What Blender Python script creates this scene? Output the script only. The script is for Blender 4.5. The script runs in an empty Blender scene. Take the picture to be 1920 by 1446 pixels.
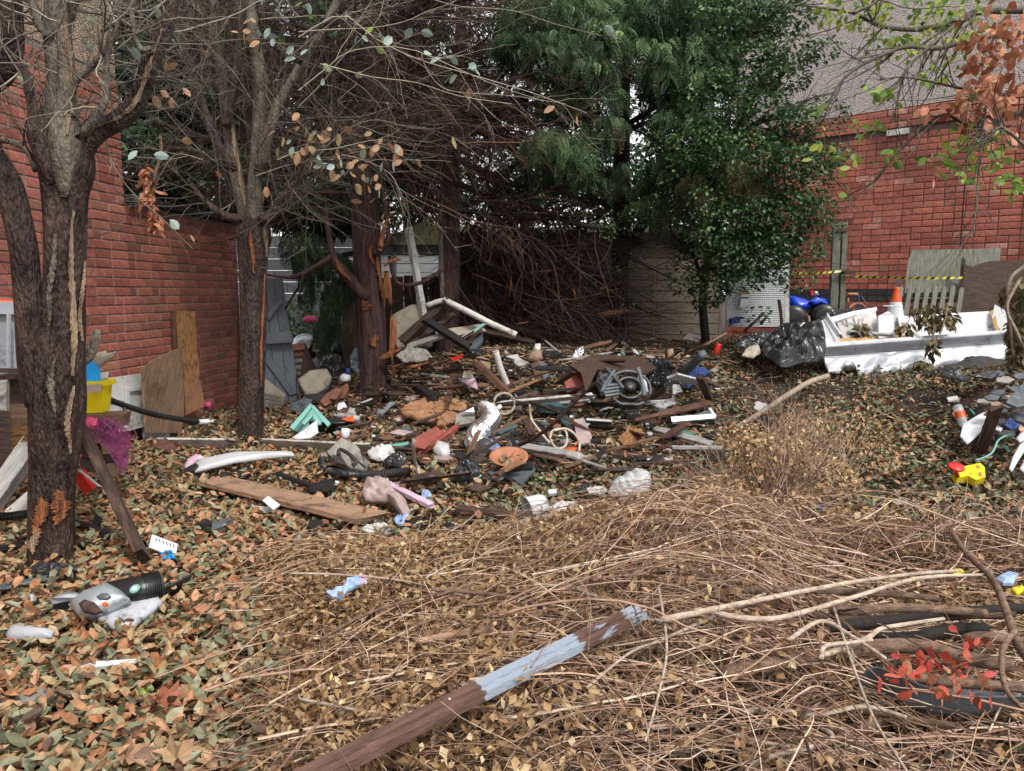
import bpy, bmesh, math, random
import numpy as np
from mathutils import Matrix, Vector
random.seed(7); RG = np.random.default_rng(7)
sc = bpy.context.scene
C = sc.collection
# ------------------------------------------------------------ camera, world, sun, exposure
FPX = 1387.0; CX, CY = 960.0, 723.0; EYE = np.array([0.0, 0.0, 1.45])
PITCH = math.atan((CY - 550.0) / FPX)
cam = bpy.data.cameras.new('camera'); camo = bpy.data.objects.new('camera', cam); C.objects.link(camo)
cam.sensor_width = 36; cam.lens = 36 * FPX / 1920; cam.clip_end = 500; cam.clip_start = .05
camo.location = EYE; camo.rotation_euler = (math.pi/2 - PITCH, 0, 0); sc.camera = camo
w = bpy.data.worlds.new('World'); sc.world = w; w.use_nodes = True
nt = w.node_tree; bg = nt.nodes['Background']
sky = nt.nodes.new('ShaderNodeTexSky'); sky.sky_type = 'NISHITA'; sky.sun_disc = False
SUN_EL, SUN_AZ = math.radians(52), math.radians(150)      # azimuth of the light, clockwise from +Y
sky.sun_elevation = SUN_EL; sky.sun_rotation = SUN_AZ; sky.dust_density = 3; sky.air_density = 1.2
hs = nt.nodes.new('ShaderNodeHueSaturation'); hs.inputs['Saturation'].default_value = .16
mx = nt.nodes.new('ShaderNodeMix'); mx.data_type = 'RGBA'; mx.inputs[0].default_value = .55
mx.inputs[7].default_value = (9.3, 9.2, 9.25, 1)            # even cloud deck over the clear sky
nt.links.new(sky.outputs[0], hs.inputs['Color']); nt.links.new(hs.outputs[0], mx.inputs[6])
nt.links.new(mx.outputs[2], bg.inputs['Color']); bg.inputs['Strength'].default_value = .10
sl = bpy.data.lights.new('sun', 'SUN'); sl.energy = 1.5; sl.angle = math.radians(10); sl.color = (1, .94, .85)
so = bpy.data.objects.new('sun', sl); C.objects.link(so)
sd = Vector((math.sin(SUN_AZ)*math.cos(SUN_EL), math.cos(SUN_AZ)*math.cos(SUN_EL), math.sin(SUN_EL)))
so.rotation_euler = sd.to_track_quat('Z', 'Y').to_euler(); so.location = (4, -6, 12)
sc.view_settings.view_transform = 'Standard'; sc.view_settings.look = 'None'
sc.view_settings.gamma = 1; sc.view_settings.use_curve_mapping = False
sc.view_settings.exposure = 1.04
sc.cycles.max_bounces = 6; sc.cycles.transparent_max_bounces = 8

# ------------------------------------------------------------ geometry helpers
cp, sp = math.cos(PITCH), math.sin(PITCH)
def rays(px, py):
    a = (np.asarray(px, float) - CX) / FPX; b = (CY - np.asarray(py, float)) / FPX
    return np.stack([a, cp + b*sp, -sp + b*cp], -1)
def proj(p):
    q = np.asarray(p, float) - EYE
    f = q[..., 1]*cp - q[..., 2]*sp; u = q[..., 1]*sp + q[..., 2]*cp
    f = np.where(np.abs(f) < 1e-6, 1e-6, f)
    return np.stack([CX + FPX*q[..., 0]/f, CY - FPX*u/f, f], -1)
def D(px, py, d):
    r = rays(px, py); return EYE + r*(d/r[..., 1:2] if r.ndim > 1 else d/r[1])
def h3(i, j, k):
    i, j, k = np.atleast_1d(i), np.atleast_1d(j), np.atleast_1d(k); n = (i*374761393 + j*668265263 + k*1442695041) & 0xffffffff
    n = ((n ^ (n >> 13))*1274126177) & 0xffffffff
    n = ((n ^ (n >> 16))*2246822519) & 0xffffffff
    return ((n ^ (n >> 15)) & 0xffff)/65535.0
def vn(p):
    p = np.asarray(p, float); i = np.floor(p).astype(np.int64); f = p - i; u = f*f*(3 - 2*f)
    r = 0
    for a in (0, 1):
        for b in (0, 1):
            for c in (0, 1):
                wt = (u[..., 0] if a else 1-u[..., 0])*(u[..., 1] if b else 1-u[..., 1])*(u[..., 2] if c else 1-u[..., 2])
                r = r + wt*h3(i[..., 0]+a, i[..., 1]+b, i[..., 2]+c)
    return r
def fbm(p, o=3):
    p = np.asarray(p, float); s = 0; a = .5
    for k in range(o): s = s + a*vn(p*(2**k) + 17.3*k); a *= .5
    return s/(1 - .5**o)
def ridge(p): return 1 - np.abs(2*vn(p) - 1)
def ss(x, a, b):
    t = np.clip((x - a)/(b - a), 0, 1); return t*t*(3 - 2*t)
def gh(x, y):
    x = np.asarray(x, float); y = np.asarray(y, float)
    r = .10 + .60*ss(x, -2.9, .3)
    z = .12 + r*ss(y, 3.7, 9.0)
    z = z + .36*np.exp(-(((x-4.35)/.85)**2 + ((y-5.9)/.9)**2))          # rubble bank at the right
    z = z + .16*np.exp(-(((x+.75)/.8)**2 + ((y-8.1)/.5)**2))            # soil heap between the conifers
    z = z + .10*np.exp(-(((x-.25)/.9)**2 + ((y-7.6)/.5)**2))
    z = z + .12*np.exp(-(((x-2.6)/.5)**2 + ((y-8.2)/.5)**2))
    p = np.stack(np.broadcast_arrays(x*1.3, y*1.3, 0*x + .5), -1)
    z = z + .07*(fbm(p, 3) - .5)*ss(np.hypot(x, y), 0, 2)
    return z
def G(px, py):
    r = rays(px, py); t = np.linspace(1.2, 16, 1500)
    P = EYE + r*t[:, None]; dz = P[:, 2] - gh(P[:, 0], P[:, 1])
    k = np.argmax(dz < 0)
    if dz[k] >= 0: k = len(t) - 1
    a = dz[k-1]/(dz[k-1] - dz[k] + 1e-9) if k else 0
    return P[k-1] + (P[k] - P[k-1])*a
def at(p, lift=0.0):
    if len(p) > 2 and p[2]: return D(p[0], p[1], p[2]) + np.array([0, 0, lift])
    g = G(p[0], p[1]); v = g - EYE; return EYE + v*((EYE[2]-lift-g[2])/(EYE[2]-g[2]))
def S(p): return at(p)[1]/FPX                     # metres per photo pixel at that spot

WL = {}
def mk(name, V, F, m, parent=None, loc=None, R=None, rnd=None, smooth=False):
    """V in world space unless R is given (then V is local to loc with axes R)"""
    V = np.asarray(V, float)
    if loc is None:
        loc = np.array([V[:, 0].mean(), V[:, 1].mean(), V[:, 2].min()]); V = V - loc
    elif R is None: V = V - np.asarray(loc)
    me = bpy.data.meshes.new(name)
    Fl = F if isinstance(F, list) and len(F) and isinstance(F[0], np.ndarray) and F[0].ndim == 2 else ([F] if isinstance(F, np.ndarray) else None)
    if Fl is None: me.from_pydata(V.tolist(), [], [tuple(f) for f in F])
    else:
        nl = sum(f.size for f in Fl); nf = sum(len(f) for f in Fl)
        me.vertices.add(len(V)); me.vertices.foreach_set('co', V.astype(np.float32).ravel())
        me.loops.add(nl); me.loops.foreach_set('vertex_index', np.concatenate([f.ravel() for f in Fl]).astype(np.int32))
        me.polygons.add(nf)
        tot = np.concatenate([np.full(len(f), f.shape[1]) for f in Fl]).astype(np.int32)
        st = np.concatenate([[0], np.cumsum(tot)[:-1]]).astype(np.int32)
        me.polygons.foreach_set('loop_start', st)
        me.update(calc_edges=True)
    if rnd is not None:
        at_ = me.attributes.new('rnd', 'FLOAT', 'POINT'); at_.data.foreach_set('value', np.asarray(rnd, np.float32))
    me.polygons.foreach_set('use_smooth', np.full(len(me.polygons), bool(smooth)))
    me.validate()
    if m is not None: me.materials.append(m)
    return lk(name, me, parent, loc, R)
def lk(name, me, parent=None, loc=(0, 0, 0), R=None):
    o = bpy.data.objects.new(name, me); C.objects.link(o)
    wl = np.asarray(loc, float); rel = wl - (WL[parent.name] if parent else 0)
    M = Matrix.Translation(Vector(rel))
    if R is not None: M = M @ Matrix([[*map(float, r)] for r in R]).to_4x4()
    if parent: o.parent = parent
    o.matrix_basis = M; WL[o.name] = wl
    return o
def tag(o, label, cat, group=None, kind=None):
    if label: o['label'] = label
    if cat: o['category'] = cat
    if group: o['group'] = group
    if kind or cat: o['kind'] = kind or 'thing'
    return o
def thing(name, label, cat, loc, group=None):
    o = bpy.data.objects.new(name, None); C.objects.link(o); o.location = [float(v) for v in loc]; o.empty_display_size = .1
    WL[o.name] = np.asarray(loc, float); return tag(o, label, cat, group)

def rotz(V, a, c=(0, 0, 0)):
    V = np.asarray(V, float) - c; ca, sa = math.cos(a), math.sin(a)
    return np.stack([V[..., 0]*ca - V[..., 1]*sa, V[..., 0]*sa + V[..., 1]*ca, V[..., 2]], -1) + c
def frame_of(t):
    t = t/np.linalg.norm(t, axis=-1, keepdims=True)
    up = np.where(np.abs(t[..., 2:3]) > .92, np.array([0., 1, 0]), np.array([0., 0, 1]))
    u = np.cross(t, up); u /= np.linalg.norm(u, axis=-1, keepdims=True); v = np.cross(u, t); return u, v
def tube_batch(P, R, sides=3):
    """P (N,K,3), R (N,K) -> verts, quads"""
    P = np.asarray(P, float); R = np.asarray(R, float); N, K = R.shape
    T = np.gradient(P, axis=1); u, v = frame_of(T + 1e-9)
    a = np.arange(sides)/sides*2*math.pi
    V = P[:, :, None, :] + R[:, :, None, None]*(u[:, :, None, :]*np.cos(a)[:, None] + v[:, :, None, :]*np.sin(a)[:, None])
    b = np.arange(N)[:, None, None]*K*sides + np.arange(K-1)[None, :, None]*sides + np.arange(sides)[None, None, :]
    nx = np.arange(N)[:, None, None]*K*sides + np.arange(K-1)[None, :, None]*sides + ((np.arange(sides)+1) % sides)[None, None, :]
    F = np.stack([b, nx, nx+sides, b+sides], -1).reshape(-1, 4)
    return V.reshape(-1, 3), F
def smooth_path(pts, n):
    pts = np.asarray(pts, float); k = len(pts)
    t = np.linspace(0, k-1, n); i = np.clip(np.floor(t).astype(int), 0, k-2); f = (t - i)[:, None]
    g = lambda j: pts[np.clip(j, 0, k-1)]
    p0, p1, p2, p3 = g(i-1), g(i), g(i+1), g(i+2)
    return .5*(2*p1 + (p2-p0)*f + (2*p0-5*p1+4*p2-p3)*f*f + (3*p1-p0-3*p2+p3)*f**3)
def limb(pts, n=24, sides=10, bark=.12, seed=0, caps=True, freq=7.0):
    """pts rows x,y,z,r. Returns verts, faces list; surface roughened like bark"""
    Q = smooth_path(pts, n); P, R = Q[:, :3], np.maximum(Q[:, 3], .0008)
    T = np.gradient(P, axis=0); u, v = frame_of(T)
    for i in range(1, n):                                  # parallel transport
        t = T[i]/np.linalg.norm(T[i]); uu = u[i-1] - t*np.dot(u[i-1], t); u[i] = uu/np.linalg.norm(uu); v[i] = np.cross(t, u[i])
    a = np.arange(sides)/sides*2*math.pi
    L = np.concatenate([[0], np.cumsum(np.linalg.norm(np.diff(P, axis=0), axis=1))])
    ca, sa = np.cos(a)[None, :], np.sin(a)[None, :]
    q = np.stack([ca*2.0 + 0*L[:, None] + seed, sa*2.0 + 0*L[:, None], 0*ca + L[:, None]*.11/max(R.max(), .02)*freq/7], -1)
    q = q + .5*np.stack([fbm(q*1.3+9, 2)]*3, -1)
    dr = 1 + bark*1.1*(2*fbm(q*1.0, 3) - 1) + bark*.75*(ridge(q*np.array([2.6, 2.6, .9]) + 5) - .5) + bark*.45*(ridge(q*np.array([5.5, 5.5, 2.2]) + 15) - .5)
    dr = dr*(1 - bark*.85)
    V = P[:, None, :] + (R[:, None]*dr)[..., None]*(u[:, None, :]*np.cos(a)[None, :, None] + v[:, None, :]*np.sin(a)[None, :, None])
    V = V.reshape(-1, 3)
    i = np.arange(n-1)[:, None]*sides; j = np.arange(sides)[None, :]
    F = np.stack([i+j, i+(j+1) % sides, i+sides+(j+1) % sides, i+sides+j], -1).reshape(-1, 4).tolist()
    if caps: F.append(list(range(sides))[::-1]); F.append([(n-1)*sides + k for k in range(sides)])
    return V, F
def join(parts):
    Vs, Fs, o = [], [], 0
    for V, F in parts:
        Vs.append(np.asarray(V, float)); Fs += [[int(x)+o for x in f] for f in F]; o += len(V)
    return np.concatenate(Vs), Fs
def boxv(c, s, R=None):
    s = np.asarray(s)/2.0
    V = np.array([[x, y, z] for x in (-1, 1) for y in (-1, 1) for z in (-1, 1)])*s
    if R is not None: V = V @ np.asarray(R).T
    return V + np.asarray(c), [[0, 1, 3, 2], [4, 6, 7, 5], [0, 4, 5, 1], [2, 3, 7, 6], [0, 2, 6, 4], [1, 5, 7, 3]]
def bbox(c, s, bev=.004, R=None):
    bm = bmesh.new(); bmesh.ops.create_cube(bm, size=1)
    bmesh.ops.scale(bm, vec=s, verts=bm.verts)
    bmesh.ops.bevel(bm, geom=list(bm.edges), offset=min(bev, min(s)*.4), segments=1, affect='EDGES')
    bm.verts.ensure_lookup_table(); V = np.array([v.co[:] for v in bm.verts]); F = [[v.index for v in f.verts] for f in bm.faces]; bm.free()
    if R is not None: V = V @ np.asarray(R).T
    return V + np.asarray(c), F
def lathe(prof, n=20, c=(0, 0, 0), axis=None):
    """prof rows r,z"""
    prof = np.asarray(prof, float); a = np.arange(n)/n*2*math.pi; k = len(prof)
    V = np.stack([prof[:, 0:1]*np.cos(a), prof[:, 0:1]*np.sin(a), prof[:, 1:2] + 0*a], -1).reshape(-1, 3)
    if axis is not None:
        ax = np.asarray(axis, float); ax = ax/np.linalg.norm(ax); u, v = frame_of(ax[None]); V = V @ np.stack([u[0], v[0], ax])
    F = [[i*n+j, i*n+(j+1) % n, (i+1)*n+(j+1) % n, (i+1)*n+j] for i in range(k-1) for j in range(n)]
    return V + np.asarray(c), F
def scatter(tv, tf, M, off, rnd=None):
    """instances a template; M (N,3,3), off (N,3)"""
    tv = np.asarray(tv, float); N = len(off)
    V = np.einsum('nij,kj->nki', M, tv) + off[:, None, :]
    Fs = [(np.asarray(f)[None] + (np.arange(N)*len(tv))[:, None, None]).reshape(-1, np.asarray(f).shape[1]) for f in tf]
    return V.reshape(-1, 3), Fs, (np.repeat(rnd, len(tv)) if rnd is not None else None)
def rotm(az, tilt, roll, s):
    """rotation matrices from azimuth, tilt (nose down/up), roll; s scale (N,) or (N,3)"""
    ca, sa, ct, st, cr, sr = np.cos(az), np.sin(az), np.cos(tilt), np.sin(tilt), np.cos(roll), np.sin(roll); o = 0*ca; l = o+1
    Rz = np.stack([ca, -sa, o, sa, ca, o, o, o, l], -1).reshape(-1, 3, 3)
    Ry = np.stack([ct, o, -st, o, l, o, st, o, ct], -1).reshape(-1, 3, 3)
    Rx = np.stack([l, o, o, o, cr, -sr, o, sr, cr], -1).reshape(-1, 3, 3)
    s = np.asarray(s); s = np.stack([s, s, s], -1) if s.ndim == 1 else s
    return Rz @ Ry @ (Rx*s[:, None, :])

# ------------------------------------------------------------ materials
MT = {}
def mat(name, c1, c2=None, rough=.7, scale=9, bump=.25, metal=0, dirt=0, dcol=(.045, .03, .02), stretch=(1, 1, 1), spec=.4, var=.12, bscale=5, alpha=1, trans=0, bd=.01):
    m = bpy.data.materials.new(name); m.use_nodes = True; n = m.node_tree; N = n.nodes; L = n.links; b = N['Principled BSDF']
    c2 = c2 or tuple(v*.62 for v in c1)
    tc = N.new('ShaderNodeTexCoord'); mp = N.new('ShaderNodeMapping'); mp.inputs['Scale'].default_value = stretch
    L.new(tc.outputs['Object'], mp.inputs[0])
    no = N.new('ShaderNodeTexNoise'); no.inputs['Scale'].default_value = scale; no.inputs['Detail'].default_value = 6; no.inputs['Roughness'].default_value = .65; L.new(mp.outputs[0], no.inputs[0])
    r = N.new('ShaderNodeValToRGB'); r.color_ramp.elements[0].position = .36; r.color_ramp.elements[1].position = .64
    r.color_ramp.elements[0].color = (*c2, 1); r.color_ramp.elements[1].color = (*c1, 1); L.new(no.outputs[0], r.inputs[0])
    col = r.outputs[0]
    oi = N.new('ShaderNodeObjectInfo'); mr = N.new('ShaderNodeMapRange'); mr.inputs[3].default_value = 1-var; mr.inputs[4].default_value = 1+var; L.new(oi.outputs['Random'], mr.inputs[0])
    hsv = N.new('ShaderNodeHueSaturation'); L.new(mr.outputs[0], hsv.inputs['Value']); L.new(col, hsv.inputs['Color']); col = hsv.outputs[0]
    dirt = max(dirt, .1) if name.split('_')[0] not in ('tape', 'glass', 'bark', 'soil') else dirt
    if dirt:
        n2 = N.new('ShaderNodeTexNoise'); n2.inputs['Scale'].default_value = scale*.55; n2.inputs['Detail'].default_value = 9; n2.inputs['Roughness'].default_value = .75; L.new(tc.outputs['Object'], n2.inputs[0])
        r2 = N.new('ShaderNodeValToRGB'); r2.color_ramp.elements[0].position = .62 - dirt*.28; r2.color_ramp.elements[1].position = .75 - dirt*.2; L.new(n2.outputs[0], r2.inputs[0])
        mxx = N.new('ShaderNodeMix'); mxx.data_type = 'RGBA'; mxx.inputs[7].default_value = (*dcol, 1); L.new(r2.outputs[0], mxx.inputs[0]); L.new(col, mxx.inputs[6]); col = mxx.outputs[2]
    L.new(col, b.inputs['Base Color']); b.inputs['Roughness'].default_value = rough; b.inputs['Metallic'].default_value = metal
    b.inputs['Specular IOR Level'].default_value = spec; b.inputs['Alpha'].default_value = alpha
    if trans: b.inputs['Transmission Weight'].default_value = trans
    if bump:
        n3 = N.new('ShaderNodeTexNoise'); n3.inputs['Scale'].default_value = scale*bscale; n3.inputs['Detail'].default_value = 4; L.new(mp.outputs[0], n3.inputs[0])
        bp = N.new('ShaderNodeBump'); bp.inputs['Strength'].default_value = bump; bp.inputs['Distance'].default_value = bd; L.new(n3.outputs[0], bp.inputs['Height']); L.new(bp.outputs[0], b.inputs['Normal'])
    MT[name] = m; return m
def mramp(name, stops, rough=.6, objrand=True, bump=0, scale=60, transl=0, spec=.35, patch=0, patchscale=1.2, patchcol=(.02, .015, .01)):
    """colour from the 'rnd' attribute (plus object random) through a ramp; for leaves, twigs and bricks"""
    m = bpy.data.materials.new(name); m.use_nodes = True; n = m.node_tree; N = n.nodes; L = n.links; b = N['Principled BSDF']
    a = N.new('ShaderNodeAttribute'); a.attribute_name = 'rnd'; f = a.outputs['Fac']
    if objrand:
        oi = N.new('ShaderNodeObjectInfo'); ad = N.new('ShaderNodeMath'); L.new(f, ad.inputs[0]); L.new(oi.outputs['Random'], ad.inputs[1])
        fr = N.new('ShaderNodeMath'); fr.operation = 'FRACT'; L.new(ad.outputs[0], fr.inputs[0]); f = fr.outputs[0]
    r = N.new('ShaderNodeValToRGB'); cr = r.color_ramp
    while len(cr.elements) < len(stops): cr.elements.new(.5)
    for e, (p, c) in zip(cr.elements, stops): e.position = p; e.color = (*c, 1)
    L.new(f, r.inputs[0]); tc = N.new('ShaderNodeTexCoord')
    no = N.new('ShaderNodeTexNoise'); no.inputs['Scale'].default_value = scale; no.inputs['Detail'].default_value = 4; L.new(tc.outputs['Object'], no.inputs[0])
    mr = N.new('ShaderNodeMapRange'); mr.inputs[1].default_value = .3; mr.inputs[2].default_value = .7; mr.inputs[3].default_value = .72; mr.inputs[4].default_value = 1.28; L.new(no.outputs[0], mr.inputs[0])
    hsv = N.new('ShaderNodeHueSaturation'); L.new(r.outputs[0], hsv.inputs['Color']); L.new(mr.outputs[0], hsv.inputs['Value']); col = hsv.outputs[0]
    if patch:
        ge = N.new('ShaderNodeNewGeometry')
        n2 = N.new('ShaderNodeTexNoise'); n2.inputs['Scale'].default_value = patchscale; n2.inputs['Detail'].default_value = 6; L.new(ge.outputs['Position'], n2.inputs[0])
        r2 = N.new('ShaderNodeMapRange'); r2.inputs[1].default_value = .5; r2.inputs[2].default_value = .68; r2.inputs[4].default_value = patch; L.new(n2.outputs[0], r2.inputs[0])
        mm = N.new('ShaderNodeMix'); mm.data_type = 'RGBA'; mm.inputs[7].default_value = (*patchcol, 1); L.new(r2.outputs[0], mm.inputs[0]); L.new(col, mm.inputs[6]); col = mm.outputs[2]
    L.new(col, b.inputs['Base Color']); b.inputs['Roughness'].default_value = rough; b.inputs['Specular IOR Level'].default_value = spec
    if bump:
        bp = N.new('ShaderNodeBump'); bp.inputs['Strength'].default_value = bump; bp.inputs['Distance'].default_value = .006; L.new(no.outputs[0], bp.inputs['Height']); L.new(bp.outputs[0], b.inputs['Normal'])
    if transl:
        tr = N.new('ShaderNodeBsdfTranslucent'); L.new(col, tr.inputs[0]); ms = N.new('ShaderNodeMixShader'); ms.inputs[0].default_value = transl
        L.new(b.outputs[0], ms.inputs[1]); L.new(tr.outputs[0], ms.inputs[2]); L.new(ms.outputs[0], N['Material Output'].inputs[0])
    MT[name] = m; return m
WD = (1, 9, 9)
mat('soil', (.042, .027, .019), (.014, .009, .0065), .95, 7, 1.0, bscale=6, bd=.02)
mat('char', (.022, .018, .018), (.008, .007, .007), .6, 14, .8, stretch=WD)
mat('wood_dark', (.105, .058, .040), (.020, .013, .011), .6, 8, .7, stretch=WD)
mat('wood_brown', (.21, .115, .07), (.09, .05, .032), .6, 7, .5, stretch=WD, dirt=.3)
mat('wood_brown2', (.16, .085, .065), (.075, .042, .034), .6, 8, .5, stretch=WD)
mat('wood_fresh', (.42, .27, .18), (.25, .15, .10), .65, 8, .35, stretch=WD, dirt=.35)
mat('wood_orange', (.30, .135, .06), (.13, .06, .035), .65, 9, .5, stretch=WD, dirt=.3)
mat('osb', (.34, .17, .06), (.10, .045, .018), .75, 14, .6, stretch=(1, 3.5, 1), dirt=.3)
mat('ply', (.26, .17, .11), (.12, .07, .045), .65, 5, .3, stretch=WD, dirt=.35)
mat('wood_grey', (.40, .39, .38), (.22, .21, .20), .7, 8, .4, stretch=WD, dirt=.35)
mat('wood_white', (.66, .64, .61), (.48, .46, .43), .6, 9, .3, stretch=WD, dirt=.35)
mat('wood_green', (.19, .195, .16), (.085, .085, .07), .85, 6, .5, stretch=WD, dirt=.3, dcol=(.10, .13, .06))
mat('red_paint', (.30, .075, .055), (.19, .045, .035), .55, 8, .3, dirt=.35)
mat('red_plastic', (.62, .03, .02), (.45, .02, .015), .35, 5, .05, dirt=.1)
mat('orange_plastic', (.72, .12, .03), (.55, .08, .02), .4, 5, .05, dirt=.1)
mat('terracotta', (.42, .17, .09), (.28, .11, .06), .6, 8, .1, dirt=.15)
mat('white', (.58, .57, .56), (.44, .43, .42), .5, 6, .15, dirt=.42)
mat('white_clean', (.62, .64, .67), (.52, .54, .57), .4, 6, .05, dirt=.2)
mat('cloth_white', (.62, .60, .59), (.42, .40, .40), .85, 9, .3, dirt=.35)
mat('grey_plastic', (.42, .44, .48), (.33, .35, .39), .4, 6, .08, dirt=.22)
mat('slate', (.12, .14, .16), (.06, .07, .085), .45, 7, .3, dirt=.2)
mat('door_paint', (.19, .215, .25), (.11, .13, .155), .6, 9, .4, stretch=WD, dirt=.15)
mat('black_plastic', (.020, .021, .024), (.012, .012, .014), .35, 9, .2, spec=.5)
mat('black_bag', (.028, .030, .035), (.014, .015, .018), .28, 9, .35, spec=.6)
mat('black_cloth', (.045, .043, .045), (.022, .021, .022), .9, 9, .4, dirt=.15)
mat('teal_plastic', (.19, .42, .38), (.14, .34, .31), .4, 5, .05, dirt=.15)
mat('teal_dark', (.02, .25, .20), None, .5, 9, .1)
mat('teal_cloth', (.045, .085, .095), (.022, .045, .052), .85, 11, .5, dirt=.2)
mat('blue_cloth', (.035, .075, .28), (.018, .035, .14), .7, 9, .3, dirt=.1)
mat('blue_bright', (.01, .30, .72), (.01, .22, .58), .45, 6, .1)
mat('blue_pale', (.35, .48, .70), (.25, .36, .58), .5, 9, .2, dirt=.25)
mat('yellow', (.78, .62, .01), (.66, .50, .01), .4, 7, .05, dirt=.28)
mat('pink_cloth', (.40, .31, .30), (.25, .19, .185), .9, 9, .35, dirt=.25)
mat('pink', (.62, .08, .20), (.45, .05, .14), .6, 8, .2, dirt=.1)
mat('lilac', (.60, .44, .56), (.50, .36, .46), .6, 8, .1, dirt=.1)
mat('purple', (.28, .05, .16), (.12, .02, .07), .7, 16, .6)
mat('beige', (.46, .41, .33), (.30, .26, .20), .8, 7, .25, dirt=.3)
mat('tan_stone', (.33, .22, .15), (.20, .13, .09), .85, 8, .5, dirt=.3)
mat('stone_grey', (.30, .29, .26), (.18, .17, .155), .9, 9, .5, dirt=.35)
mat('concrete', (.20, .165, .13), (.12, .10, .078), .85, 3, .4, bscale=12, dirt=.3, dcol=(.055, .06, .028))
mat('sandstone', (.38, .20, .10), (.21, .10, .055), .8, 7, .7, dirt=.25)
mat('brick_loose', (.24, .105, .07), (.14, .06, .042), .9, 12, .5, dirt=.2)
mat('foil', (.80, .81, .83), (.62, .63, .66), .28, 22, .35, metal=.95, bscale=1.5, var=.03)
mat('silver', (.58, .60, .64), (.46, .48, .52), .34, 5, .05, metal=.5, var=.02, spec=.6)
mat('steel_grey', (.26, .275, .30), (.18, .19, .21), .38, 5, .05, metal=.5, var=.02, dirt=.2)
mat('galv', (.42, .47, .50), (.30, .34, .37), .4, 6, .1, metal=.5, dirt=.2)
mat('rust', (.13, .062, .042), (.06, .028, .02), .85, 14, .4, dirt=.2)
mat('foam', (.62, .42, .17), (.42, .26, .10), .9, 14, .7, dirt=.2)
mat('hose_beige', (.50, .44, .36), (.38, .33, .27), .5, 5, .05, dirt=.1)
mat('quad_blue', (.015, .07, .60), (.01, .05, .48), .25, 4, 0)
mat('tape_yellow', (.75, .68, .05), (.68, .6, .04), .4, 5, 0); mat('tape_black', (.015, .015, .015), None, .4, 5, 0)
mat('glass_green', (.02, .16, .08), (.02, .12, .06), .1, 5, 0, spec=.8)
mat('clear', (.72, .74, .78), (.60, .62, .66), .22, 9, .4, alpha=.5, var=.02)
mat('clear_thin', (.75, .78, .82), (.6, .63, .68), .2, 9, .3, alpha=.45, var=.02)
mat('roof_moss', (.070, .075, .035), (.04, .042, .03), .9, 6, .6)
mat('shed_grey', (.40, .42, .45), (.30, .32, .35), .6, 5, .2, stretch=(1, 1, 6), dirt=.2)
mat('far_white', (.62, .64, .68), (.50, .52, .56), .7, 5, .2, dirt=.15)
mat('mortar', (.27, .22, .20), (.15, .12, .10), .95, 14, .6)
mat('mortar_dark', (.15, .085, .07), (.09, .055, .048), .95, 14, .6)
mat('steel_blue', (.30, .36, .45), (.22, .27, .35), .55, 9, .3, stretch=WD, dirt=.3)
mat('bark', (.105, .066, .054), (.018, .011, .011), .45, 3.2, 1.0, stretch=(6, 6, 1.6), bscale=5, bd=.035, dirt=.22, dcol=(.15, .115, .095))
mat('bark_grey', (.20, .175, .14), (.06, .052, .040), .5, 5, .9, stretch=(4, 4, 1.5), dirt=.3, dcol=(.06, .065, .025), bscale=5, bd=.02)
mat('bark_red', (.115, .058, .052), (.022, .011, .011), .7, 4, 1.0, stretch=(8, 8, 1.2), bscale=4, bd=.03)
mat('bark_black', (.020, .015, .013), (.008, .006, .005), .8, 7, .7, stretch=(7, 7, 1), bscale=3)
mat('bare_pale', (.50, .36, .24), (.15, .09, .062), .6, 4, 1.0, stretch=(9, 9, 1.2), bd=.02, dirt=.2)
mat('bare_orange', (.46, .17, .06), (.10, .035, .02), .6, 4.5, 1.0, stretch=(9, 9, 1.3), bd=.02, dirt=.25)
mat('branch_pale', (.50, .41, .33), (.24, .18, .13), .7, 10, .5, stretch=(2, 6, 6))
mat('branch_brown', (.26, .17, .115), (.085, .05, .034), .75, 10, .7, stretch=(2, 6, 6))
def bag(c, s): pass
# ------------------------------------------------------------ leaf, twig and brick materials
mramp('litter_leaf', [(0, (.075, .085, .045)), (.18, (.15, .165, .095)), (.40, (.24, .245, .16)), (.51, (.30, .235, .125)), (.60, (.36, .25, .135)), (.72, (.44, .235, .125)), (.82, (.36, .15, .07)), (.92, (.15, .085, .055)), (1, (.055, .032, .022))], rough=.45, objrand=True, scale=45, spec=.45, transl=.08)
mramp('dry_leaf', [(0, (.085, .045, .022)), (.3, (.20, .115, .055)), (.6, (.33, .205, .10)), (.88, (.46, .33, .18)), (1, (.62, .50, .31))], rough=.6, objrand=False, scale=40, transl=.12)
mramp('twig', [(0, (.035, .022, .017)), (.2, (.10, .058, .040)), (.45, (.28, .165, .112)), (.72, (.46, .31, .22)), (1, (.68, .54, .42))], rough=.7, objrand=False, scale=30)
mramp('grey_twig', [(0, (.045, .038, .032)), (.5, (.13, .11, .09)), (.85, (.26, .24, .19)), (1, (.40, .37, .29))], rough=.6, objrand=False, scale=20)
mramp('dead_needle', [(0, (.018, .010, .009)), (.45, (.055, .028, .023)), (.8, (.12, .060, .047)), (1, (.22, .12, .085))], rough=.8, objrand=False, scale=20)
mramp('green_spray', [(0, (.016, .034, .016)), (.4, (.045, .090, .042)), (.75, (.11, .19, .08)), (1, (.24, .33, .12))], rough=.55, objrand=False, scale=20, transl=.2)  # yellow-green end stop paints the lit highlights on the fronds
mramp('holly', [(0, (.022, .050, .024)), (.5, (.060, .120, .050)), (.85, (.13, .22, .08)), (1, (.20, .30, .09))], rough=.42, objrand=False, scale=20, spec=.5, transl=.25)
mramp('lime_leaf', [(0, (.10, .19, .04)), (.5, (.22, .34, .06)), (1, (.42, .47, .10))], rough=.5, objrand=True, scale=20, transl=.35)
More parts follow.
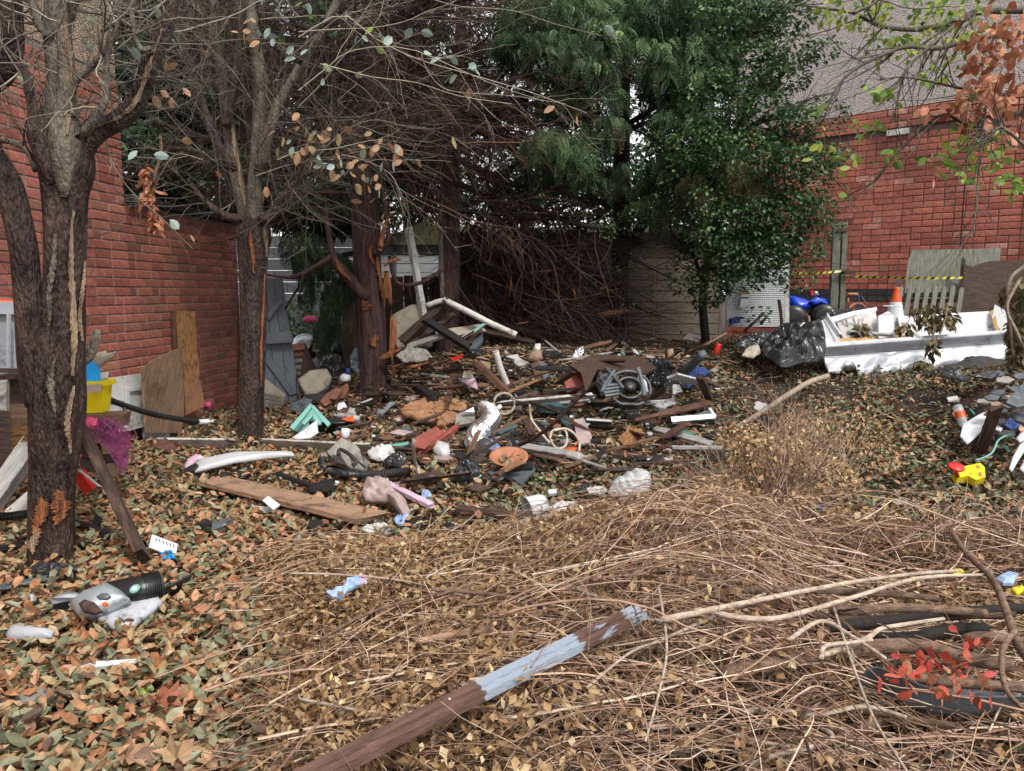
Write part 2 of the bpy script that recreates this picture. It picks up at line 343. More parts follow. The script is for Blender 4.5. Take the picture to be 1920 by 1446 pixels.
mramp('pale_leaf', [(0, (.26, .36, .32)), (.6, (.36, .46, .42)), (1, (.30, .38, .22))], rough=.45, objrand=True, scale=30, transl=.2)
mramp('orange_leaf', [(0, (.34, .21, .13)), (.5, (.46, .27, .16)), (1, (.36, .32, .17))], rough=.6, objrand=True, scale=30, transl=.25)
mramp('olive_dead', [(0, (.06, .045, .025)), (.5, (.14, .11, .055)), (1, (.26, .21, .11))], rough=.7, objrand=False, scale=20, transl=.1)
mramp('rust_leaf', [(0, (.22, .07, .04)), (.5, (.38, .15, .08)), (1, (.52, .25, .15))], rough=.6, objrand=True, scale=30, transl=.15)
mramp('red_leaf', [(0, (.42, .06, .04)), (.5, (.58, .13, .08)), (1, (.50, .07, .07))], rough=.5, objrand=True, scale=30, transl=.2)
mramp('brick_left', [(0, (.20, .066, .050)), (.3, (.29, .092, .068)), (.55, (.35, .12, .085)), (.78, (.27, .105, .08)), (.9, (.39, .16, .10)), (1, (.15, .065, .055))], rough=.8, bump=.5, scale=26, patch=.7, patchcol=(.11, .052, .042))
mramp('brick_right', [(0, (.27, .08, .06)), (.3, (.36, .112, .08)), (.6, (.43, .145, .10)), (.86, (.36, .11, .08)), (.96, (.48, .25, .19)), (1, (.17, .055, .045))], rough=.8, bump=.5, scale=26, patch=.65, patchcol=(.13, .048, .040))
mramp('brick_pier_lit', [(0, (.46, .16, .12)), (.5, (.56, .22, .17)), (1, (.50, .17, .12))], rough=.8, bump=.5, scale=26)  # extra brightness of the turned face put into the brick colours
mramp('brick_dark', [(0, (.035, .035, .042)), (1, (.06, .055, .06))], rough=.6, bump=.3, scale=26)
def pebble(name, a, b, sc_):
    m = mat(name, a, b, .9, 60, 0); n = m.node_tree; N = n.nodes; L = n.links
    v = N.new('ShaderNodeTexVoronoi'); v.inputs['Scale'].default_value = sc_; tc = [x for x in N if x.type == 'TEX_COORD'][0]; L.new(tc.outputs['Object'], v.inputs[0])
    r = N.new('ShaderNodeValToRGB'); r.color_ramp.elements[0].color = (*a, 1); r.color_ramp.elements[1].color = (*b, 1); r.color_ramp.elements[0].position = .1; r.color_ramp.elements[1].position = .9
    L.new(v.outputs['Color'], r.inputs[0]); L.new(r.outputs[0], N['Principled BSDF'].inputs['Base Color'])
    bp = N.new('ShaderNodeBump'); bp.inputs['Strength'].default_value = 1; bp.inputs['Distance'].default_value = .02; bp.invert = True; L.new(v.outputs['Distance'], bp.inputs['Height']); L.new(bp.outputs[0], N['Principled BSDF'].inputs['Normal'])
pebble('pebble_left', (.50, .38, .28), (.30, .22, .165), 90)
pebble('pebble_right', (.36, .31, .305), (.66, .59, .575), 85)

# ------------------------------------------------------------ ground
def axis(lo, hi, fine0, fine1, st, grow=1.25):
    a = list(np.arange(fine0, fine1+1e-6, st)); s = st; x = fine0; L = []
    while x > lo: s *= grow; x -= s; L.append(x)
    s = st; x = fine1; Rr = []
    while x < hi: s *= grow; x += s; Rr.append(x)
    return np.array(L[::-1] + a + Rr)
gx = axis(-150, 150, -4.5, 6.5, .045); gy = axis(-60, 300, 1.2, 10.8, .045)
X, Y = np.meshgrid(gx, gy); Z = gh(X, Y)
near = ss(Y, 0, 1)*(1 - ss(Y, 11, 14))*(1 - ss(np.abs(X), 6.5, 9))
pp = np.stack([X, Y, 0*X], -1)
Z = Z + near*(.035*(fbm(pp*5, 4) - .5) + .03*(ridge(pp*9) - .5))
nx_, ny_ = len(gx), len(gy); i = np.arange(ny_-1)[:, None]*nx_ + np.arange(nx_-1)[None, :]
ground = mk('ground', np.stack([X, Y, Z], -1).reshape(-1, 3), np.stack([i, i+1, i+nx_+1, i+nx_], -1).reshape(-1, 4), MT['soil'], loc=(0, 0, 0), smooth=True)
ground['kind'] = 'structure'

# fallen leaves
def leaf_t(curl, fold, tipc):
    V = [(0, 0, 0), (.22, -.22, fold), (.28, 0, curl), (.24, .24, fold*.8), (.70, -.25, fold*.7+tipc*.5), (.68, 0, curl*.9+tipc*.3), (.64, .28, fold+tipc*.4), (1, 0.02, tipc)]
    return np.array(V), [np.array([[0, 1, 2], [0, 2, 3], [4, 7, 5], [5, 7, 6]]), np.array([[1, 4, 5, 2], [2, 5, 6, 3]])]
LT = [leaf_t(.0, .10, .06), leaf_t(.12, -.02, -.12), leaf_t(-.02, .24, .22), leaf_t(.05, .02, .3)]
cells = []
for y0, y1, dens in ((1.3, 3.2, 2700), (3.2, 5, 1900), (5, 7, 1600), (7, 10, 1050)):
    W = .84*y1 + .5; n = int(dens*2*W*(y1-y0)); x = RG.uniform(-W, W, n); y = RG.uniform(y0, y1, n); cells.append(np.stack([x, y], -1))
xy = np.concatenate(cells); xl = -3.25 + .0923*(xy[:, 1] - 5.7)
pr = proj(np.stack([xy[:, 0], xy[:, 1], gh(xy[:, 0], xy[:, 1])], -1))
dirtzone = ss(pr[:, 0], 560, 700)*(1 - ss(pr[:, 0], 1240, 1400))*(1 - ss(pr[:, 1], 700, 860))
back = ss(pr[:, 1], 600, 700)
bare = fbm(np.stack([xy[:, 0]*1.1, xy[:, 1]*1.1, 0*xy[:, 0]+9], -1), 3)
keep = (xy[:, 0] > xl + .02) & (RG.random(len(xy)) < np.clip((1 - .72*dirtzone)*(.25+.75*back)*(.25 + .45*ss(pr[:, 0], 1250, 1400) + 2.6*(1 - ss(bare, .50, .66))), 0, 1)) & (pr[:, 0] > -330) & (pr[:, 0] < 2150) & (pr[:, 1] < 1560)
for (ex, ey, rx, ry) in ((1440, 745, 70, 26), (1568, 738, 40, 18), (1740, 757, 55, 24), (1640, 840, 24, 10), (1850, 800, 60, 60), (1300, 890, 30, 8)):
    q = ((pr[:, 0]-ex)/rx)**2 + ((pr[:, 1]-ey)/ry)**2; keep &= (q > .8 + .8*RG.random(len(xy))) | (RG.random(len(xy)) < .08)
xy = xy[keep]; pr = pr[keep]; n = len(xy)
z = gh(xy[:, 0], xy[:, 1]) + np.where(RG.random(n) < .22, RG.uniform(.03, .085, n), RG.uniform(.004, .045, n))
size = RG.uniform(.036, .070, n)*(1 - .12*ss(xy[:, 1], 4, 7))
tilt = RG.normal(0, .42, n); roll = RG.normal(0, .5, n)
col = RG.random(n)
# greener under the left trees, more orange further right
gshift = ss(pr[:, 0], 500, 1200); col = np.where(RG.random(n) < .55*(1-gshift), col*.48, col); col = np.where(RG.random(n) < .48*gshift, .45+.45*col, col)
order = np.argsort(xy[:, 1]); big = order[(pr[order, 1] < 1440) & (pr[order, 0] > 0) & (pr[order, 0] < 560)][:300]
mask = np.ones(n, bool); mask[big] = False
M = rotm(RG.uniform(0, 6.283, n), tilt, roll, np.stack([size, size*RG.uniform(.75, 1.15, n), size], -1))
P3 = np.stack([xy[:, 0], xy[:, 1], z], -1); tt = RG.integers(0, 4, n)
Vs, Fs, Rs, off = [], [], [], 0
for k in range(4):
    s_ = mask & (tt == k); V, F, r = scatter(LT[k][0], LT[k][1], M[s_], P3[s_], col[s_])
    Vs.append(V); Fs += [f+off for f in F]; Rs.append(r); off += len(V)
o = mk('leaf_litter', np.concatenate(Vs), Fs, MT['litter_leaf'], loc=(0, 0, 0), rnd=np.concatenate(Rs)); MT['litter_leaf']
tag(o, 'carpet of fallen olive green, tan and orange leaves over the whole plot', 'leaf litter', kind='stuff')
# crumbled leaf fragments and bits between the whole leaves
n2 = 60000; yy = 1.4 + 7.6*RG.random(n2)**.8; xx = RG.uniform(-1, 1, n2)*(.74*yy+.3); ok2 = (xx > -3.25 + .0923*(yy-5.7) + .02); xx, yy = xx[ok2], yy[ok2]; n2 = len(xx)
fv = np.array([(0, 0, 0), (.5, -.3, .05), (1, .1, .0), (.45, .35, .06)]); s2 = RG.uniform(.012, .034, n2)
V, F, r = scatter(fv, [np.array([[0, 1, 2, 3]])], rotm(RG.uniform(0, 6.283, n2), RG.normal(0, .5, n2), RG.normal(0, .5, n2), s2), np.stack([xx, yy, gh(xx, yy) + RG.uniform(.006, .03, n2)], -1), np.clip(RG.beta(2, 1.3, n2), 0, 1))
tag(mk('leaf_fragments', V, F, MT['litter_leaf'], loc=(0, 0, 0), rnd=r), 'brown crumbled leaf fragments between the whole fallen leaves', 'leaf litter', kind='stuff')
lm = []
for k in range(4):
    me = bpy.data.meshes.new('fallen_leaf'); V, F = LT[k]; me.from_pydata(V.tolist(), [], [tuple(int(v) for v in f) for a in F for f in a]); me.materials.append(MT['litter_leaf']); lm.append(me)
for j in big:
    o = bpy.data.objects.new('leaf', lm[tt[j]]); C.objects.link(o); o.parent = ground
    o.matrix_basis = Matrix.Translation(Vector(P3[j])) @ Matrix([[*map(float, r)] for r in M[j]]).to_4x4()

# ------------------------------------------------------------ brickwork
BM = {}
for k, L_ in (('s', .215), ('h', .1025), ('c', .062)):
    V, F = bbox((0, 0, 0), (L_, .09, .0655), .005); me = bpy.data.meshes.new('brick_block'); me.from_pydata(V.tolist(), [], F); BM[k] = (L_, V, F, me)
def brickwork(parent, p0, p1, z0, z1, m, mortar, front, top=None, special=None, head=.28, count=300, seed=1):
    """bricks along p0->p1, outer face towards `front` (2D point)"""
    rg = np.random.default_rng(seed); p0 = np.array(p0, float); p1 = np.array(p1, float); Ln = np.linalg.norm(p1-p0); d = (p1-p0)/Ln
    nrm = np.array([-d[1], d[0]]); nrm = nrm if np.dot(nrm, np.array(front)-p0) > 0 else -nrm
    a = math.atan2(d[1], d[0]); items = []
    for row in range(int((z1-z0)/.075)):
        zz = z0 + row*.075 + .0375; s = 0
        while s < Ln:
            k = 'h' if rg.random() < head or (s == 0 and row % 2) else 's'; L_ = BM[k][0]
            if s + L_ > Ln + .03: k = 'h'; L_ = .1025
            if s + L_ > Ln + .03: k = 'c'; L_ = .062
            c = s + L_/2
            if c > .04 and s + L_ <= Ln + .04: items.append((c, zz, k, rg.uniform(-.003, .003), rg.random(), s < .05))
            s += L_ + .0095
    A = []
    for (c, zz, k, pj, r, e) in items:
        extra, mm = (special(c, zz) if special else (0, None))
        q = p0 + d*c + nrm*(-.045 + pj + extra); A.append((q[0], q[1], zz, k, r, mm))
    P = np.array([[b[0], b[1], b[2]] for b in A]); pj = proj(P)
    vis = (pj[:, 2] > .3) & (pj[:, 0] > -20) & (pj[:, 0] < 1940) & (pj[:, 1] > -20) & (pj[:, 1] < 900)
    vis &= ~(np.hypot(pj[:, 0]-110, (pj[:, 1]-600)*.1) < 48) if parent.name.startswith('brick_building') else True
    od = np.argsort(np.where(vis, pj[:, 2], 1e9))[:count]; od = [j for j in od if vis[j]]; ids = set(int(j) for j in od)
    seen = {}
    for j in od:
        b = A[j]; mm = b[5] or m; key = (b[3], mm.name)
        if key not in seen:
            me = BM[b[3]][3].copy(); me.materials.append(mm); seen[key] = me
        o = bpy.data.objects.new('brick', seen[key]); C.objects.link(o); o.parent = parent
        o.location = [float(v) for v in (np.array(b[:3], float) - WL[parent.name])]; o.rotation_euler = (rg.normal(0, .004), rg.normal(0, .004), a)
    groups = {}
    for j, b in enumerate(A):
        if j not in ids: groups.setdefault((b[5] or m).name, []).append(b)
    for mm, lst in groups.items():
        Vs, Fs, Rs, o_ = [], [], [], 0
        for k in BM:
            sel = [b for b in lst if b[3] == k]
            if not sel: continue
            V = rotz(boxv((0, 0, 0), (BM[k][0], .09, .0655))[0], a); F = np.array(boxv((0, 0, 0), (1, 1, 1))[1])
            of = np.array([b[:3] for b in sel], float); I = np.broadcast_to(np.eye(3), (len(sel), 3, 3))
            v, f, r = scatter(V, [F], I, of, np.array([b[4] for b in sel])); Vs.append(v); Fs.append(f[0]+o_); Rs.append(r); o_ += len(v)
        o = mk('brickwork', np.concatenate(Vs), np.concatenate(Fs), bpy.data.materials[mm], parent=parent, loc=WL[parent.name], rnd=np.concatenate(Rs)); o['kind'] = 'stuff'
    c = (p0+p1)/2 - nrm*.062; V, F = boxv((c[0], c[1], (z0+z1)/2), (Ln, .11, z1-z0), [[d[0], -d[1], 0], [d[1], d[0], 0], [0, 0, 1]])
    mk('mortar_bed', V, np.array(F), mortar, parent=parent, loc=WL[parent.name])
wl = lambda y: (-3.29 + .0923*(y - 5.7), y)
lb = thing('brick_building', 'red brick building wall with pale pebbledash above behind the forked left tree', 'building', (*wl(4.5), .1))
brickwork(lb, wl(3.2), wl(6.3), 0, 3.2, MT['brick_left'], MT['mortar'], (0, 5), seed=3)
def slab(name, pts2, z0, z1, m, parent, th=.2, side=1):
    p0, p1 = np.array(pts2[0], float), np.array(pts2[1], float); d = (p1-p0)/np.linalg.norm(p1-p0); nn = np.array([-d[1], d[0]])*side*th
    V = [(*(p0), z0), (*(p1), z0), (*(p1+nn), z0), (*(p0+nn), z0), (*(p0), z1), (*(p1), z1), (*(p1+nn), z1), (*(p0+nn), z1)]
    return mk(name, V, [[0, 1, 2, 3], [4, 7, 6, 5], [0, 4, 5, 1], [1, 5, 6, 2], [2, 6, 7, 3], [3, 7, 4, 0]], m, parent=parent, loc=WL[parent.name] if parent else None)
slab('render_panel', (wl(3.2), wl(6.3)), 3.2, 7.5, MT['pebble_left'], lb, .3)
slab('end_wall', ((wl(6.3)[0]-.17, 6.28), (-9, 6.3)), 0, 7.5, MT['brick_loose'], lb, .2)
slab('near_wall', (wl(-6), wl(3.19)), 0, 7.5, MT['brick_loose'], lb, .3)
lw = thing('garden_wall', 'lower red brick wall between the forked tree and the blue-grey door', 'wall', (*wl(7.3), .1))
brickwork(lw, wl(6.31), wl(8.32), 0, 2.2, MT['brick_left'], MT['mortar'], (0, 7), seed=4)
slab('wall_back', ((wl(6.32)[0]-.12, 6.32), (wl(8.3)[0]-.12, 8.32)), 0, 2.2, MT['brick_loose'], lw, .12)
V, F = bbox((0, 0, 0), (.3, 2.0, .06), .01); mk('coping', rotz(V, -math.atan(.0923)) + np.array([wl(7.3)[0]-.08, 7.31, 2.235]), F, MT['char'], parent=lw, loc=WL[lw.name])
# right building
rw = lambda y: (4.9 - 1.164*(y - 9.2), y)
rb = thing('brick_building', 'tall orange-red brick building with grey pebbledash gable at the right', 'building', (*rw(9.5), .9))
def rspec(c, zz):
    if 1.36 < zz < 1.50: return (.004, MT['brick_dark'])
    if zz > 3.47: return (.03, None)
    if 3.40 < zz <= 3.47: return (-.012, MT['brick_dark'])  # dark bricks paint the shadow line under the proud courses
    return (0, None)
brickwork(rb, rw(10.75), rw(8.45), .45, 3.68, MT['brick_right'], MT['mortar_dark'], (0, 0), special=rspec, head=.35, seed=5)
slab('render_panel', (rw(10.75), rw(8.45)), 3.69, 9, MT['pebble_right'], rb, .4, 1)
slab('wall_back', (np.array(rw(10.75))+np.array([.1, .1]), np.array(rw(8.45))+np.array([.1, .1])), .3, 3.68, MT['brick_loose'], rb, .3, 1)
cx, cy = rw(8.45)
brickwork(rb, (cx+.02, cy-.10), (cx+1.4, cy-.35), .3, 3.2, MT['brick_pier_lit'], MT['mortar'], (0, 0), seed=6, count=40)
slab('pier_back', ((cx+.05, cy+.05), (cx+1.4, cy-.2)), .3, 3.25, MT['brick_loose'], rb, .3, 1)
V, F = bbox((*(np.array(rw(9.35)) - np.array([.66, .76])*.01), 3.40), (.25, .05, .07), .004); mk('vent', rotz(V, math.atan2(-1, 1.164), (*rw(9.35), 3.40)), F, MT['white'], parent=rb, loc=WL[rb.name])
V, F = limb([(*(np.array(rw(8.86)) - np.array([.03, .035])), z_, .008) for z_ in (2.0, 2.6, 3.1, 3.4)], 8, 5, 0); tag(mk('cable', V, F, MT['black_plastic']), 'thin black cable hanging down the right brick wall above the green plywood', 'cable')

# concrete sectional garage
ga = thing('concrete_garage', 'low brown-grey concrete garage of horizontal panels under the conifer branches', 'garage', (1.0, 9.75, .75))
x0g, x1g = -.75, 2.72
for b in range(4):
    xa = x0g + (x1g-x0g)*b/4; xb = x0g + (x1g-x0g)*(b+1)/4
    for r in range(12):
        V, F = bbox(((xa+xb)/2, 9.72 + random.uniform(-.004, .004), .55 + r*.142), (xb-xa-.035, .05, .136), .008); mk('panel', V, F, MT['concrete'], parent=ga, loc=((xa+xb)/2, 9.72, .55+r*.142))
    V, F = bbox((xb, 9.73, 1.35), (.04, .07, 1.75), .006); mk('post', V, F, MT['concrete'], parent=ga, loc=(xb, 9.7, .6))
V, F = boxv(((x0g+x1g)/2, 11.6, 1.3), (x1g-x0g-.03, 3.6, 1.66)); mk('side_walls', V, F, MT['concrete'], parent=ga, loc=WL[ga.name])
V = []; F = []; nn = 90; xs = np.linspace(x0g-.1, x1g+.12, nn); zz = .018*np.sin(xs*2*math.pi/.146)
for yy, dz in ((9.55, 2.23), (13.4, 2.62)):
    for t in (0, -.03): V += [(x, yy, dz + h_ + t) for x, h_ in zip(xs, zz)]
A_ = lambda r, c: r*nn + c
for c in range(nn-1): F += [[A_(0, c), A_(0, c+1), A_(2, c+1), A_(2, c)], [A_(1, c), A_(3, c), A_(3, c+1), A_(1, c+1)], [A_(0, c), A_(1, c), A_(1, c+1), A_(0, c+1)]]
mk('roof', V, F, MT['roof_moss'], parent=ga, loc=WL[ga.name])
V, F = bbox(((x0g+x1g)/2, 9.56, 2.17), (x1g-x0g+.2, .03, .07), .005); mk('fascia', V, F, MT['char'], parent=ga, loc=WL[ga.name])

# far side: fence, sheds, white wall
fe = thing('board_fence', 'dark weathered vertical board fence behind the splintered conifer', 'fence', (-1.5, 9.3, .7))
for k in range(13):
    x = -2.05 + k*.155; h_ = 1.66 + random.uniform(-.02, .02)
    V, F = bbox((x, 9.3 + (k % 2)*.02, (h_+.5)/2), (.148, .02, h_-.5), .003); mk('board', V, F, MT['wood_dark'], parent=fe, loc=(x, 9.3, .5))
for z_ in (.9, 1.45): V, F = bbox((-1.1, 9.35, z_), (2.1, .05, .08)); mk('rail', V, F, MT['wood_dark'], parent=fe, loc=(-1.1, 9.35, z_))
for k in range(5):
    x = -.02 + k*.16; V, F = bbox((0, 0, .55), (.14, .02, 1.1 - .1*k), .003); mk('board', rotz(V, .1*k) + np.array([x, 9.35, .6]), F, MT['wood_brown'], parent=fe, loc=(x, 9.35, .6))
def shedbox(name, label, cat, c, s, m, roofm, clad=True, roofpitch=.25):
    t = thing(name, label, cat, (c[0], c[1], c[2]-s[2]/2))
    n_ = int(s[2]/.14) if clad else 1
    for k in range(n_):
        hh = s[2]/n_; V, F = bbox((c[0], c[1], c[2]-s[2]/2 + hh*(k+.5)), (s[0], s[1], hh-.008), .006); mk('cladding_board' if clad else 'wall', V, F, m, parent=t, loc=(c[0], c[1], c[2]-s[2]/2+hh*k))
    z0 = c[2]+s[2]/2; a, b = c[0]-s[0]/2-.12, c[0]+s[0]/2+.12; y0, y1 = c[1]-s[1]/2-.12, c[1]+s[1]/2+.12; r = roofpitch*s[0]
    V = [(a, y0, z0), (b, y0, z0), (c[0], y0, z0+r), (a, y1, z0), (b, y1, z0), (c[0], y1, z0+r)]
    mk('roof', V, [[0, 1, 2], [3, 5, 4], [0, 3, 4, 1], [0, 2, 5, 3], [1, 4, 5, 2]], roofm, parent=t, loc=WL[t.name]); return t
t = shedbox('garden_shed', 'pale grey clad shed with mossy green roof beyond the dark fence', 'shed', (-1.35, 12.6, 1.55), (1.5, 1.5, 1.3), MT['shed_grey'], MT['roof_moss'])
for k, xx in enumerate((-1.85, -1.5, -1.12)): V, F = bbox((xx, 11.83, 1.6), (.05, .03, 1.1)); mk('door_frame', V, F, MT['white' if k else 'slate'], parent=t, loc=(xx, 11.83, 1))
shedbox('outbuilding', 'light grey outbuilding seen past the leaning grey board', 'outbuilding', (-.2, 12.9, 1.6), (1.2, 1.5, 1.2), MT['far_white'], MT['roof_moss'], clad=False, roofpitch=.1)
fw = thing('white_wall', 'white painted block wall in the distance left of the splintered conifer', 'wall', (-4.0, 13.2, .7))
for r in range(9):
    for k in range(8):
        V, F = bbox((-5.0 + k*.42 + (r % 2)*.2, 13.2, .75 + r*.2), (.41, .12, .19), .008); mk('block', V, F, MT['far_white'], parent=fw, loc=(-5.0 + k*.42 + (r % 2)*.2, 13.2, .66+r*.2))
# ------------------------------------------------------------ trees
def TP(rows, d=None):
    out = []
    for r in rows:
        px, py, rp = r[0], r[1], r[2]; dd = r[3] if len(r) > 3 else d
        q = D(px, py, dd); out.append((*q, rp*dd/FPX))
    return np.array(out)
def rdir(n, rg): v = rg.normal(size=(n, 3)); return v/np.linalg.norm(v, axis=1, keepdims=True)
def sprout(PP, RR, n, ln, rg, K=7, fwd=.8, spread=.8, up=0., wander=.35, rs=.55, rmin=.0012, trange=(.15, 1.), tip=.3, flat=0):
    """n twigs grown off the polylines PP (N,K0,3) with radii RR"""
    N, K0 = RR.shape; j = rg.integers(0, N, n); t = rg.uniform(*trange, n)*(K0-1.001); i = t.astype(int); f = (t-i)[:, None]
    b = PP[j, i]*(1-f) + PP[j, i+1]*f; tg = PP[j, i+1] - PP[j, i]; tg /= np.linalg.norm(tg, axis=1, keepdims=True)+1e-9
    r0 = (RR[j, i]*(1-f[:, 0]) + RR[j, i+1]*f[:, 0])*rs; r0 = np.maximum(r0, rmin)
    rv = rdir(n, rg); rv[:, 2] *= (1-flat); d = tg*fwd + rv*spread + np.array([0, 0, up]); d /= np.linalg.norm(d, axis=1, keepdims=True)
    L = rg.uniform(ln[0], ln[1], n)/(K-1); P = [b]
    for k in range(K-1):
        d = d + rdir(n, rg)*wander + np.array([0, 0, up*.3]); d /= np.linalg.norm(d, axis=1, keepdims=True); P.append(P[-1] + d*L[:, None])
    P = np.stack(P, 1); R = r0[:, None]*np.linspace(1, tip, K)[None, :]; R = np.maximum(R, rmin*.6)
    return P, R
def rsm(Q, n): return smooth_path(Q, n)
def twigmesh(name, sets, m, parent, rg, sides=3, bias=None):
    Vs, Fs, Rs, o_ = [], [], [], 0
    for P, R in sets:
        V, F = tube_batch(P, R, sides); Vs.append(V); Fs.append(F+o_); o_ += len(V)
        c = rg.random(len(P)) if bias is None else np.clip(rg.normal(bias[0], bias[1], len(P)), 0, 1); Rs.append(np.repeat(c, P.shape[1]*sides))
    o = mk(name, np.concatenate(Vs), np.concatenate(Fs), m, parent=parent, loc=WL[parent.name] if parent else (0, 0, 0), rnd=np.concatenate(Rs), smooth=True); o['kind'] = 'stuff'; return o
def onlimb(Q, t, a, out=1.0):
    i = int(t*(len(Q)-1.001)); f = t*(len(Q)-1) - i; p = Q[i]*(1-f) + Q[i+1]*f; tg = Q[i+1][:3]-Q[i][:3]; u, v = frame_of(tg[None]); return p[:3] + p[3]*out*(math.cos(a)*u[0] + math.sin(a)*v[0])
def wound(name, Q, t0, t1, px0, wpx, m, parent, lift=.006, seed=0, jag=.3):
    """strip of bare wood on the side of a limb that faces the plot; px0 = side offset -1..1, wpx = half width"""
    Vs = []; n = 46; k = 7; rg = np.random.default_rng(seed)
    for i in range(n):
        s = i/(n-1); t = t0 + (t1-t0)*s; w_ = wpx*math.sin(math.pi*min(max(s, .04), .96))**.6*(1 + (jag+.35)*(rg.random()-.5))*(.55+.9*float(vn(np.array([s*7, seed, .5])))); c = px0 + .10*math.sin(s*5+seed) + wpx*.5*(float(vn(np.array([s*11, seed, 7.5])))-.5)
        j = int(t*(len(Q)-1.001)); f = t*(len(Q)-1)-j; p = Q[j]*(1-f)+Q[min(j+1, len(Q)-1)]*f
        vd = p[:3]-EYE; vd[2] = 0; vd /= np.linalg.norm(vd); side = np.array([vd[1], -vd[0], 0])
        for q in range(k):
            x = np.clip(c + w_*(q/(k-1)*2-1), -.97, .97); r = p[3]*(1.03) + lift + .003*rg.random() - (.004 if 0 < q < k-1 else .012)
            Vs.append(p[:3] + side*x*r - vd*math.sqrt(1-x*x)*r)
    F = [[i*k+q, i*k+q+1, (i+1)*k+q+1, (i+1)*k+q] for i in range(n-1) for q in range(k-1)]
    return mk(name, Vs, F, m, parent=parent, loc=WL[parent.name], smooth=False)
def leafmesh(name, m, curl=.1, shape='oval'):
    if shape == 'oval': o_ = [(0, 0), (.18, .2), (.45, .3), (.75, .24), (1, 0)]
    else: o_ = [(0, 0), (.2, .12), (.5, .17), (.8, .1), (1, 0)]
    V = [(x, 0, -curl*.6*x*x) for x, w_ in o_] + [(x, w_, .06-curl*x*x) for x, w_ in o_[1:-1]] + [(x, -w_, .06-curl*x*x) for x, w_ in o_[1:-1]]
    F = [(0, 1, 5), (0, 8, 1), (1, 2, 6, 5), (1, 8, 9, 2), (2, 3, 7, 6), (2, 9, 10, 3), (3, 4, 7), (3, 10, 4)]
    me = bpy.data.meshes.new(name); me.from_pydata(V, [], F); me.materials.append(m); return me
LF_PALE, LF_ORG, LF_LIME, LF_RUST, LF_RED = [leafmesh('leaf_blade', MT[k], c) for k, c in (('pale_leaf', .1), ('orange_leaf', .35), ('lime_leaf', .1), ('rust_leaf', .4), ('red_leaf', .25))]
def hang_leaf(me, p, size, parent, rg, droop=.6, name='leaf'):
    o = bpy.data.objects.new(name, me); C.objects.link(o); o.parent = parent; WL[o.name] = p
    o.location = Vector([float(v) for v in p - WL[parent.name]]); o.rotation_euler = (rg.normal(-.9, .5), rg.uniform(-.3, 1.)*droop + .2, rg.uniform(0, 6.28)); o.scale = (size,)*3; return o

rg = np.random.default_rng(21)
LF_SHR = leafmesh('leaf_blade', MT['rust_leaf'], .9, 'thin')
# --- forked tree at the left
d1 = 3.55
t1 = thing('forked_tree', 'gnarled forked broadleaf tree with dark stripped bark in the left foreground', 'tree', G(95, 1072))
trunk = TP([(92, 1090, 62), (95, 1040, 52), (94, 980, 49), (97, 900, 49), (100, 840, 54), (104, 770, 60), (106, 700, 58), (114, 620, 50), (119, 540, 44), (120, 450, 43), (120, 370, 46), (122, 310, 58), (112, 262, 52), (104, 225, 30)], d1)
trunk[:, 3] *= .87; V1, F1 = limb(trunk, 260, 100, .17, 3); left = TP([(78, 760, 30), (68, 690, 32), (61, 620, 29), (52, 540, 25), (44, 470, 25), (30, 400, 25), (12, 345, 27), (-18, 290, 24), (-60, 225, 24), (-40, 175, 22), (2, 140, 22), (22, 95, 20), (22, 40, 20), (16, -60, 18)], d1)
V2, F2 = limb(left, 130, 44, .09, 8)
V, F = join([(V1, F1), (V2, F2)]); mk('trunk', V, F, MT['bark'], parent=t1, loc=WL[t1.name], smooth=True)
Q1 = smooth_path(trunk, 120)
for (a, b, x, w_, m, sd_) in ((.46, .74, .42, .13, 'bare_pale', 1), (.30, .44, .48, .10, 'bare_pale', 2), (.52, .66, .78, .06, 'bare_pale', 3), (.14, .21, -.45, .22, 'bare_orange', 4), (.02, .07, .75, .15, 'bare_orange', 5), (.16, .22, .30, .30, 'bare_orange', 6), (.10, .16, -.6, .16, 'bare_pale', 16), (.82, .87, .1, .2, 'bare_pale', 7), (.38, .5, -.1, .10, 'bark_grey', 8), (.55, .70, -.45, .12, 'bark_grey', 9)):
    wound('exposed_wood', Q1, a, b, x, w_, MT[m], t1, seed=sd_)
B1 = {'a': TP([(116, 380, 8), (124, 320, 32), (152, 266, 30), (185, 243, 22), (222, 226, 19), (250, 200, 19), (268, 160, 17), (285, 110, 17), (305, 60, 17), (318, 10, 15), (325, -60, 14)], d1),
      'b': TP([(106, 370, 8), (98, 280, 30), (102, 215, 26), (108, 160, 20), (104, 100, 19), (98, 40, 18), (96, -50, 16)], d1+.05),
      'c': TP([(120, 370, 8), (122, 275, 28), (124, 190, 18), (124, 110, 14), (120, 50, 13), (132, 10, 11), (160, -40, 9)], d1-.08),
      'd': TP([(96, 345, 8), (72, 255, 20), (62, 205, 9), (50, 150, 8), (40, 120, 7)], d1-.1),
      'e': TP([(130, 220, 14), (130, 185, 10), (142, 150, 9), (185, 110, 7), (225, 60, 5)], d1-.1),
      'f': TP([(150, 262, 12), (195, 195, 7), (198, 150, 6), (205, 90, 5), (224, 30, 4), (226, -20, 3)], d1-.15),
      'g': TP([(70, 320, 9), (55, 290, 6), (30, 270, 5), (-10, 262, 5)], d1-.05), 'h': TP([(95, 70, 10), (70, 40, 8), (55, -10, 7)], d1),
      'i': TP([(285, 95, 9), (262, 90, 6), (250, 50, 5), (245, 0, 5)], d1-.1), 'j': TP([(190, 60, 4), (240, 25, 4), (290, 0, 3)], d1-.1)}
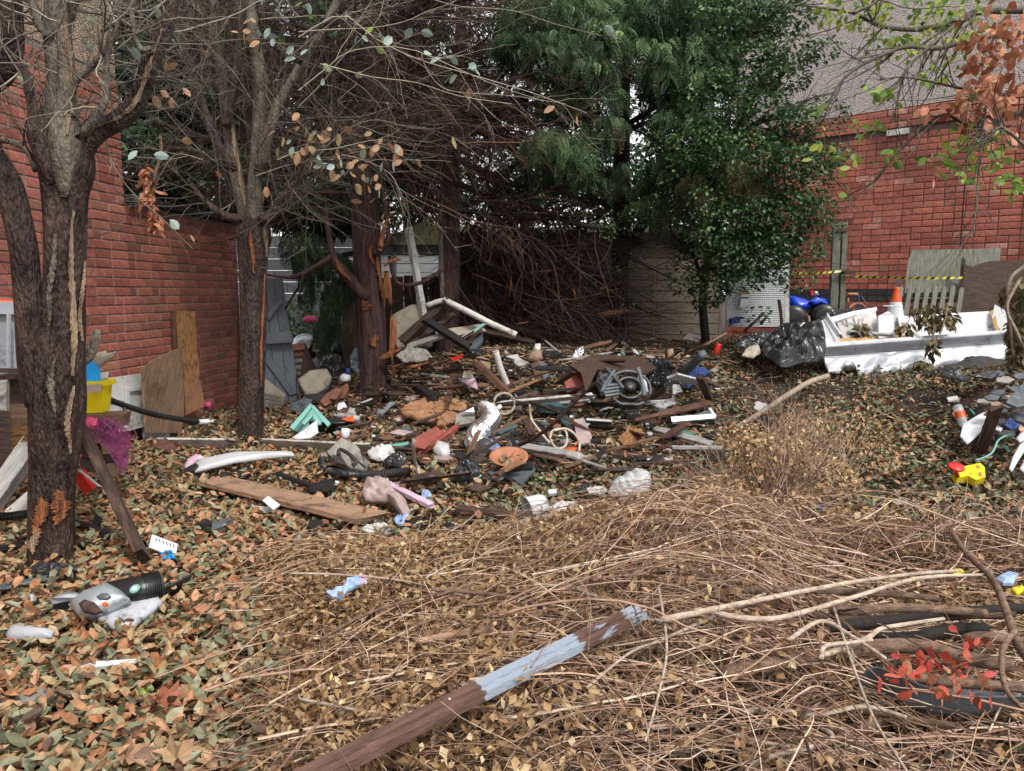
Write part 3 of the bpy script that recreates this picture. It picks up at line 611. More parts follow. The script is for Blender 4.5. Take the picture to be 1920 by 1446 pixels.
for k, q in B1.items():
    V, F = limb(q, 40 if len(q) > 6 else 22, 18 if k in 'abc' else 9, .13, ord(k)); mk('branch', V, F, MT['bark' if k in 'ad' else 'bark_grey'], parent=t1, loc=WL[t1.name], smooth=True)
wound('exposed_wood', smooth_path(B1['a'], 60), .25, .8, .0, .3, MT['bare_pale'], t1, seed=11); wound('exposed_wood', smooth_path(B1['c'], 60), .2, .8, .2, .45, MT['bare_pale'], t1, seed=12)
def stack(Bs, K=14): A = [smooth_path(q, K) for q in Bs]; return np.stack([a[:, :3] for a in A]), np.stack([a[:, 3] for a in A])
PP, RR = stack(list(B1.values())[0:10] + [left[7:]])
P2, R2 = sprout(PP, np.minimum(RR, .012), 110, (.25, .8), rg, 9, .5, 1., .05, .28, .4, .0016)
P3_, R3 = sprout(P2, R2, 560, (.10, .38), rg, 6, .6, .9, .0, .3, .6, .0010)
twigmesh('twigs', [(P2, R2), (P3_, R3)], MT['grey_twig'], t1, rg, 4)
# torn plate of bark behind the trunk
V, F = limb(TP([(150, 690, 4), (168, 670, 10), (178, 640, 11), (182, 618, 6)], d1+.12), 14, 8, .3); mk('bark_flap', V, F, MT['bark_grey'], parent=t1, loc=WL[t1.name])

# --- pollarded tree in front of the garden wall
d2 = 6.2; t2 = thing('pollarded_tree', 'slim pollarded tree with a straight ridged trunk in front of the brick garden wall', 'tree', G(470, 832))
trunk = TP([(470, 845, 34), (470, 825, 27), (469, 780, 25), (472, 700, 25), (475, 620, 24), (474, 540, 25), (474, 480, 28), (475, 440, 33), (472, 408, 28), (470, 385, 16)], d2)
V, F = limb(trunk, 180, 64, .13, 31); mk('trunk', V, F, MT['bark'], parent=t2, loc=WL[t2.name], smooth=True); Q = smooth_path(trunk, 100)
for (a, b, x, w_, m, sd_) in ((.60, .80, -.05, .12, 'bare_orange', 1), (.66, .88, .75, .14, 'bare_pale', 2), (.3, .6, .7, .08, 'bare_orange', 3)): wound('exposed_wood', Q, a, b, x, w_, MT[m], t2, seed=sd_)
B2 = [TP(q, d2+dz) for q, dz in (([(468, 425, 16), (452, 370, 13), (440, 310, 13), (428, 230, 12), (415, 140, 10), (405, 60, 9), (400, -30, 8)], .05),
    ([(480, 425, 16), (478, 340, 14), (484, 250, 13), (490, 160, 14), (474, 70, 13), (462, -30, 12)], -.05), ([(490, 415, 12), (515, 400, 9), (527, 370, 8), (545, 345, 7), (552, 325, 5)], -.12),
    ([(455, 412, 10), (425, 405, 8), (400, 390, 7), (378, 370, 5), (358, 345, 4)], -.1), ([(462, 410, 13), (438, 340, 11), (405, 260, 10), (372, 180, 9), (345, 80, 8), (332, -30, 7)], .12),
    ([(495, 420, 10), (540, 360, 7), (575, 320, 7), (600, 290, 5), (645, 240, 4)], -.15), ([(485, 320, 11), (518, 205, 10), (560, 130, 8), (615, 40, 8), (645, -30, 7)], -.1),
    ([(482, 300, 8), (466, 220, 9), (465, 150, 9), (470, 40, 8)], .2), ([(425, 240, 8), (440, 150, 7), (450, 60, 6), (452, -20, 6)], -.1), ([(560, 120, 6), (590, 60, 5), (640, 30, 4), (700, 8, 3), (745, -20, 3)], -.2),
    ([(372, 180, 6), (350, 110, 5), (338, 40, 5)], .1), ([(440, 320, 8), (400, 250, 6), (385, 200, 5), (380, 120, 4), (388, 30, 4)], -.15))]
for k, q in enumerate(B2):
    V, F = limb(q, 36, 14, .14, 40+k); mk('branch', V, F, MT['bark_grey' if k in (0, 1, 6) else 'bark'], parent=t2, loc=WL[t2.name], smooth=True)
for q in (B2[0], B2[1]): wound('exposed_wood', smooth_path(q, 50), .05, .6, .3, .3, MT['bare_pale' if q is B2[0] else 'bark_grey'], t2, seed=5)
PP, RR = stack(B2)
P2, R2 = sprout(PP, np.minimum(RR, .014), 190, (.4, 1.3), rg, 10, .6, .9, .03, .22, .38, .0022)
P3_, R3 = sprout(P2, R2, 1700, (.15, .6), rg, 7, .6, .9, .0, .25, .6, .0014)
# long bleached shoots reaching to the right
LS = [([(540, 110), (640, 30), (690, 22), (760, 5), (830, -15)], 5.6), ([(560, 70), (640, 28), (700, 70), (780, 110), (900, 145), (1000, 175), (1100, 212)], 5.4), ([(560, 60), (630, 55), (700, 52), (760, 40), (800, 22), (850, 5)], 5.5),
      ([(600, 120), (640, 130), (700, 145), (780, 155), (860, 180), (960, 195)], 5.4), ([(800, -5), (860, 12), (960, 20), (1040, 45), (1130, 68)], 5.6), ([(560, 170), (610, 130), (660, 95), (760, 90), (860, 130), (930, 160), (1020, 190)], 5.3),
      ([(590, 300), (640, 250), (700, 225), (770, 240), (800, 238)], 5.6), ([(560, 200), (600, 160), (640, 110), (690, 60), (720, 20)], 5.7), ([(790, 100), (800, 130), (830, 165), (880, 175), (960, 180), (1060, 195)], 5.4), ([(520, 300), (560, 285), (620, 280), (665, 270), (700, 262)], 5.5),
      ([(640, 290), (680, 300), (730, 325), (755, 370)], 5.5), ([(480, 330), (540, 310), (600, 300), (625, 300)], 5.6), ([(380, 300), (330, 290), (300, 330), (288, 360)], 5.7), ([(300, 200), (250, 190), (215, 195)], 5.9)]
PL = np.stack([smooth_path([D(x, y, d) for x, y in q], 16) for q, d in LS]); RL = np.tile(np.linspace(.0048, .0018, 16), (len(LS), 1))
P4, R4 = sprout(PL, RL, 90, (.2, .7), rg, 8, .8, .55, .0, .2, .55, .0015); P5, R5 = sprout(P4, R4, 160, (.1, .3), rg, 6, .7, .6, 0, .2, .6, .0012)
twigmesh('twigs', [(P2, R2), (P3_, R3)], MT['grey_twig'], t2, rg, 4, (.35, .25)); twigmesh('long_shoots', [(PL, RL), (P4, R4), (P5, R5)], MT['grey_twig'], t2, rg, 4, (.8, .12))
pale = [(773, 53), (790, 58), (703, 63), (690, 75), (727, 77), (670, 67), (668, 137), (807, 100), (827, 108), (843, 107), (842, 147), (857, 141), (893, 122), (1112, 58), (1133, 48), (1142, 62), (523, 7), (540, 10), (550, 87), (578, 93), (555, 110), (605, 122), (608, 150), (628, 77), (617, 307), (590, 303), (627, 310), (600, 296), (640, 322), (655, 318), (577, 6), (530, 2), (888, 128), (650, 20), (710, 70), (735, 70)]
for x, y in pale: hang_leaf(LF_PALE, D(x, y, 5.45), rg.uniform(.07, .10), t2, rg)
for x, y in ((295, 17), (248, 88), (163, 88), (160, 33), (32, 145), (258, 283), (288, 290), (220, 267), (318, 412), (150, 75), (50, 235), (140, 95)): hang_leaf(LF_PALE, D(x, y, 3.4), rg.uniform(.045, .065), t1, rg)
for x, y in ((577, 32), (520, 73), (700, 52), (712, 60), (568, 5), (1140, 50), (705, 90)): hang_leaf(LF_LIME, D(x, y, 5.45), rg.uniform(.06, .09), t2, rg)
org = [(310, 118), (335, 120), (300, 170), (288, 180), (323, 183), (343, 165), (340, 263), (560, 230), (573, 240), (575, 275), (610, 270), (570, 280), (523, 275), (545, 275), (558, 285), (632, 250), (880, 165), (1040, 200), (1082, 215), (850, 255), (670, 272), (725, 272), (780, 300), (355, 440), (740, 270), (660, 325), (700, 330), (712, 345), (690, 350), (640, 330), (665, 345), (720, 400), (708, 420), (690, 310), (600, 255), (590, 250), (620, 262), (630, 285), (604, 245), (742, 285), (480, 350), (500, 350), (497, 365), (405, 320), (385, 95)]
for x, y in org: hang_leaf(LF_ORG, D(x, y, 5.5), rg.uniform(.07, .105), t2, rg, 1.2)
for k in range(60):
    x, y = [(600, 270), (680, 330), (650, 300), (480, 60), (560, 250), (720, 290)][rg.integers(6)]; hang_leaf(LF_ORG if rg.random() < .7 else LF_PALE, D(x + rg.normal(0, 22), y + rg.normal(0, 18), 5.5 + rg.normal(0, .1)), rg.uniform(.05, .09), t2, rg, 1.3)
# hanging clump of rust coloured dead leaves on the forked tree
dc = thing('dead_leaf_cluster', 'rust-red shrivelled leaf cluster hanging before the corner of the left brick building', 'dead leaves', D(283, 400, 5.2))
V, F = limb(TP([(300, 250, 2), (302, 290, 3), (290, 330, 3), (285, 380, 3), (292, 430, 2)], 5.2), 12, 5); mk('stem', V, F, MT['branch_brown'], parent=dc, loc=WL[dc.name])
for k in range(80):
    s = rg.random(); hang_leaf(LF_SHR, D(274 + 20*s + rg.normal(0, 6), 315 + 118*s + rg.normal(0, 6), 5.2 + rg.normal(0, .04)), rg.uniform(.05, .10), dc, rg, 1.5)

# --- conifers
def conifer(tr, ztop, zlow, nb, rg, blen=(1.0, 2.2), azr=(0, 6.28), droop=-.25, n2=24, n3=5, curve=.12):
    P, R = [], []
    K = 10; z = rg.uniform(zlow, ztop, nb); az = rg.uniform(*azr, nb); L = rg.uniform(*blen, nb); c = np.interp(z, tr[:, 2], tr[:, 0]); cy_ = np.interp(z, tr[:, 2], tr[:, 1])
    s = np.linspace(0, 1, K)[None, :]; dr = rg.normal(droop, .15, nb)[:, None]
    wob = rg.normal(0, curve, (nb, 1))*np.sin(s*4 + rg.uniform(0, 6, (nb, 1)))
    a = az[:, None] + wob*2; x = c[:, None] + np.cumsum(np.cos(a)*L[:, None]/K, 1); y = cy_[:, None] + np.cumsum(np.sin(a)*L[:, None]/K, 1)
    zz = z[:, None] + L[:, None]*(dr*s + .35*(s**2)*rg.uniform(0, 1, (nb, 1))) + .03*np.sin(s*9+z[:, None]*7)
    P = np.stack([x, y, zz], -1); R = (rg.uniform(.010, .026, nb))[:, None]*np.linspace(1, .2, K)[None, :]
    P2, R2 = sprout(P, R, nb*n2, (.25, .7), rg, 6, .9, .75, -.12, .16, .4, .0022, (.2, 1), .4, .3)
    P3, R3 = sprout(P2, R2, nb*n2*n3, (.10, .32), rg, 4, .8, .6, -.12, .18, .6, .0019, (.1, 1), .5, .2)
    return (P, R), (P2, R2), (P3, R3)
dB = 7.65; t3 = thing('splintered_conifer', 'red-brown dead conifer whose trunk is split open showing orange wood', 'tree', G(700, 745))
trunk = TP([(702, 765, 44), (702, 735, 36), (701, 680, 32), (698, 620, 31), (695, 560, 31), (690, 500, 30), (688, 440, 30), (686, 360, 27), (684, 260, 22), (700, 160, 17), (698, 60, 15), (695, -80, 12)], dB); trunk[:, 3] *= .88
V, F = limb(trunk, 150, 54, .15, 61); mk('trunk', V, F, MT['bark_red'], parent=t3, loc=WL[t3.name], smooth=True); Q = smooth_path(trunk, 120)
for (a, b, x, w_, sd_, lf) in ((.34, .50, .72, .17, 1, .02), (.46, .52, .25, .12, 2, .02), (.23, .265, .12, .25, 3, .012), (.10, .23, 1.0, .16, 4, .05), (.33, .36, -.4, .25, 6, .01)): wound('splintered_wood', Q, a, b, x, w_, MT['bare_orange'], t3, lf, sd_, .8)
for rows in ([(712, 470, 8), (722, 420, 5), (735, 400, 2)], [(735, 590, 4), (738, 620, 9), (736, 655, 8), (728, 668, 3)], [(724, 508, 6), (728, 545, 9), (734, 570, 3)], [(712, 672, 3), (730, 665, 8), (752, 655, 2)], [(720, 500, 2), (735, 488, 5), (752, 487, 2)], [(735, 690, 2), (760, 682, 5), (795, 676, 2)]):
    V, F = limb(TP(rows, dB-.2), 10, 7, .5, rows[0][0]); mk('splinter', V, F, MT['bare_orange'], parent=t3, loc=WL[t3.name])
for rows in ([(690, 560, 14), (662, 530, 12), (640, 505, 11), (625, 480, 7), (615, 430, 5), (608, 370, 3)], [(625, 480, 7), (585, 505, 6), (545, 520, 4), (500, 515, 2)], [(700, 480, 8), (722, 460, 7), (728, 435, 5), (715, 350, 5), (710, 260, 4)], [(730, 480, 4), (745, 530, 4), (790, 530, 4), (830, 505, 3)], [(698, 250, 8), (745, 210, 6), (760, 130, 5), (765, 0, 5)]):
    V, F = limb(TP(rows, dB-.1), 26, 10, .15, rows[0][1]); mk('branch', V, F, MT['bark_red'], parent=t3, loc=WL[t3.name], smooth=True)
wound('splintered_wood', smooth_path(TP([(690, 560, 14), (662, 530, 13), (640, 505, 12), (625, 480, 8)], dB-.1), 30), .4, .9, -.1, .4, MT['bare_orange'], t3, .01, 9, .6)
A, B_, C_ = conifer(trunk[::1][:, :3], 5.1, 2.35, 118, rg, (.8, 2.4), droop=-.12)
twigmesh('dead_twigs', [A, B_, C_], MT['dead_needle'], t3, rg, 3, (.42, .24))
dC = 8.5; t4 = thing('dark_conifer', 'dark conifer with curved bare boughs between the splintered one and the garage', 'tree', G(845, 655))
trunk = TP([(843, 665, 26), (842, 600, 21), (843, 520, 20), (845, 440, 19), (845, 350, 20), (846, 280, 18), (855, 200, 14), (862, 100, 12), (868, -80, 9)], dC)
V, F = limb(trunk, 80, 24, .12, 71); mk('trunk', V, F, MT['bark_red'], parent=t4, loc=WL[t4.name], smooth=True)
V, F = limb(TP([(830, 560, 5), (826, 440, 5), (828, 350, 4), (822, 310, 3)], dC-.15), 20, 8, .2, 5); mk('branch', V, F, MT['bark_grey'], parent=t4, loc=WL[t4.name], smooth=True)
bows = [[(845, 300, 9), (870, 230, 14), (900, 195, 13), (945, 190, 9), (990, 185, 6)], [(850, 300, 9), (880, 250, 9), (920, 225, 10), (950, 195, 6)], [(848, 290, 8), (880, 310, 7), (930, 330, 6), (975, 350, 5), (1020, 340, 4)], [(845, 290, 6), (815, 300, 5), (800, 340, 5), (806, 380, 5), (840, 400, 5), (880, 385, 5), (930, 350, 4), (990, 280, 4)],
        [(900, 215, 6), (930, 250, 6), (975, 270, 6), (1010, 290, 4), (1040, 310, 3)], [(845, 395, 7), (900, 400, 5), (960, 430, 5), (1040, 470, 4), (1120, 540, 3)], [(850, 340, 6), (910, 370, 6), (960, 400, 5), (1000, 450, 5), (1030, 540, 4)], [(930, 340, 5), (1000, 390, 5), (1080, 420, 5), (1150, 430, 4)], [(846, 250, 7), (800, 230, 5), (760, 225, 4), (730, 235, 3)], [(850, 290, 6), (790, 280, 5), (745, 275, 4), (705, 300, 3)]]
for k, rows in enumerate(bows):
    V, F = limb(TP(rows, dC-.15-.05*(k % 3)), 34, 9, .12, k+80); mk('bough', V, F, MT['bark_black'], parent=t4, loc=WL[t4.name], smooth=True)
A, B_, C_ = conifer(trunk[:, :3], 5.3, 2.7, 60, rg, (.6, 1.7), (1.2, 5.4), droop=-.05); PP, RR = stack([TP(r, dC-.15) for r in bows])
D_, DR = sprout(PP, RR, 260, (.3, 1.0), rg, 8, .7, .8, -.1, .2, .45, .003); E_, ER = sprout(D_, DR, 1100, (.15, .5), rg, 6, .7, .8, -.1, .2, .6, .0016)
twigmesh('dead_twigs', [A, B_, C_], MT['dead_needle'], t4, rg, 3, (.30, .22)); twigmesh('bare_twigs', [(D_, DR), (E_, ER)], MT['dead_needle'], t4, rg, 3, (.25, .2))
# slumped dead boughs in front of the garage
sb = thing('fallen_boughs', 'tangle of blackish broken boughs slumped against the concrete garage', 'branches', G(1010, 640))
P, R = [], []
for k in range(170):
    x0, y0 = rg.uniform(870, 1130), rg.uniform(400, 500); x1 = x0 + rg.normal(40, 90); y1 = rg.uniform(560, 655); dd = rg.uniform(8.5, 9.5)
    q = smooth_path([D(x0, y0, dd+.1), D((x0+x1)/2 + rg.normal(-30, 40), (y0+y1)/2 + rg.normal(20, 25), dd), D(x1, y1, dd-.3)], 12); P.append(q); R.append(np.linspace(rg.uniform(.006, .022), .003, 12))
for k in range(120):
    x0, y0 = rg.uniform(840, 1010), rg.uniform(420, 600); x1 = x0 + rg.uniform(80, 300); y1 = y0 + rg.uniform(-30, 90); dd = rg.uniform(8.2, 9.4)
    P.append(smooth_path([D(x0, y0, dd), D((x0+x1)/2, (y0+y1)/2 + rg.normal(35, 18), dd), D(x1, min(y1, 640), dd)], 12)); R.append(np.linspace(rg.uniform(.004, .014), .002, 12))
P = np.stack(P); R = np.stack(R)
for k in range(40):
    V, F = tube_batch(P[k:k+1], R[k:k+1]*1.1, 7); mk('bough', V, F, MT['bark_black'], parent=sb, loc=WL[sb.name], smooth=True)
A_, AR = sprout(P, R, 1500, (.25, .8), rg, 7, .8, .7, -.1, .2, .5, .002); B_, BR = sprout(A_, AR, 2200, (.1, .4), rg, 5, .7, .8, 0, .2, .6, .0013)
twigmesh('twigs', [(P[40:], R[40:]), (A_, AR), (B_, BR)], MT['dead_needle'], sb, rg, 3, (.28, .2))

# --- living conifer and holly
def fronds(n, rg):
    """drooping flat spray template list"""
    T = []
    for v in range(3):
        V, F = [], []; K = 6
        for k in range(K):
            s = k/K; x = s*.9; z = -.55*s*s; L_ = .38*(1-s*.6)
            for sg in (-1, 1):
                b = len(V); V += [(x, 0, z), (x+.05, sg*.012, z), (x+L_*.75, sg*L_*.62, z-.22*L_-.06*v), (x+L_*.45, sg*L_*.55, z-.1*L_)]; F.append([b, b+1, b+2, b+3])
        b = len(V); V += [(0, -.012, 0), (0, .012, 0), (1, 0, -.62)]; 
        T.append((np.array(V), [np.array(F), np.array([[b, b+1, b+2]])]))
    return T
FT = fronds(3, rg); FT2 = [(V[:16], [F[0][:4]*1]) for V, F in [(f[0], f[1]) for f in FT]]
def crown(name, parent, ell, m, rg, size=(.10, .2), T=FT, down=(.3, 1.0), shell=.6, bias=None):
    Ps, Cs, Az = [], [], []
    for (px, py, d, rx, ry, rz, n) in ell:
        c = D(px, py, d); v = rdir(n, rg); r = rg.uniform(0, 1, n)**(1/3)*(1-shell) + shell*rg.uniform(.75, 1.08, n); p = c + v*r[:, None]*np.array([rx, ry, rz])*d/FPX
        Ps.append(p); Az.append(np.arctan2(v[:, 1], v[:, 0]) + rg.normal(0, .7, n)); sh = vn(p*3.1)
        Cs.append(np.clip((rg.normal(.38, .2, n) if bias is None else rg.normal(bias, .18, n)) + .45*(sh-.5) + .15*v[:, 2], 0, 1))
    P = np.concatenate(Ps); Az = np.concatenate(Az); Cc = np.concatenate(Cs); n = len(P); k = rg.integers(0, len(T), n)
    M = rotm(Az, -rg.uniform(*down, n), rg.normal(0, .5, n), rg.uniform(*size, n)); Vs, Fs, Rs, o_ = [], [], [], 0
    for j in range(len(T)):
        s = k == j; V, F, r = scatter(T[j][0], T[j][1], M[s], P[s], Cc[s]); Vs.append(V); Fs += [f+o_ for f in F]; Rs.append(r); o_ += len(V)
    o = mk(name, np.concatenate(Vs), Fs, m, parent=parent, loc=WL[parent.name] if parent else (0, 0, 0), rnd=np.concatenate(Rs)); o['kind'] = 'stuff'; return o
d5 = 9.0; t5 = thing('green_conifer', 'tall green conifer with drooping feathery sprays over the middle of the plot', 'tree', D(1165, 640, d5))
trunk = TP([(1160, 640, 20), (1162, 520, 18), (1165, 400, 17), (1166, 250, 16), (1168, 100, 14), (1170, -100, 12)], d5)
V, F = limb(trunk, 60, 20, .12, 91); mk('trunk', V, F, MT['bark_black'], parent=t5, loc=WL[t5.name], smooth=True)
b5 = [[(1165, 260, 7), (1120, 230, 6), (1060, 220, 5), (1000, 240, 3)], [(1165, 180, 7), (1110, 130, 6), (1040, 100, 5), (960, 95, 3)], [(1166, 90, 7), (1110, 40, 6), (1020, 20, 5), (950, 30, 3)], [(1166, 250, 6), (1220, 230, 5), (1290, 240, 4)], [(1166, 330, 6), (1100, 330, 5), (1040, 360, 3)], [(1166, 240, 6), (1230, 200, 5), (1300, 150, 4)], [(1166, 120, 6), (1230, 60, 6), (1300, 30, 4)], [(1165, 480, 7), (1200, 420, 6), (1215, 360, 6), (1240, 300, 4)], [(1165, 500, 7), (1185, 460, 8), (1195, 440, 7), (1260, 350, 4), (1300, 330, 3)], [(1160, 420, 6), (1130, 380, 5), (1080, 370, 3)]]
for k, rows in enumerate(b5): V, F = limb(TP(rows, d5-.2), 26, 8, .12, 95+k); mk('bough', V, F, MT['bark_black'], parent=t5, loc=WL[t5.name], smooth=True)
PP, RR = stack([TP(r, d5-.2) for r in b5]); A_, AR = sprout(PP, RR, 220, (.3, .9), rg, 7, .8, .8, -.05, .2, .4, .003); B_, BR = sprout(A_, AR, 700, (.15, .5), rg, 5, .7, .8, 0, .2, .6, .0016)
twigmesh('twigs', [(A_, AR), (B_, BR)], MT['dead_needle'], t5, rg, 3, (.12, .1))
ell = [(985, 45, 7.9, 55, 90, 35, 300), (1050, 35, 8.0, 90, 100, 50, 700), (970, 85, 7.8, 45, 60, 25, 220), (1040, 105, 7.8, 75, 90, 38, 520), (1110, 85, 7.9, 75, 90, 50, 600), (1095, 140, 7.8, 60, 80, 28, 360), (1060, 185, 7.9, 45, 60, 16, 170), (1120, 30, 8.1, 100, 100, 50, 700),
       (1215, 30, 8.2, 80, 100, 60, 700), (1290, 40, 8.3, 90, 100, 70, 800), (1215, 110, 8.0, 55, 70, 35, 320), (1300, 130, 8.1, 80, 90, 65, 700), (1250, 150, 8.1, 50, 70, 40, 320), (1030, 270, 7.8, 45, 60, 30, 230), (1075, 295, 7.8, 45, 60, 30, 230), (1130, 240, 8.0, 45, 60, 22, 160),
       (1120, 185, 8.0, 60, 70, 25, 220), (1290, 235, 8.1, 70, 90, 50, 500), (1340, 300, 8.0, 60, 80, 50, 400), (1300, 20, 8.6, 160, 160, 60, 900), (1160, -30, 8.6, 220, 160, 50, 900), (1110, 260, 8.0, 30, 50, 14, 90), (1270, 320, 8.2, 60, 80, 40, 300), (1060, 330, 8.2, 70, 70, 22, 140), (1180, 330, 8.4, 50, 60, 30, 120), (1240, 390, 8.4, 60, 60, 30, 160)]
crown('crown', t5, ell, MT['green_spray'], rg, (.10, .22), bias=.52)
# lighter hanging olive tassels
crown('olive_sprays', t5, [(1400, 365, 7.7, 28, 40, 50, 260), (1370, 330, 7.7, 35, 40, 40, 160), (1300, 350, 7.8, 30, 40, 30, 90), (1385, 400, 7.7, 14, 20, 35, 90), (1150, 240, 7.9, 18, 30, 22, 50)], MT['olive_dead'], rg, (.10, .2), down=(.9, 1.5), bias=.8)
OV = [(np.array([(0, 0, 0), (.45, -.28, .07), (.5, 0, 0), (.45, .28, .07), (1, 0, -.06)]), [np.array([[0, 1, 2], [0, 2, 3], [1, 4, 2], [2, 4, 3]])])]
d6 = 7.8; t6 = thing('holly_tree', 'dark glossy small-leaved evergreen in front of the garage corner and white mesh panel', 'tree', D(1330, 640, 8.6))
trunk = TP([(1325, 655, 9), (1318, 560, 8), (1330, 470, 9), (1345, 380, 9), (1370, 280, 8), (1420, 170, 6), (1480, 90, 4)], 8.5); V, F = limb(trunk, 50, 12, .12, 96); mk('trunk', V, F, MT['bark_black'], parent=t6, loc=WL[t6.name], smooth=True)
b6 = [[(1345, 390, 6), (1400, 300, 5), (1470, 250, 4), (1540, 270, 2)], [(1370, 280, 6), (1420, 230, 5), (1500, 200, 3)], [(1330, 480, 6), (1380, 440, 5), (1440, 460, 3), (1500, 480, 2)], [(1320, 140, 4), (1400, 115, 4), (1470, 110, 3)], [(1345, 400, 5), (1430, 380, 4), (1520, 400, 2)], [(1370, 80, 5), (1400, 60, 5), (1480, 10, 4)], [(1325, 560, 4), (1300, 480, 4), (1260, 440, 3)], [(1440, 300, 3), (1490, 270, 3), (1560, 330, 2)]]
for k, rows in enumerate(b6): V, F = limb(TP(rows, 8.0), 22, 7, .12, 99+k); mk('branch', V, F, MT['bark_black'], parent=t6, loc=WL[t6.name], smooth=True)
PP, RR = stack([TP(r, 8.0) for r in b6]); A_, AR = sprout(PP, RR, 200, (.25, .7), rg, 6, .8, .8, 0, .2, .4, .0025); twigmesh('twigs', [(A_, AR)], MT['dead_needle'], t6, rg, 3, (.3, .1))
ell = [(1330, 60, 8.0, 80, 90, 60, 1300), (1400, 40, 7.9, 70, 80, 50, 900), (1470, 35, 7.9, 55, 60, 25, 420), (1400, 130, 7.8, 75, 80, 50, 1100), (1480, 100, 7.8, 55, 60, 28, 420), (1540, 95, 7.8, 35, 50, 18, 170), (1460, 150, 7.8, 60, 60, 25, 420), (1340, 200, 7.8, 75, 80, 60, 1300), (1420, 220, 7.7, 60, 70, 50, 900),
       (1490, 235, 7.7, 45, 50, 35, 420), (1310, 280, 7.7, 60, 70, 50, 1000), (1390, 300, 7.6, 75, 80, 55, 1400), (1460, 320, 7.6, 60, 70, 50, 1000), (1520, 300, 7.6, 50, 50, 35, 380), (1560, 290, 7.6, 35, 40, 25, 150), (1470, 400, 7.6, 65, 60, 45, 1100), (1530, 400, 7.6, 35, 50, 35, 320), (1400, 410, 7.6, 60, 60, 50, 1100), (1330, 380, 7.7, 50, 60, 45, 600),
       (1430, 470, 7.6, 60, 50, 40, 900), (1370, 480, 7.6, 45, 50, 45, 700), (1500, 470, 7.6, 45, 40, 28, 360), (1385, 525, 7.6, 45, 40, 24, 260), (1450, 515, 7.6, 35, 40, 16, 120), (1340, 530, 7.7, 30, 40, 40, 260), (1320, 450, 7.8, 40, 50, 40, 300), (1550, 430, 7.6, 30, 30, 30, 120), (1290, 330, 7.8, 50, 60, 50, 700), (1360, 430, 7.6, 60, 60, 60, 900), (1440, 430, 7.6, 70, 60, 60, 1000), (1280, 420, 8.2, 50, 60, 50, 420), (1500, 330, 7.6, 60, 60, 60, 700), (1400, 480, 7.6, 70, 50, 50, 800), (1540, 220, 7.6, 50, 50, 40, 260), (1290, 500, 8.3, 40, 60, 60, 420), (1325, 540, 7.9, 34, 40, 44, 420), (1300, 430, 8.0, 50, 50, 30, 420), (1490, 520, 7.6, 40, 30, 30, 160), (1420, 590, 7.6, 25, 30, 18, 60)]
crown('crown', t6, ell, MT['holly'], rg, (.040, .070), OV, (-.6, 1.0), bias=.45)
crown('pale_sprigs', t6, [(1230, 270, 7.9, 30, 30, 20, 110), (1320, 260, 7.6, 50, 30, 40, 260), (1180, 410, 8.3, 50, 40, 30, 110), (1130, 430, 8.3, 30, 30, 20, 60), (1290, 590, 8.4, 40, 30, 40, 60), (1170, 520, 8.5, 50, 30, 60, 90), (1230, 400, 8.4, 60, 30, 40, 160)], MT['holly'], rg, (.035, .065), OV, (-.6, 1.0), bias=.8)
# --- sprays in the gap left of the splintered conifer
t7 = thing('hanging_bough', 'dark green hanging conifer bough beside the blue-grey door', 'bough', D(600, 480, 8.0))
V, F = limb(TP([(690, 470, 5, 8.0), (640, 480, 5, 8), (600, 500, 4, 8), (560, 540, 3, 8), (535, 580, 2, 8)], 8), 20, 7); mk('stem', V, F, MT['bark_black'], parent=t7, loc=WL[t7.name], smooth=True)
crown('crown', t7, [(585, 490, 8.0, 35, 50, 28, 200), (630, 500, 8.0, 35, 50, 30, 200), (575, 540, 8.3, 18, 40, 30, 90), (620, 580, 7.9, 18, 30, 55, 230), (605, 620, 7.9, 15, 30, 30, 110), (645, 545, 8, 20, 30, 30, 90), (570, 460, 8, 50, 50, 30, 200)], MT['green_spray'], rg, (.08, .17), down=(.9, 1.4), bias=.2)

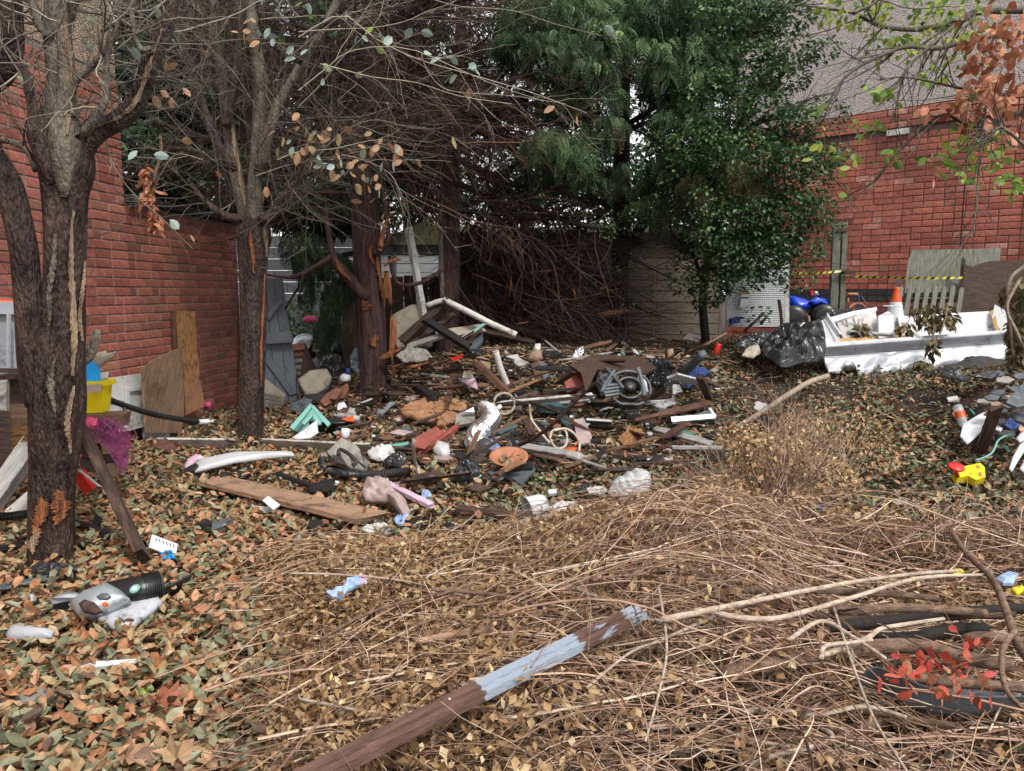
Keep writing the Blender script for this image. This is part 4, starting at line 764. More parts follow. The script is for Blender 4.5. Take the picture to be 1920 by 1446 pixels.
# --- backdrop vegetation
def thingo(o, label, cat): return tag(o, label, cat)
for nm, lb_, ell, m, sz, T, bias in (
    ('dark_backing_tree', 'dark evergreen foliage added beyond the garden wall to darken gaps behind the left trees', [(330, 150, 11, 150, 150, 200, 2600), (520, 120, 11.5, 170, 150, 200, 2600), (300, 300, 10.5, 80, 100, 80, 900), (700, 100, 12, 150, 150, 190, 2000), (560, 330, 11.5, 110, 120, 80, 1000), (850, 60, 12.5, 120, 150, 110, 800), (600, 390, 10.8, 110, 80, 50, 1500), (450, 330, 10.8, 120, 80, 90, 1800), (380, 120, 10.6, 160, 80, 160, 3200), (700, 200, 11.4, 150, 80, 160, 2600)], 'green_spray', (.26, .46), FT2, .14),  # added dark mass, closes bright sky gaps behind the left trees
    ('laurel_bush', 'bright green laurel bush lit behind the shed and dark fence', [(760, 400, 14.5, 120, 120, 55, 1300), (640, 390, 14.5, 120, 120, 60, 1200), (900, 390, 15, 140, 120, 45, 1100), (550, 600, 12.6, 40, 60, 40, 500), (1050, 370, 15, 130, 120, 45, 900), (1180, 400, 15, 100, 120, 35, 500), (420, 400, 12, 90, 100, 40, 600)], 'holly', (.06, .12), OV, .85),
    ('tall_tree', 'tall leafy tree against the white sky beyond the concrete garage', [(980, 130, 15, 130, 150, 130, 900), (1130, 330, 15, 130, 100, 50, 700), (1010, 330, 15, 90, 100, 35, 300), (1240, 400, 14, 90, 100, 60, 600), (1160, 120, 15, 180, 150, 150, 700), (1310, 250, 14, 100, 100, 170, 1500), (900, 330, 14.5, 170, 100, 80, 1500), (1060, 350, 14.5, 170, 100, 70, 1500), (1200, 350, 14.5, 120, 100, 80, 1200), (960, 240, 15, 120, 100, 80, 500), (1080, 200, 15, 120, 100, 90, 700), (760, 330, 14.5, 120, 100, 90, 1200)], 'holly', (.10, .20), OV, .2)):
    e0 = ell[0]; t = thing(nm, lb_, 'tree' if 'tree' in nm else 'bush', np.array([*D(e0[0], e0[1], e0[2])[:2], .7])); crown('crown', t, ell, MT[m], rg, sz, T, (-.4, 1.1), bias=bias)
    b0 = D(e0[0], 560, e0[2]+.3); V, F = limb([(b0[0], b0[1], .6, .16), (b0[0]+.1, b0[1], 3, .12), (b0[0]-.1, b0[1], 5.5, .06)], 20, 10); mk('trunk', V, F, MT['bark_black'], parent=t, loc=WL[t.name], smooth=True)
    PP, RR = stack([np.array([(b0[0], b0[1], 1.5, .06), (b0[0], b0[1], 4.8, .04)])]*2); A_, AR = sprout(PP, RR, 50, (1., 2.6), rg, 8, .2, 1., .1, .2, .5, .01); B_, BR = sprout(A_, AR, 300, (.4, 1.2), rg, 6, .7, .8, 0, .2, .6, .005); twigmesh('branches', [(A_, AR), (B_, BR)], MT['dead_needle'], t, rg, 3, (.15, .1))

# --- overhanging tree at the upper right (stands outside the frame)
t8 = thing('overhanging_tree', 'broadleaf tree whose lime green and rust boughs hang in at the upper right', 'tree', (4.9, 5.2, .5))
V, F = limb([(5.0, 5.2, .3, .17), (4.95, 5.25, 2, .14), (4.7, 5.4, 3.6, .10), (4.6, 5.3, 5, .08)], 30, 18, .12, 5); mk('trunk', V, F, MT['bark_grey'], parent=t8, loc=WL[t8.name], smooth=True)
b8 = [[(2050, 20, 10), (1850, 20, 7), (1800, 40, 6), (1720, 55, 5), (1650, 48, 4), (1600, 25, 3), (1510, 10, 2)], [(1950, 60, 7), (1840, 70, 5), (1760, 90, 5), (1700, 88, 4), (1640, 110, 3), (1590, 140, 3), (1560, 180, 2), (1545, 230, 1.5)], [(1800, 40, 3), (1740, 90, 3), (1700, 130, 3), (1685, 180, 2), (1675, 225, 1.2)],
      [(1980, 190, 5), (1900, 215, 5), (1830, 240, 4), (1770, 215, 3), (1720, 250, 3), (1670, 300, 2.5), (1640, 340, 2), (1580, 370, 1)], [(2000, 130, 4), (1870, 180, 3), (1800, 165, 3), (1700, 145, 2), (1650, 150, 1.5)], [(1600, 25, 3), (1640, 5, 3), (1660, -20, 3)], [(1850, 190, 3), (1840, 260, 2), (1832, 360, 2), (1825, 440, 1.3)], [(1950, 300, 4), (1880, 240, 3), (1860, 260, 2)]]
b8 = [TP(r, 5.0 - .12*k) for k, r in enumerate(b8)]
for k, q in enumerate(b8): V, F = limb(q, 36, 8, .12, 130+k); mk('branch', V, F, MT['bark_grey' if k != 3 else 'bark'], parent=t8, loc=WL[t8.name], smooth=True)
PP, RR = stack(b8); A_, AR = sprout(PP, RR, 110, (.15, .6), rg, 8, .7, .7, -.1, .2, .5, .0015); B_, BR = sprout(A_, AR, 240, (.08, .25), rg, 5, .7, .7, -.1, .2, .6, .001)
twigmesh('twigs', [(A_, AR), (B_, BR)], MT['grey_twig'], t8, rg, 3, (.3, .2))
def leafcluster(cl, me, parent, size, droop=1.):
    for (px, py, d, sx, sy, n) in cl:
        for _ in range(n): hang_leaf(me, D(px + rg.normal(0, sx), py + rg.normal(0, sy), d + rg.normal(0, .12)), rg.uniform(*size), parent, rg, droop)
leafcluster([(1640, 175, 4.8, 14, 12, 14), (1665, 180, 4.8, 12, 10, 8), (1615, 245, 4.8, 10, 12, 10), (1650, 232, 4.8, 14, 6, 10), (1745, 150, 4.7, 22, 8, 16), (1680, 285, 4.7, 12, 14, 12), (1765, 300, 4.6, 14, 14, 16), (1790, 260, 4.6, 18, 16, 18), (1810, 310, 4.6, 16, 16, 22), (1555, 290, 4.8, 16, 18, 14), (1585, 355, 4.8, 8, 8, 5), (1845, 260, 4.6, 22, 22, 26), (1880, 290, 4.5, 22, 22, 34), (1900, 340, 4.5, 14, 14, 18), (1545, 210, 4.8, 10, 14, 6), (1870, 60, 4.8, 30, 20, 20), (1590, 300, 4.8, 20, 10, 10), (1630, 345, 4.7, 6, 6, 4), (1820, 190, 4.6, 18, 22, 14)], LF_LIME, t8, (.045, .075), .8)
crown('yellow_leaves', t8, [(1600, 15, 5.0, 60, 60, 30, 120), (1700, 40, 5.0, 80, 60, 40, 150), (1790, 20, 5.0, 50, 60, 30, 90), (1670, 90, 4.9, 60, 50, 25, 45), (1800, 100, 4.9, 50, 50, 40, 80)], MT['lime_leaf'], rg, (.04, .075), OV, (-.2, 1.2), bias=.8)
leafcluster([(1850, 60, 4.4, 26, 24, 34), (1890, 90, 4.4, 24, 30, 44), (1850, 140, 4.4, 26, 26, 50), (1890, 180, 4.4, 24, 26, 44), (1815, 170, 4.4, 12, 18, 14), (1830, 215, 4.4, 14, 16, 16), (1790, 200, 4.5, 8, 10, 6), (1745, 205, 4.5, 8, 6, 5), (1900, 30, 4.4, 16, 22, 22), (1750, 290, 4.5, 6, 14, 5), (1900, 245, 4.4, 14, 14, 10), (1830, 100, 4.4, 10, 24, 10)], LF_RUST, t8, (.05, .085), 1.3)
# dead shoots hanging at the right edge
t9 = thing('dead_sprays', 'olive-brown withered drooping sprays at the far right beside the rotten board', 'branch', D(1895, 660, 6.2))
V, F = limb(TP([(1915, 520, 3), (1888, 575, 3), (1905, 620, 3), (1925, 660, 3)], 6.1), 20, 6); mk('stem', V, F, MT['branch_pale'], parent=t9, loc=WL[t9.name], smooth=True)
V, F = limb(TP([(1960, 480, 4), (1920, 500, 4), (1890, 540, 3), (1900, 660, 3), (1905, 700, 3)], 6.2), 20, 6); mk('stem', V, F, MT['branch_pale'], parent=t9, loc=WL[t9.name], smooth=True)
crown('foliage', t9, [(1916, 550, 6.2, 20, 40, 30, 70), (1918, 620, 6.2, 18, 40, 30, 50), (1925, 590, 6.2, 20, 30, 50, 50)], MT['olive_dead'], rg, (.07, .13), down=(.7, 1.5), bias=.6)
crown('withered_leaves', t9, [(1914, 545, 6.2, 24, 40, 26, 170), (1918, 620, 6.2, 20, 40, 30, 150), (1918, 665, 6.2, 20, 30, 22, 150)], MT['olive_dead'], rg, (.05, .10), OV, (.6, 1.5), bias=.6)
# ------------------------------------------------------------ rubbish: builders
def crease(q):
    """sharp folds, as in crushed film or cloth"""
    q = q + .7*np.stack([vn(q*.9), vn(q*.9+31), vn(q*.9+57)], -1); h = 0; a = 1.
    for k, (dx, dy, dz) in enumerate(((1, .3, .2), (-.5, .9, .4), (.4, 1.3, -.6), (1.9, -1.1, .3), (1.2, 2.4, .8), (-2.9, 1.6, .7))):
        s = q @ np.array([dx, dy, dz]); h = h + a*np.abs((s*.55 + k*.37) % 1 - .5)*2*vn(q*.8 + k*13); a *= .8
    for k, (dx, dy, dz) in enumerate(((3.1, 2.2, 1), (-2.4, 4.1, .4), (5.2, -2.7, .6))): h = h + .28*np.abs(((q @ np.array([dx, dy, dz]))*.6 + vn(q*2+k)*.8) % 1 - .5)*2
    return h*.55 - .5
def sheet(name, label, cat, poly, m, tilt=8, yaw=0, th=.012, base=None, lift=.05, bulge=0, crum=0, cf=7, rings=5, along=0, parent=None, group=None, smooth=False, seed=0, wob=0):
    poly = list(poly); m = MT[m] if isinstance(m, str) else m
    if len(poly[0]) > 2:
        P = np.array([D(*p) for p in poly]); n = np.zeros(3)
        for i in range(len(P)): a, b = P[i], P[(i+1) % len(P)]; n += np.cross(a, b)
        n /= np.linalg.norm(n); O = P.mean(0)
        if np.dot(n, EYE-O) < 0: n = -n
        P = P - np.outer((P-O) @ n, n)
    else:
        b = base or max(poly, key=lambda p: p[1]); O = at(b, lift); t = math.radians(tilt); y = math.radians(yaw)
        n = np.array([-math.sin(y)*math.sin(t), -math.cos(y)*math.sin(t), math.cos(t)])
        r = rays([p[0] for p in poly], [p[1] for p in poly]); k = ((O-EYE) @ n)/(r @ n); P = EYE + r*k[:, None]
    u = P[(along+1) % len(P)] - P[along]; u /= np.linalg.norm(u); v = np.cross(n, u); c = P.mean(0)
    if n[2] >= 0 or True: R = np.stack([u, v, n], 1)
    Q = (P-c) @ R; per = np.linalg.norm(np.diff(np.vstack([Q, Q[:1]]), axis=0), axis=1); big_ = per.sum() > .7; M_ = ((84 if big_ else 40) if crum else 36) if (crum or bulge) else max(len(Q), 16); rings = (max(rings, 15) if big_ else 7) if crum else rings; bulge *= .42 if crum else .8; fl_ = m.name in ('black_bag', 'foil', 'clear', 'white', 'blue_pale', 'slate')
    bd = []
    for i in range(len(Q)):
        k = max(1, int(round(M_*per[i]/per.sum())))
        for s in range(k): bd.append(Q[i] + (Q[(i+1) % len(Q)]-Q[i])*s/k)
    bd = np.array(bd)[:, :2]; nb = len(bd); rng_ = np.random.default_rng(seed + int(abs(c[0])*1000)); e = per.max()
    if wob: bd = bd + rng_.normal(0, wob, bd.shape)
    rr = np.linspace(1, 0, rings+1)[:-1] if (crum or bulge) else np.array([1.])
    T, B = [], []
    for r in rr:
        xy_ = bd*r; h = bulge*(1-r*r)**.55
        if crum: q = np.concatenate([xy_, np.full((nb, 1), seed+.3)], 1); h = h + crum*crease(q*cf)*(.45 + .55*(1-r**4))
        T.append(np.concatenate([xy_, np.broadcast_to(h, (nb,))[:, None]], 1) if crum else np.concatenate([xy_, np.full((nb, 1), h)], 1))
    T = np.concatenate(T); ctr = np.array([[0, 0, bulge + (0 if not crum else crum*float(crease(np.array([[0, 0, seed+.3]])*cf)[0]))]])
    V = np.concatenate([T, ctr, T[:nb]*1.0 - np.array([0, 0, th])]); F = []
    for k in range(len(rr)-1):
        for i in range(nb): j = (i+1) % nb; F.append([k*nb+i, k*nb+j, (k+1)*nb+j, (k+1)*nb+i])
    kc = len(T); k0 = (len(rr)-1)*nb
    if len(rr) > 1: F += [[k0+i, k0+(i+1) % nb, kc] for i in range(nb)]
    else: F.append([i for i in range(nb)]); 
    F += [[kc+1+i, kc+1+(i+1) % nb, (i+1) % nb, i] for i in range(nb)]; F.append([kc+1+i for i in range(nb)][::-1])
    # consistent winding
    a2 = .5*sum(Q[i][0]*Q[(i+1) % len(Q)][1] - Q[(i+1) % len(Q)][0]*Q[i][1] for i in range(len(Q)))
    if a2 < 0: F = [f[::-1] for f in F]
    o = mk(name, V, F, m, parent=parent, loc=c, R=R, smooth=smooth or ((bool(bulge) or bool(crum)) and not (crum and fl_)))
    if label: tag(o, label, cat, group)
    return o
def board(name, label, cat, a, b, w_, th, m, lift=(.03, .03), roll=0, parent=None, group=None, bow=0, ends=.02, seed=1):
    A = at(a, lift[0] + th/2); B = at(b, lift[1] + th/2); L_ = np.linalg.norm(B-A); x = (B-A)/L_; h = np.cross([0, 0, 1.], x); h /= np.linalg.norm(h); n = np.cross(x, h)
    cr, sr = math.cos(math.radians(roll)), math.sin(math.radians(roll)); h, n = h*cr + n*sr, n*cr - h*sr; R = np.stack([x, h, n], 1)
    K = 14; rng_ = np.random.default_rng(seed + int(abs(a[0]))); V = []; bev = min(th*.18, .004)
    for i in range(K):
        s = i/(K-1); X_ = (s-.5)*L_; z_ = bow*math.sin(math.pi*s); j = rng_.normal(0, .0012, 8)
        prof = [(-w_/2+bev, th/2), (w_/2-bev, th/2), (w_/2, th/2-bev), (w_/2, -th/2+bev), (w_/2-bev, -th/2), (-w_/2+bev, -th/2), (-w_/2, -th/2+bev), (-w_/2, th/2-bev)]
        for q, (yy, zz) in enumerate(prof): V.append((X_ + (rng_.normal(0, ends) if i in (0, K-1) else 0), yy + j[q], zz + z_ + j[q]*.5))
    F = [[i*8+q, (i+1)*8+q, (i+1)*8+(q+1) % 8, i*8+(q+1) % 8] for i in range(K-1) for q in range(8)] + [list(range(8)), [(K-1)*8+q for q in range(8)][::-1]]
    F = [f[::-1] for f in F]
    o = mk(name, V, F, MT[m] if isinstance(m, str) else m, parent=parent, loc=(A+B)/2, R=R)
    if label: tag(o, label, cat, group)
    return o
def rod(name, label, cat, pts, r, m, lift=0, n=None, sides=9, bark=0, parent=None, group=None, rtip=None, corr=0, smooth=True):
    K = len(pts); rows = []
    for i, p in enumerate(pts):
        lf = lift[i] if isinstance(lift, (list, tuple)) else lift; q = at(p[:3], lf + r); rows.append((*q, r + ((rtip - r)*i/(K-1) if rtip else 0)))
    n = n or max(8, K*6)
    if corr:
        Q = smooth_path(np.array(rows), n*2); Q[::2, 3] *= 1-corr; V, F = limb(Q, n*2, sides, 0)
    else: V, F = limb(rows, n, sides, bark, int(pts[0][0]))
    o = mk(name, V, F, MT[m], parent=parent, smooth=smooth and not corr) if parent is None else mk(name, V, F, MT[m], parent=parent, loc=WL[parent.name], smooth=smooth and not corr)
    if label: tag(o, label, cat, group)
    return o
def solid(name, V, F, m, parent=None, smooth=False): return mk(name, V, F, MT[m], parent=parent, loc=WL[parent.name] if parent else None, smooth=smooth)
def blob(name, label, cat, c, s, m, crum=.25, cf=3, seed=0, parent=None, sub=4, group=None, yaw=0, flat=.5):
    """closed crumpled lump; c centre point, s half sizes"""
    bm = bmesh.new(); bmesh.ops.create_icosphere(bm, subdivisions=sub, radius=1); V = np.array([v.co[:] for v in bm.verts]); F = [[v.index for v in f.verts] for f in bm.faces]; bm.free()
    q = V*cf*.5 + seed*3.7; d = 1 + crum*1.5*crease(q*1.6); V = V*d[:, None]
    V[:, 2] = np.where(V[:, 2] < -flat, -flat + (V[:, 2]+flat)*.15, V[:, 2]); V = rotz(V*np.array(s), yaw) + np.array(c)
    o = mk(name, V, F, MT[m], parent=parent, loc=WL[parent.name] if parent else None, smooth=crum < .2)
    if label: tag(o, label, cat, group)
    return o
def onground(px, py, dz=0): return G(px, py) + np.array([0, 0, dz])

# ------------------------------------------------------------ left side by the wall
cr = thing('storage_crate', 'grey ribbed plastic storage crate behind the forked tree at the left edge', 'crate', D(15, 700, 4.6))
sheet('front', None, None, [(-60, 575, 4.55), (45, 572, 4.75), (45, 694, 4.75), (-60, 698, 4.55)], 'grey_plastic', parent=cr, th=.30)
sheet('rim', None, None, [(-62, 566, 4.52), (46, 568, 4.72), (46, 590, 4.72), (-62, 588, 4.52)], 'grey_plastic', parent=cr, th=.34)
for x in (-20, 12, 27): sheet('rib', None, None, [(x, 588, 4.60+.002*x), (x+5, 588, 4.60+.002*x), (x+5, 692, 4.60+.002*x), (x, 692, 4.60+.002*x)], 'grey_plastic', parent=cr, th=.02)
sheet('red_cover', 'bright orange-red cover lying on top of the grey crate', 'cover', [(-60, 568, 4.7), (-20, 560, 4.8), (36, 563, 4.85), (44, 570, 4.8), (0, 575, 4.65), (-60, 576, 4.6)], 'orange_plastic', bulge=.02, crum=.03)
cb = thing('wooden_cabinet', 'low weathered wooden cabinet with plank sides under the grey crate', 'cabinet', D(30, 870, 4.3))
sheet('top', None, None, [(-80, 690, 4.4), (50, 690, 4.4), (48, 702, 4.3), (-80, 706, 4.2)], 'wood_dark', parent=cb, th=.03)
for i, (y0, y1) in enumerate(((702, 758), (758, 800))): sheet('board', None, None, [(18, y0, 4.32), (58, y0-2, 4.45), (58, y1-2, 4.45), (18, y1, 4.32)], 'wood_dark' if i == 0 else 'ply', parent=cb, th=.03)
for i in range(4): sheet('board', None, None, [(20, 802+i*17, 4.30), (62, 800+i*17, 4.42), (62, 815+i*17, 4.42), (20, 817+i*17, 4.30)], 'osb', parent=cb, th=.03)
sheet('side', None, None, [(-70, 700, 4.15), (18, 700, 4.3), (18, 880, 4.3), (-70, 890, 4.15)], 'stone_grey', parent=cb, th=.02)
sheet('post', None, None, [(0, 770, 4.05), (18, 772, 4.1), (24, 900, 4.1), (-6, 905, 4.05)], 'wood_dark', parent=cb, th=.05)
sheet('olive_bag', 'olive and grey fabric bag stuffed into the open side of the cabinet', 'bag', [(-40, 715, 4.1), (14, 712, 4.15), (15, 770, 4.12), (6, 800, 4.1), (-40, 806, 4.05)], 'stone_grey', bulge=.05, crum=.05)
board('plank', 'pale grey weathered timber propped against the back of the forked tree', 'plank', (-25, 965, 3.75), (55, 850, 4.0), .085, .05, 'wood_grey', roll=55)
board('plank', 'second thinner grey timber just below the pale propped one behind the forked tree', 'plank', (-10, 975, 3.85), (62, 875, 4.05), .05, .03, 'wood_grey', roll=50)
sheet('plastic_offcut', 'off-white triangular plastic panel lying behind the forked tree', 'panel', [(5, 960), (62, 912), (66, 955), (30, 972)], 'cloth_white', tilt=25, th=.01)
board('dark_plank', 'dark wet plank leaning against the right of the forked tree trunk', 'plank', (268, 1052, 3.42), (150, 800, 3.95), .155, .045, 'wood_dark', lift=(0, 0), roll=62, ends=.008)
sheet('rolled_magazine', 'curled beige magazine poking out of the blue folder', 'magazine', [(168, 664, 4.6), (196, 658, 4.6), (200, 664, 4.6), (216, 659, 4.6), (212, 670, 4.6), (186, 690, 4.6), (166, 684, 4.6)], 'beige', th=.02, bulge=.03)
sheet('blue_folder', 'bright blue folder standing in the yellow tub', 'folder', [(163, 677, 4.55), (187, 680, 4.6), (190, 716, 4.6), (159, 716, 4.55)], 'blue_bright', th=.02)
sheet('white_card', 'white card corner standing behind the yellow tub', 'card', [(186, 700, 4.72), (204, 697, 4.75), (202, 715, 4.75), (186, 715, 4.72)], 'white', th=.005)
yt = thing('yellow_tub', 'bright yellow rimmed tub with dirt streaks beside the forked tree', 'tub', D(180, 770, 4.5))
def frustum(px, py, d, w0, w1, h, yaw=0, n=4, wall=.012, rim=.02, dep=.7):
    c = D(px, py, d); V = []; s2 = 1/math.sqrt(2)
    prof = [(0, 0), (w0, 0), (w1, h), (w1+rim, h), (w1+rim, h+.03), (w1-wall, h+.03), (w0-wall, .02), (0, .02)]
    V, F = lathe([(r/s2 if n == 4 else r, z) for r, z in prof], n); V = V.copy(); V = rotz(V, math.pi/4 if n == 4 else 0); V[:, 1] *= dep
    return rotz(V, yaw) + c, F
V, F = frustum(176, 772, 4.62, .075, .095, .17, .12); solid('tub', V, F, 'yellow', yt)
sheet('label', None, None, [(162, 722, 4.50), (190, 720, 4.52), (189, 735, 4.52), (164, 737, 4.50)], 'beige', parent=yt, th=.003)
stk = thing('block_stack', 'stack of broken blocks and boards under purple netting by the forked tree', 'block stack', D(190, 880, 4.3))
for i, (x0, y0, x1, y1, m) in enumerate(((150, 778, 232, 800, 'wood_brown'), (172, 802, 205, 830, 'sandstone'), (190, 828, 222, 850, 'tan_stone'), (185, 852, 228, 868, 'wood_dark'), (200, 868, 238, 888, 'tan_stone'), (160, 832, 188, 858, 'wood_dark'), (150, 860, 198, 885, 'wood_dark'))):
    sheet('block', None, None, [(x0, y0+3, 4.45), (x1, y0, 4.5), (x1-2, y1, 4.5), (x0+2, y1+2, 4.45)], m, parent=stk, th=.16, wob=.002)
pn = thing('purple_netting', 'purple tangled fruit netting draped over the stack of blocks', 'netting', D(210, 830, 4.35))
P, R = [], []
for k in range(150):
    s = rg.random(); x0 = 163 + rg.random()*25 + 45*s; q = [D(x0 + rg.normal(0, 6), 788 + rg.normal(0, 6) + 10*s, 4.40), D(x0 + 8 + rg.normal(0, 10), 812 + rg.normal(0, 8) + 12*s, 4.36), D(225 + rg.normal(0, 8), 835 + rg.normal(0, 14), 4.36), D(231 + rg.normal(0, 6), 862 + rg.normal(0, 12), 4.36)]
    P.append(smooth_path(q, 10)); R.append(np.full(10, .0018))
V, F = tube_batch(np.stack(P), np.stack(R), 3); solid('net', V, F, 'purple', pn); blob('net_ball', None, None, D(170, 796, 4.38), (.045, .04, .04), 'pink', .3, 8, 3, pn, 3)
ld = thing('cabinet_door', 'dirty white moulded cabinet door leaning against the brick wall', 'door', D(240, 800, 6.0))
sheet('panel', None, None, [(185, 712, 5.75), (268, 700, 6.25), (272, 800, 6.2), (187, 822, 5.7)], 'white', parent=ld, th=.02)
for pl in ([(236, 728), (266, 724), (267, 731), (237, 735)], [(237, 735), (243, 735), (244, 800), (237, 801)], [(187, 752), (232, 747), (232, 751), (187, 757)]): sheet('moulding', None, None, [(x, y, 5.72 + (x-185)*.006 - .03) for x, y in pl], 'white_clean', parent=ld, th=.012)
sheet('plywood_sheet', 'water-stained brown plywood sheet with slanted top leaning on the brick wall', 'plywood', [(268, 692, 6.05), (290, 675, 6.2), (335, 652, 6.6), (346, 700, 6.6), (348, 790, 6.5), (338, 812, 6.45), (275, 812, 6.0)], 'ply', th=.018, along=4)
sheet('chipboard_strip', 'tall rotten chipboard strip standing against the brick wall', 'chipboard', [(330, 583, 7.0), (366, 583, 7.15), (369, 640, 7.12), (374, 715, 7.1), (345, 722, 6.95), (332, 650, 6.95)], 'osb', th=.022, wob=.006, along=1)
sheet('metal_edge', 'thin dark metal strip on the left side of the chipboard strip', 'metal strip', [(322, 584, 6.9), (328, 584, 6.93), (331, 650, 6.9), (325, 650, 6.87)], 'rust', th=.02)
sheet('orange_board', 'short orange-brown board below the chipboard strip', 'board', [(345, 722, 6.9), (378, 712, 7.05), (382, 762, 7.0), (350, 778, 6.8)], 'wood_orange', th=.03, along=1)
rl = thing('metal_rail', 'black metal bed rail lying across the white cabinet door', 'rail', D(300, 780, 5.7)); 
rod('bar', None, None, [(200, 753, 5.35), (240, 768, 5.5), (300, 785, 5.75), (372, 796, 6.1)], .022, 'black_plastic', parent=rl, sides=4, smooth=False); rod('leg', None, None, [(234, 768, 5.45), (238, 800, 5.4)], .014, 'black_plastic', parent=rl, sides=4)
bt = thing('white_bottle', 'small white plastic bottle beside the end of the black rail', 'bottle', D(385, 795, 6.4))
V, F = lathe([(0, 0), (.022, 0), (.024, .01), (.024, .09), (.012, .105), (.012, .12), (.016, .125), (.016, .14), (0, .14)], 14, at((370, 792, 6.4)), (1, .1, .05)); solid('body', V, F, 'white_clean', bt, True)
can = thing('drink_can', 'crushed red and white drink can on leaves at the foot of the wall', 'can', G(385, 765)); V, F = lathe([(0, 0), (.028, 0), (.033, .01), (.033, .04), (.026, .055), (.033, .07), (.028, .11), (0, .11)], 14, D(378, 762, 7.2), (.9, -.3, .2)); solid('body', V, F, 'pink', can, True); V, F = lathe([(.034, .02), (.034, .045)], 14, D(378, 762, 7.2), (.9, -.3, .2)); solid('band', V, F, 'white_clean', can, True)
wt = thing('white_bucket', 'white bucket lying on its side with a black bag stuffed in its mouth', 'bucket', G(285, 832)); V, F = lathe([(0, .2), (.055, .2), (.075, 0), (.08, 0), (.08, .015), (.07, .012), (.055, .19), (0, .19)], 20, G(272, 828)+(0, 0, .07), (1, .25, .05)); solid('body', V, F, 'white', wt, True); blob('bag', None, None, G(266, 826)+(0, 0, .07), (.07, .06, .06), 'black_bag', .5, 6, 2, wt, 3)
sheet('brown_offcut', 'dark brown triangular board offcut in front of the white bucket', 'offcut', [(285, 836), (310, 820), (332, 838), (318, 848)], 'rust', tilt=30)
board('white_plank', 'long dirty white plank just left of the pollarded tree', 'plank', (303, 830), (440, 832), .11, .02, 'wood_white', lift=(.05, .05), roll=-52)
board('white_plank', 'long white skirting board running right from the pollarded tree foot', 'plank', (500, 832), (700, 842), .12, .018, 'wood_white', lift=(.05, .05), roll=-50)
gu = thing('plastic_trim', 'long white curved plastic trim lying in leaves before the pollarded tree', 'trim', G(450, 870))
sheet('shell', None, None, [(368, 862), (440, 847), (548, 846), (552, 853), (500, 858), (440, 866), (365, 884), (360, 876)], 'white_clean', parent=gu, tilt=14, th=.015, bulge=.03, along=1, lift=.09)
sheet('end_bag', 'white and purple bag with black lining tucked under the end of the trim', 'bag', [(345, 876), (352, 860), (368, 852), (384, 858), (388, 878), (376, 888), (350, 884)], 'lilac', tilt=25, bulge=.04, crum=.05, cf=14)
sheet('black_lining', 'black flap hanging out of the purple-white bag', 'flap', [(343, 880), (366, 868), (372, 872), (364, 882), (350, 887)], 'black_plastic', tilt=25, lift=.09)
kb = thing('circuit_sheet', 'dark green-black gridded panel half buried beside the white trim', 'panel', G(440, 893))
for i in range(7): sheet('cell', None, None, [(402+i*10, 886-i*1.6), (410+i*10, 884.6-i*1.6), (411+i*10, 894-i*.4), (403+i*10, 894.5-i*.4)], 'slate' if i in (5,) else 'black_plastic', parent=kb, tilt=18, th=.02, lift=.04)
board('brown_plank', 'thick orange-brown plank lying diagonally in the leaves at left centre', 'plank', (402, 902), (700, 972), .23, .034, 'wood_fresh', lift=(.04, .06), roll=-4, ends=.012)
sheet('white_card', 'small white card resting on the front edge of the brown plank', 'card', [(492, 938), (503, 930), (525, 946), (512, 956)], 'white_clean', tilt=20, th=.008, lift=.09)
sheet('paper_scrap', 'torn white paper strip lying in leaves before the brown plank', 'paper', [(470, 948), (500, 950), (510, 956), (490, 958)], 'white', tilt=10, lift=.06)
rod('charred_stick', 'charred stick running toward the pinkish cloth', 'stick', [(520, 888), (560, 903), (600, 918), (618, 920)], .022, 'char', lift=.04, bark=.3); sheet('charred_lump', 'charred black fabric lump at the end of the charred stick', 'fabric', [(575, 918), (600, 908), (628, 898), (630, 915), (610, 926), (580, 926)], 'char', bulge=.04, crum=.05)
sheet('slate_piece', 'dark grey slate-like plastic piece half buried in leaves', 'plastic piece', [(388, 985), (432, 968), (434, 978), (392, 998)], 'slate', tilt=25, th=.02)
board('charred_offcut', 'short blackened offcut to the left of the brown plank end', 'offcut', (374, 992), (392, 984), .05, .05, 'char', lift=(.05, .05))
sp_ = thing('slotted_plate', 'white slotted plastic plate beside the foot of the leaning plank', 'plate', G(305, 1035))
sheet('plate', None, None, [(285, 1002), (333, 1020), (330, 1037), (305, 1036), (279, 1026)], 'white_clean', parent=sp_, tilt=22, th=.008, lift=.06)
for i in range(6): x, y = 291+i*6.6, 1008+i*2.4; sheet('slot', None, None, [(x, y), (x+1.6, y+.6), (x+3.4, y+6), (x+1.8, y+5.4)], 'black_plastic', parent=sp_, tilt=22, th=.002, lift=.066, base=(305, 1037))
gl = thing('blue_glove', 'crumpled bright blue rubber glove under the slotted plate', 'glove', G(310, 1050)); blob('palm', None, None, at((314, 1041), .05), (.028, .022, .02), 'blue_bright', .5, 5, 1, gl, 3)
for i, (x, y) in enumerate(((300, 1036), (326, 1046), (318, 1050), (308, 1048), (292, 1032))): rod('finger', None, None, [(314, 1041), ((x+314)/2, (y+1041)/2-2), (x, y)], .008, 'blue_bright', lift=.05, parent=gl, n=8)
rb_ = thing('red_toolbox', 'bright red plastic toolbox corner behind the leaning dark plank', 'toolbox', D(165, 910, 4.1)); sheet('lid', None, None, [(146, 885, 4.05), (160, 876, 4.1), (180, 912, 4.1), (176, 916, 4.05)], 'red_plastic', parent=rb_, th=.06); board('edge', None, None, (148, 892, 3.98), (180, 918, 3.98), .012, .01, 'white_clean', parent=rb_)
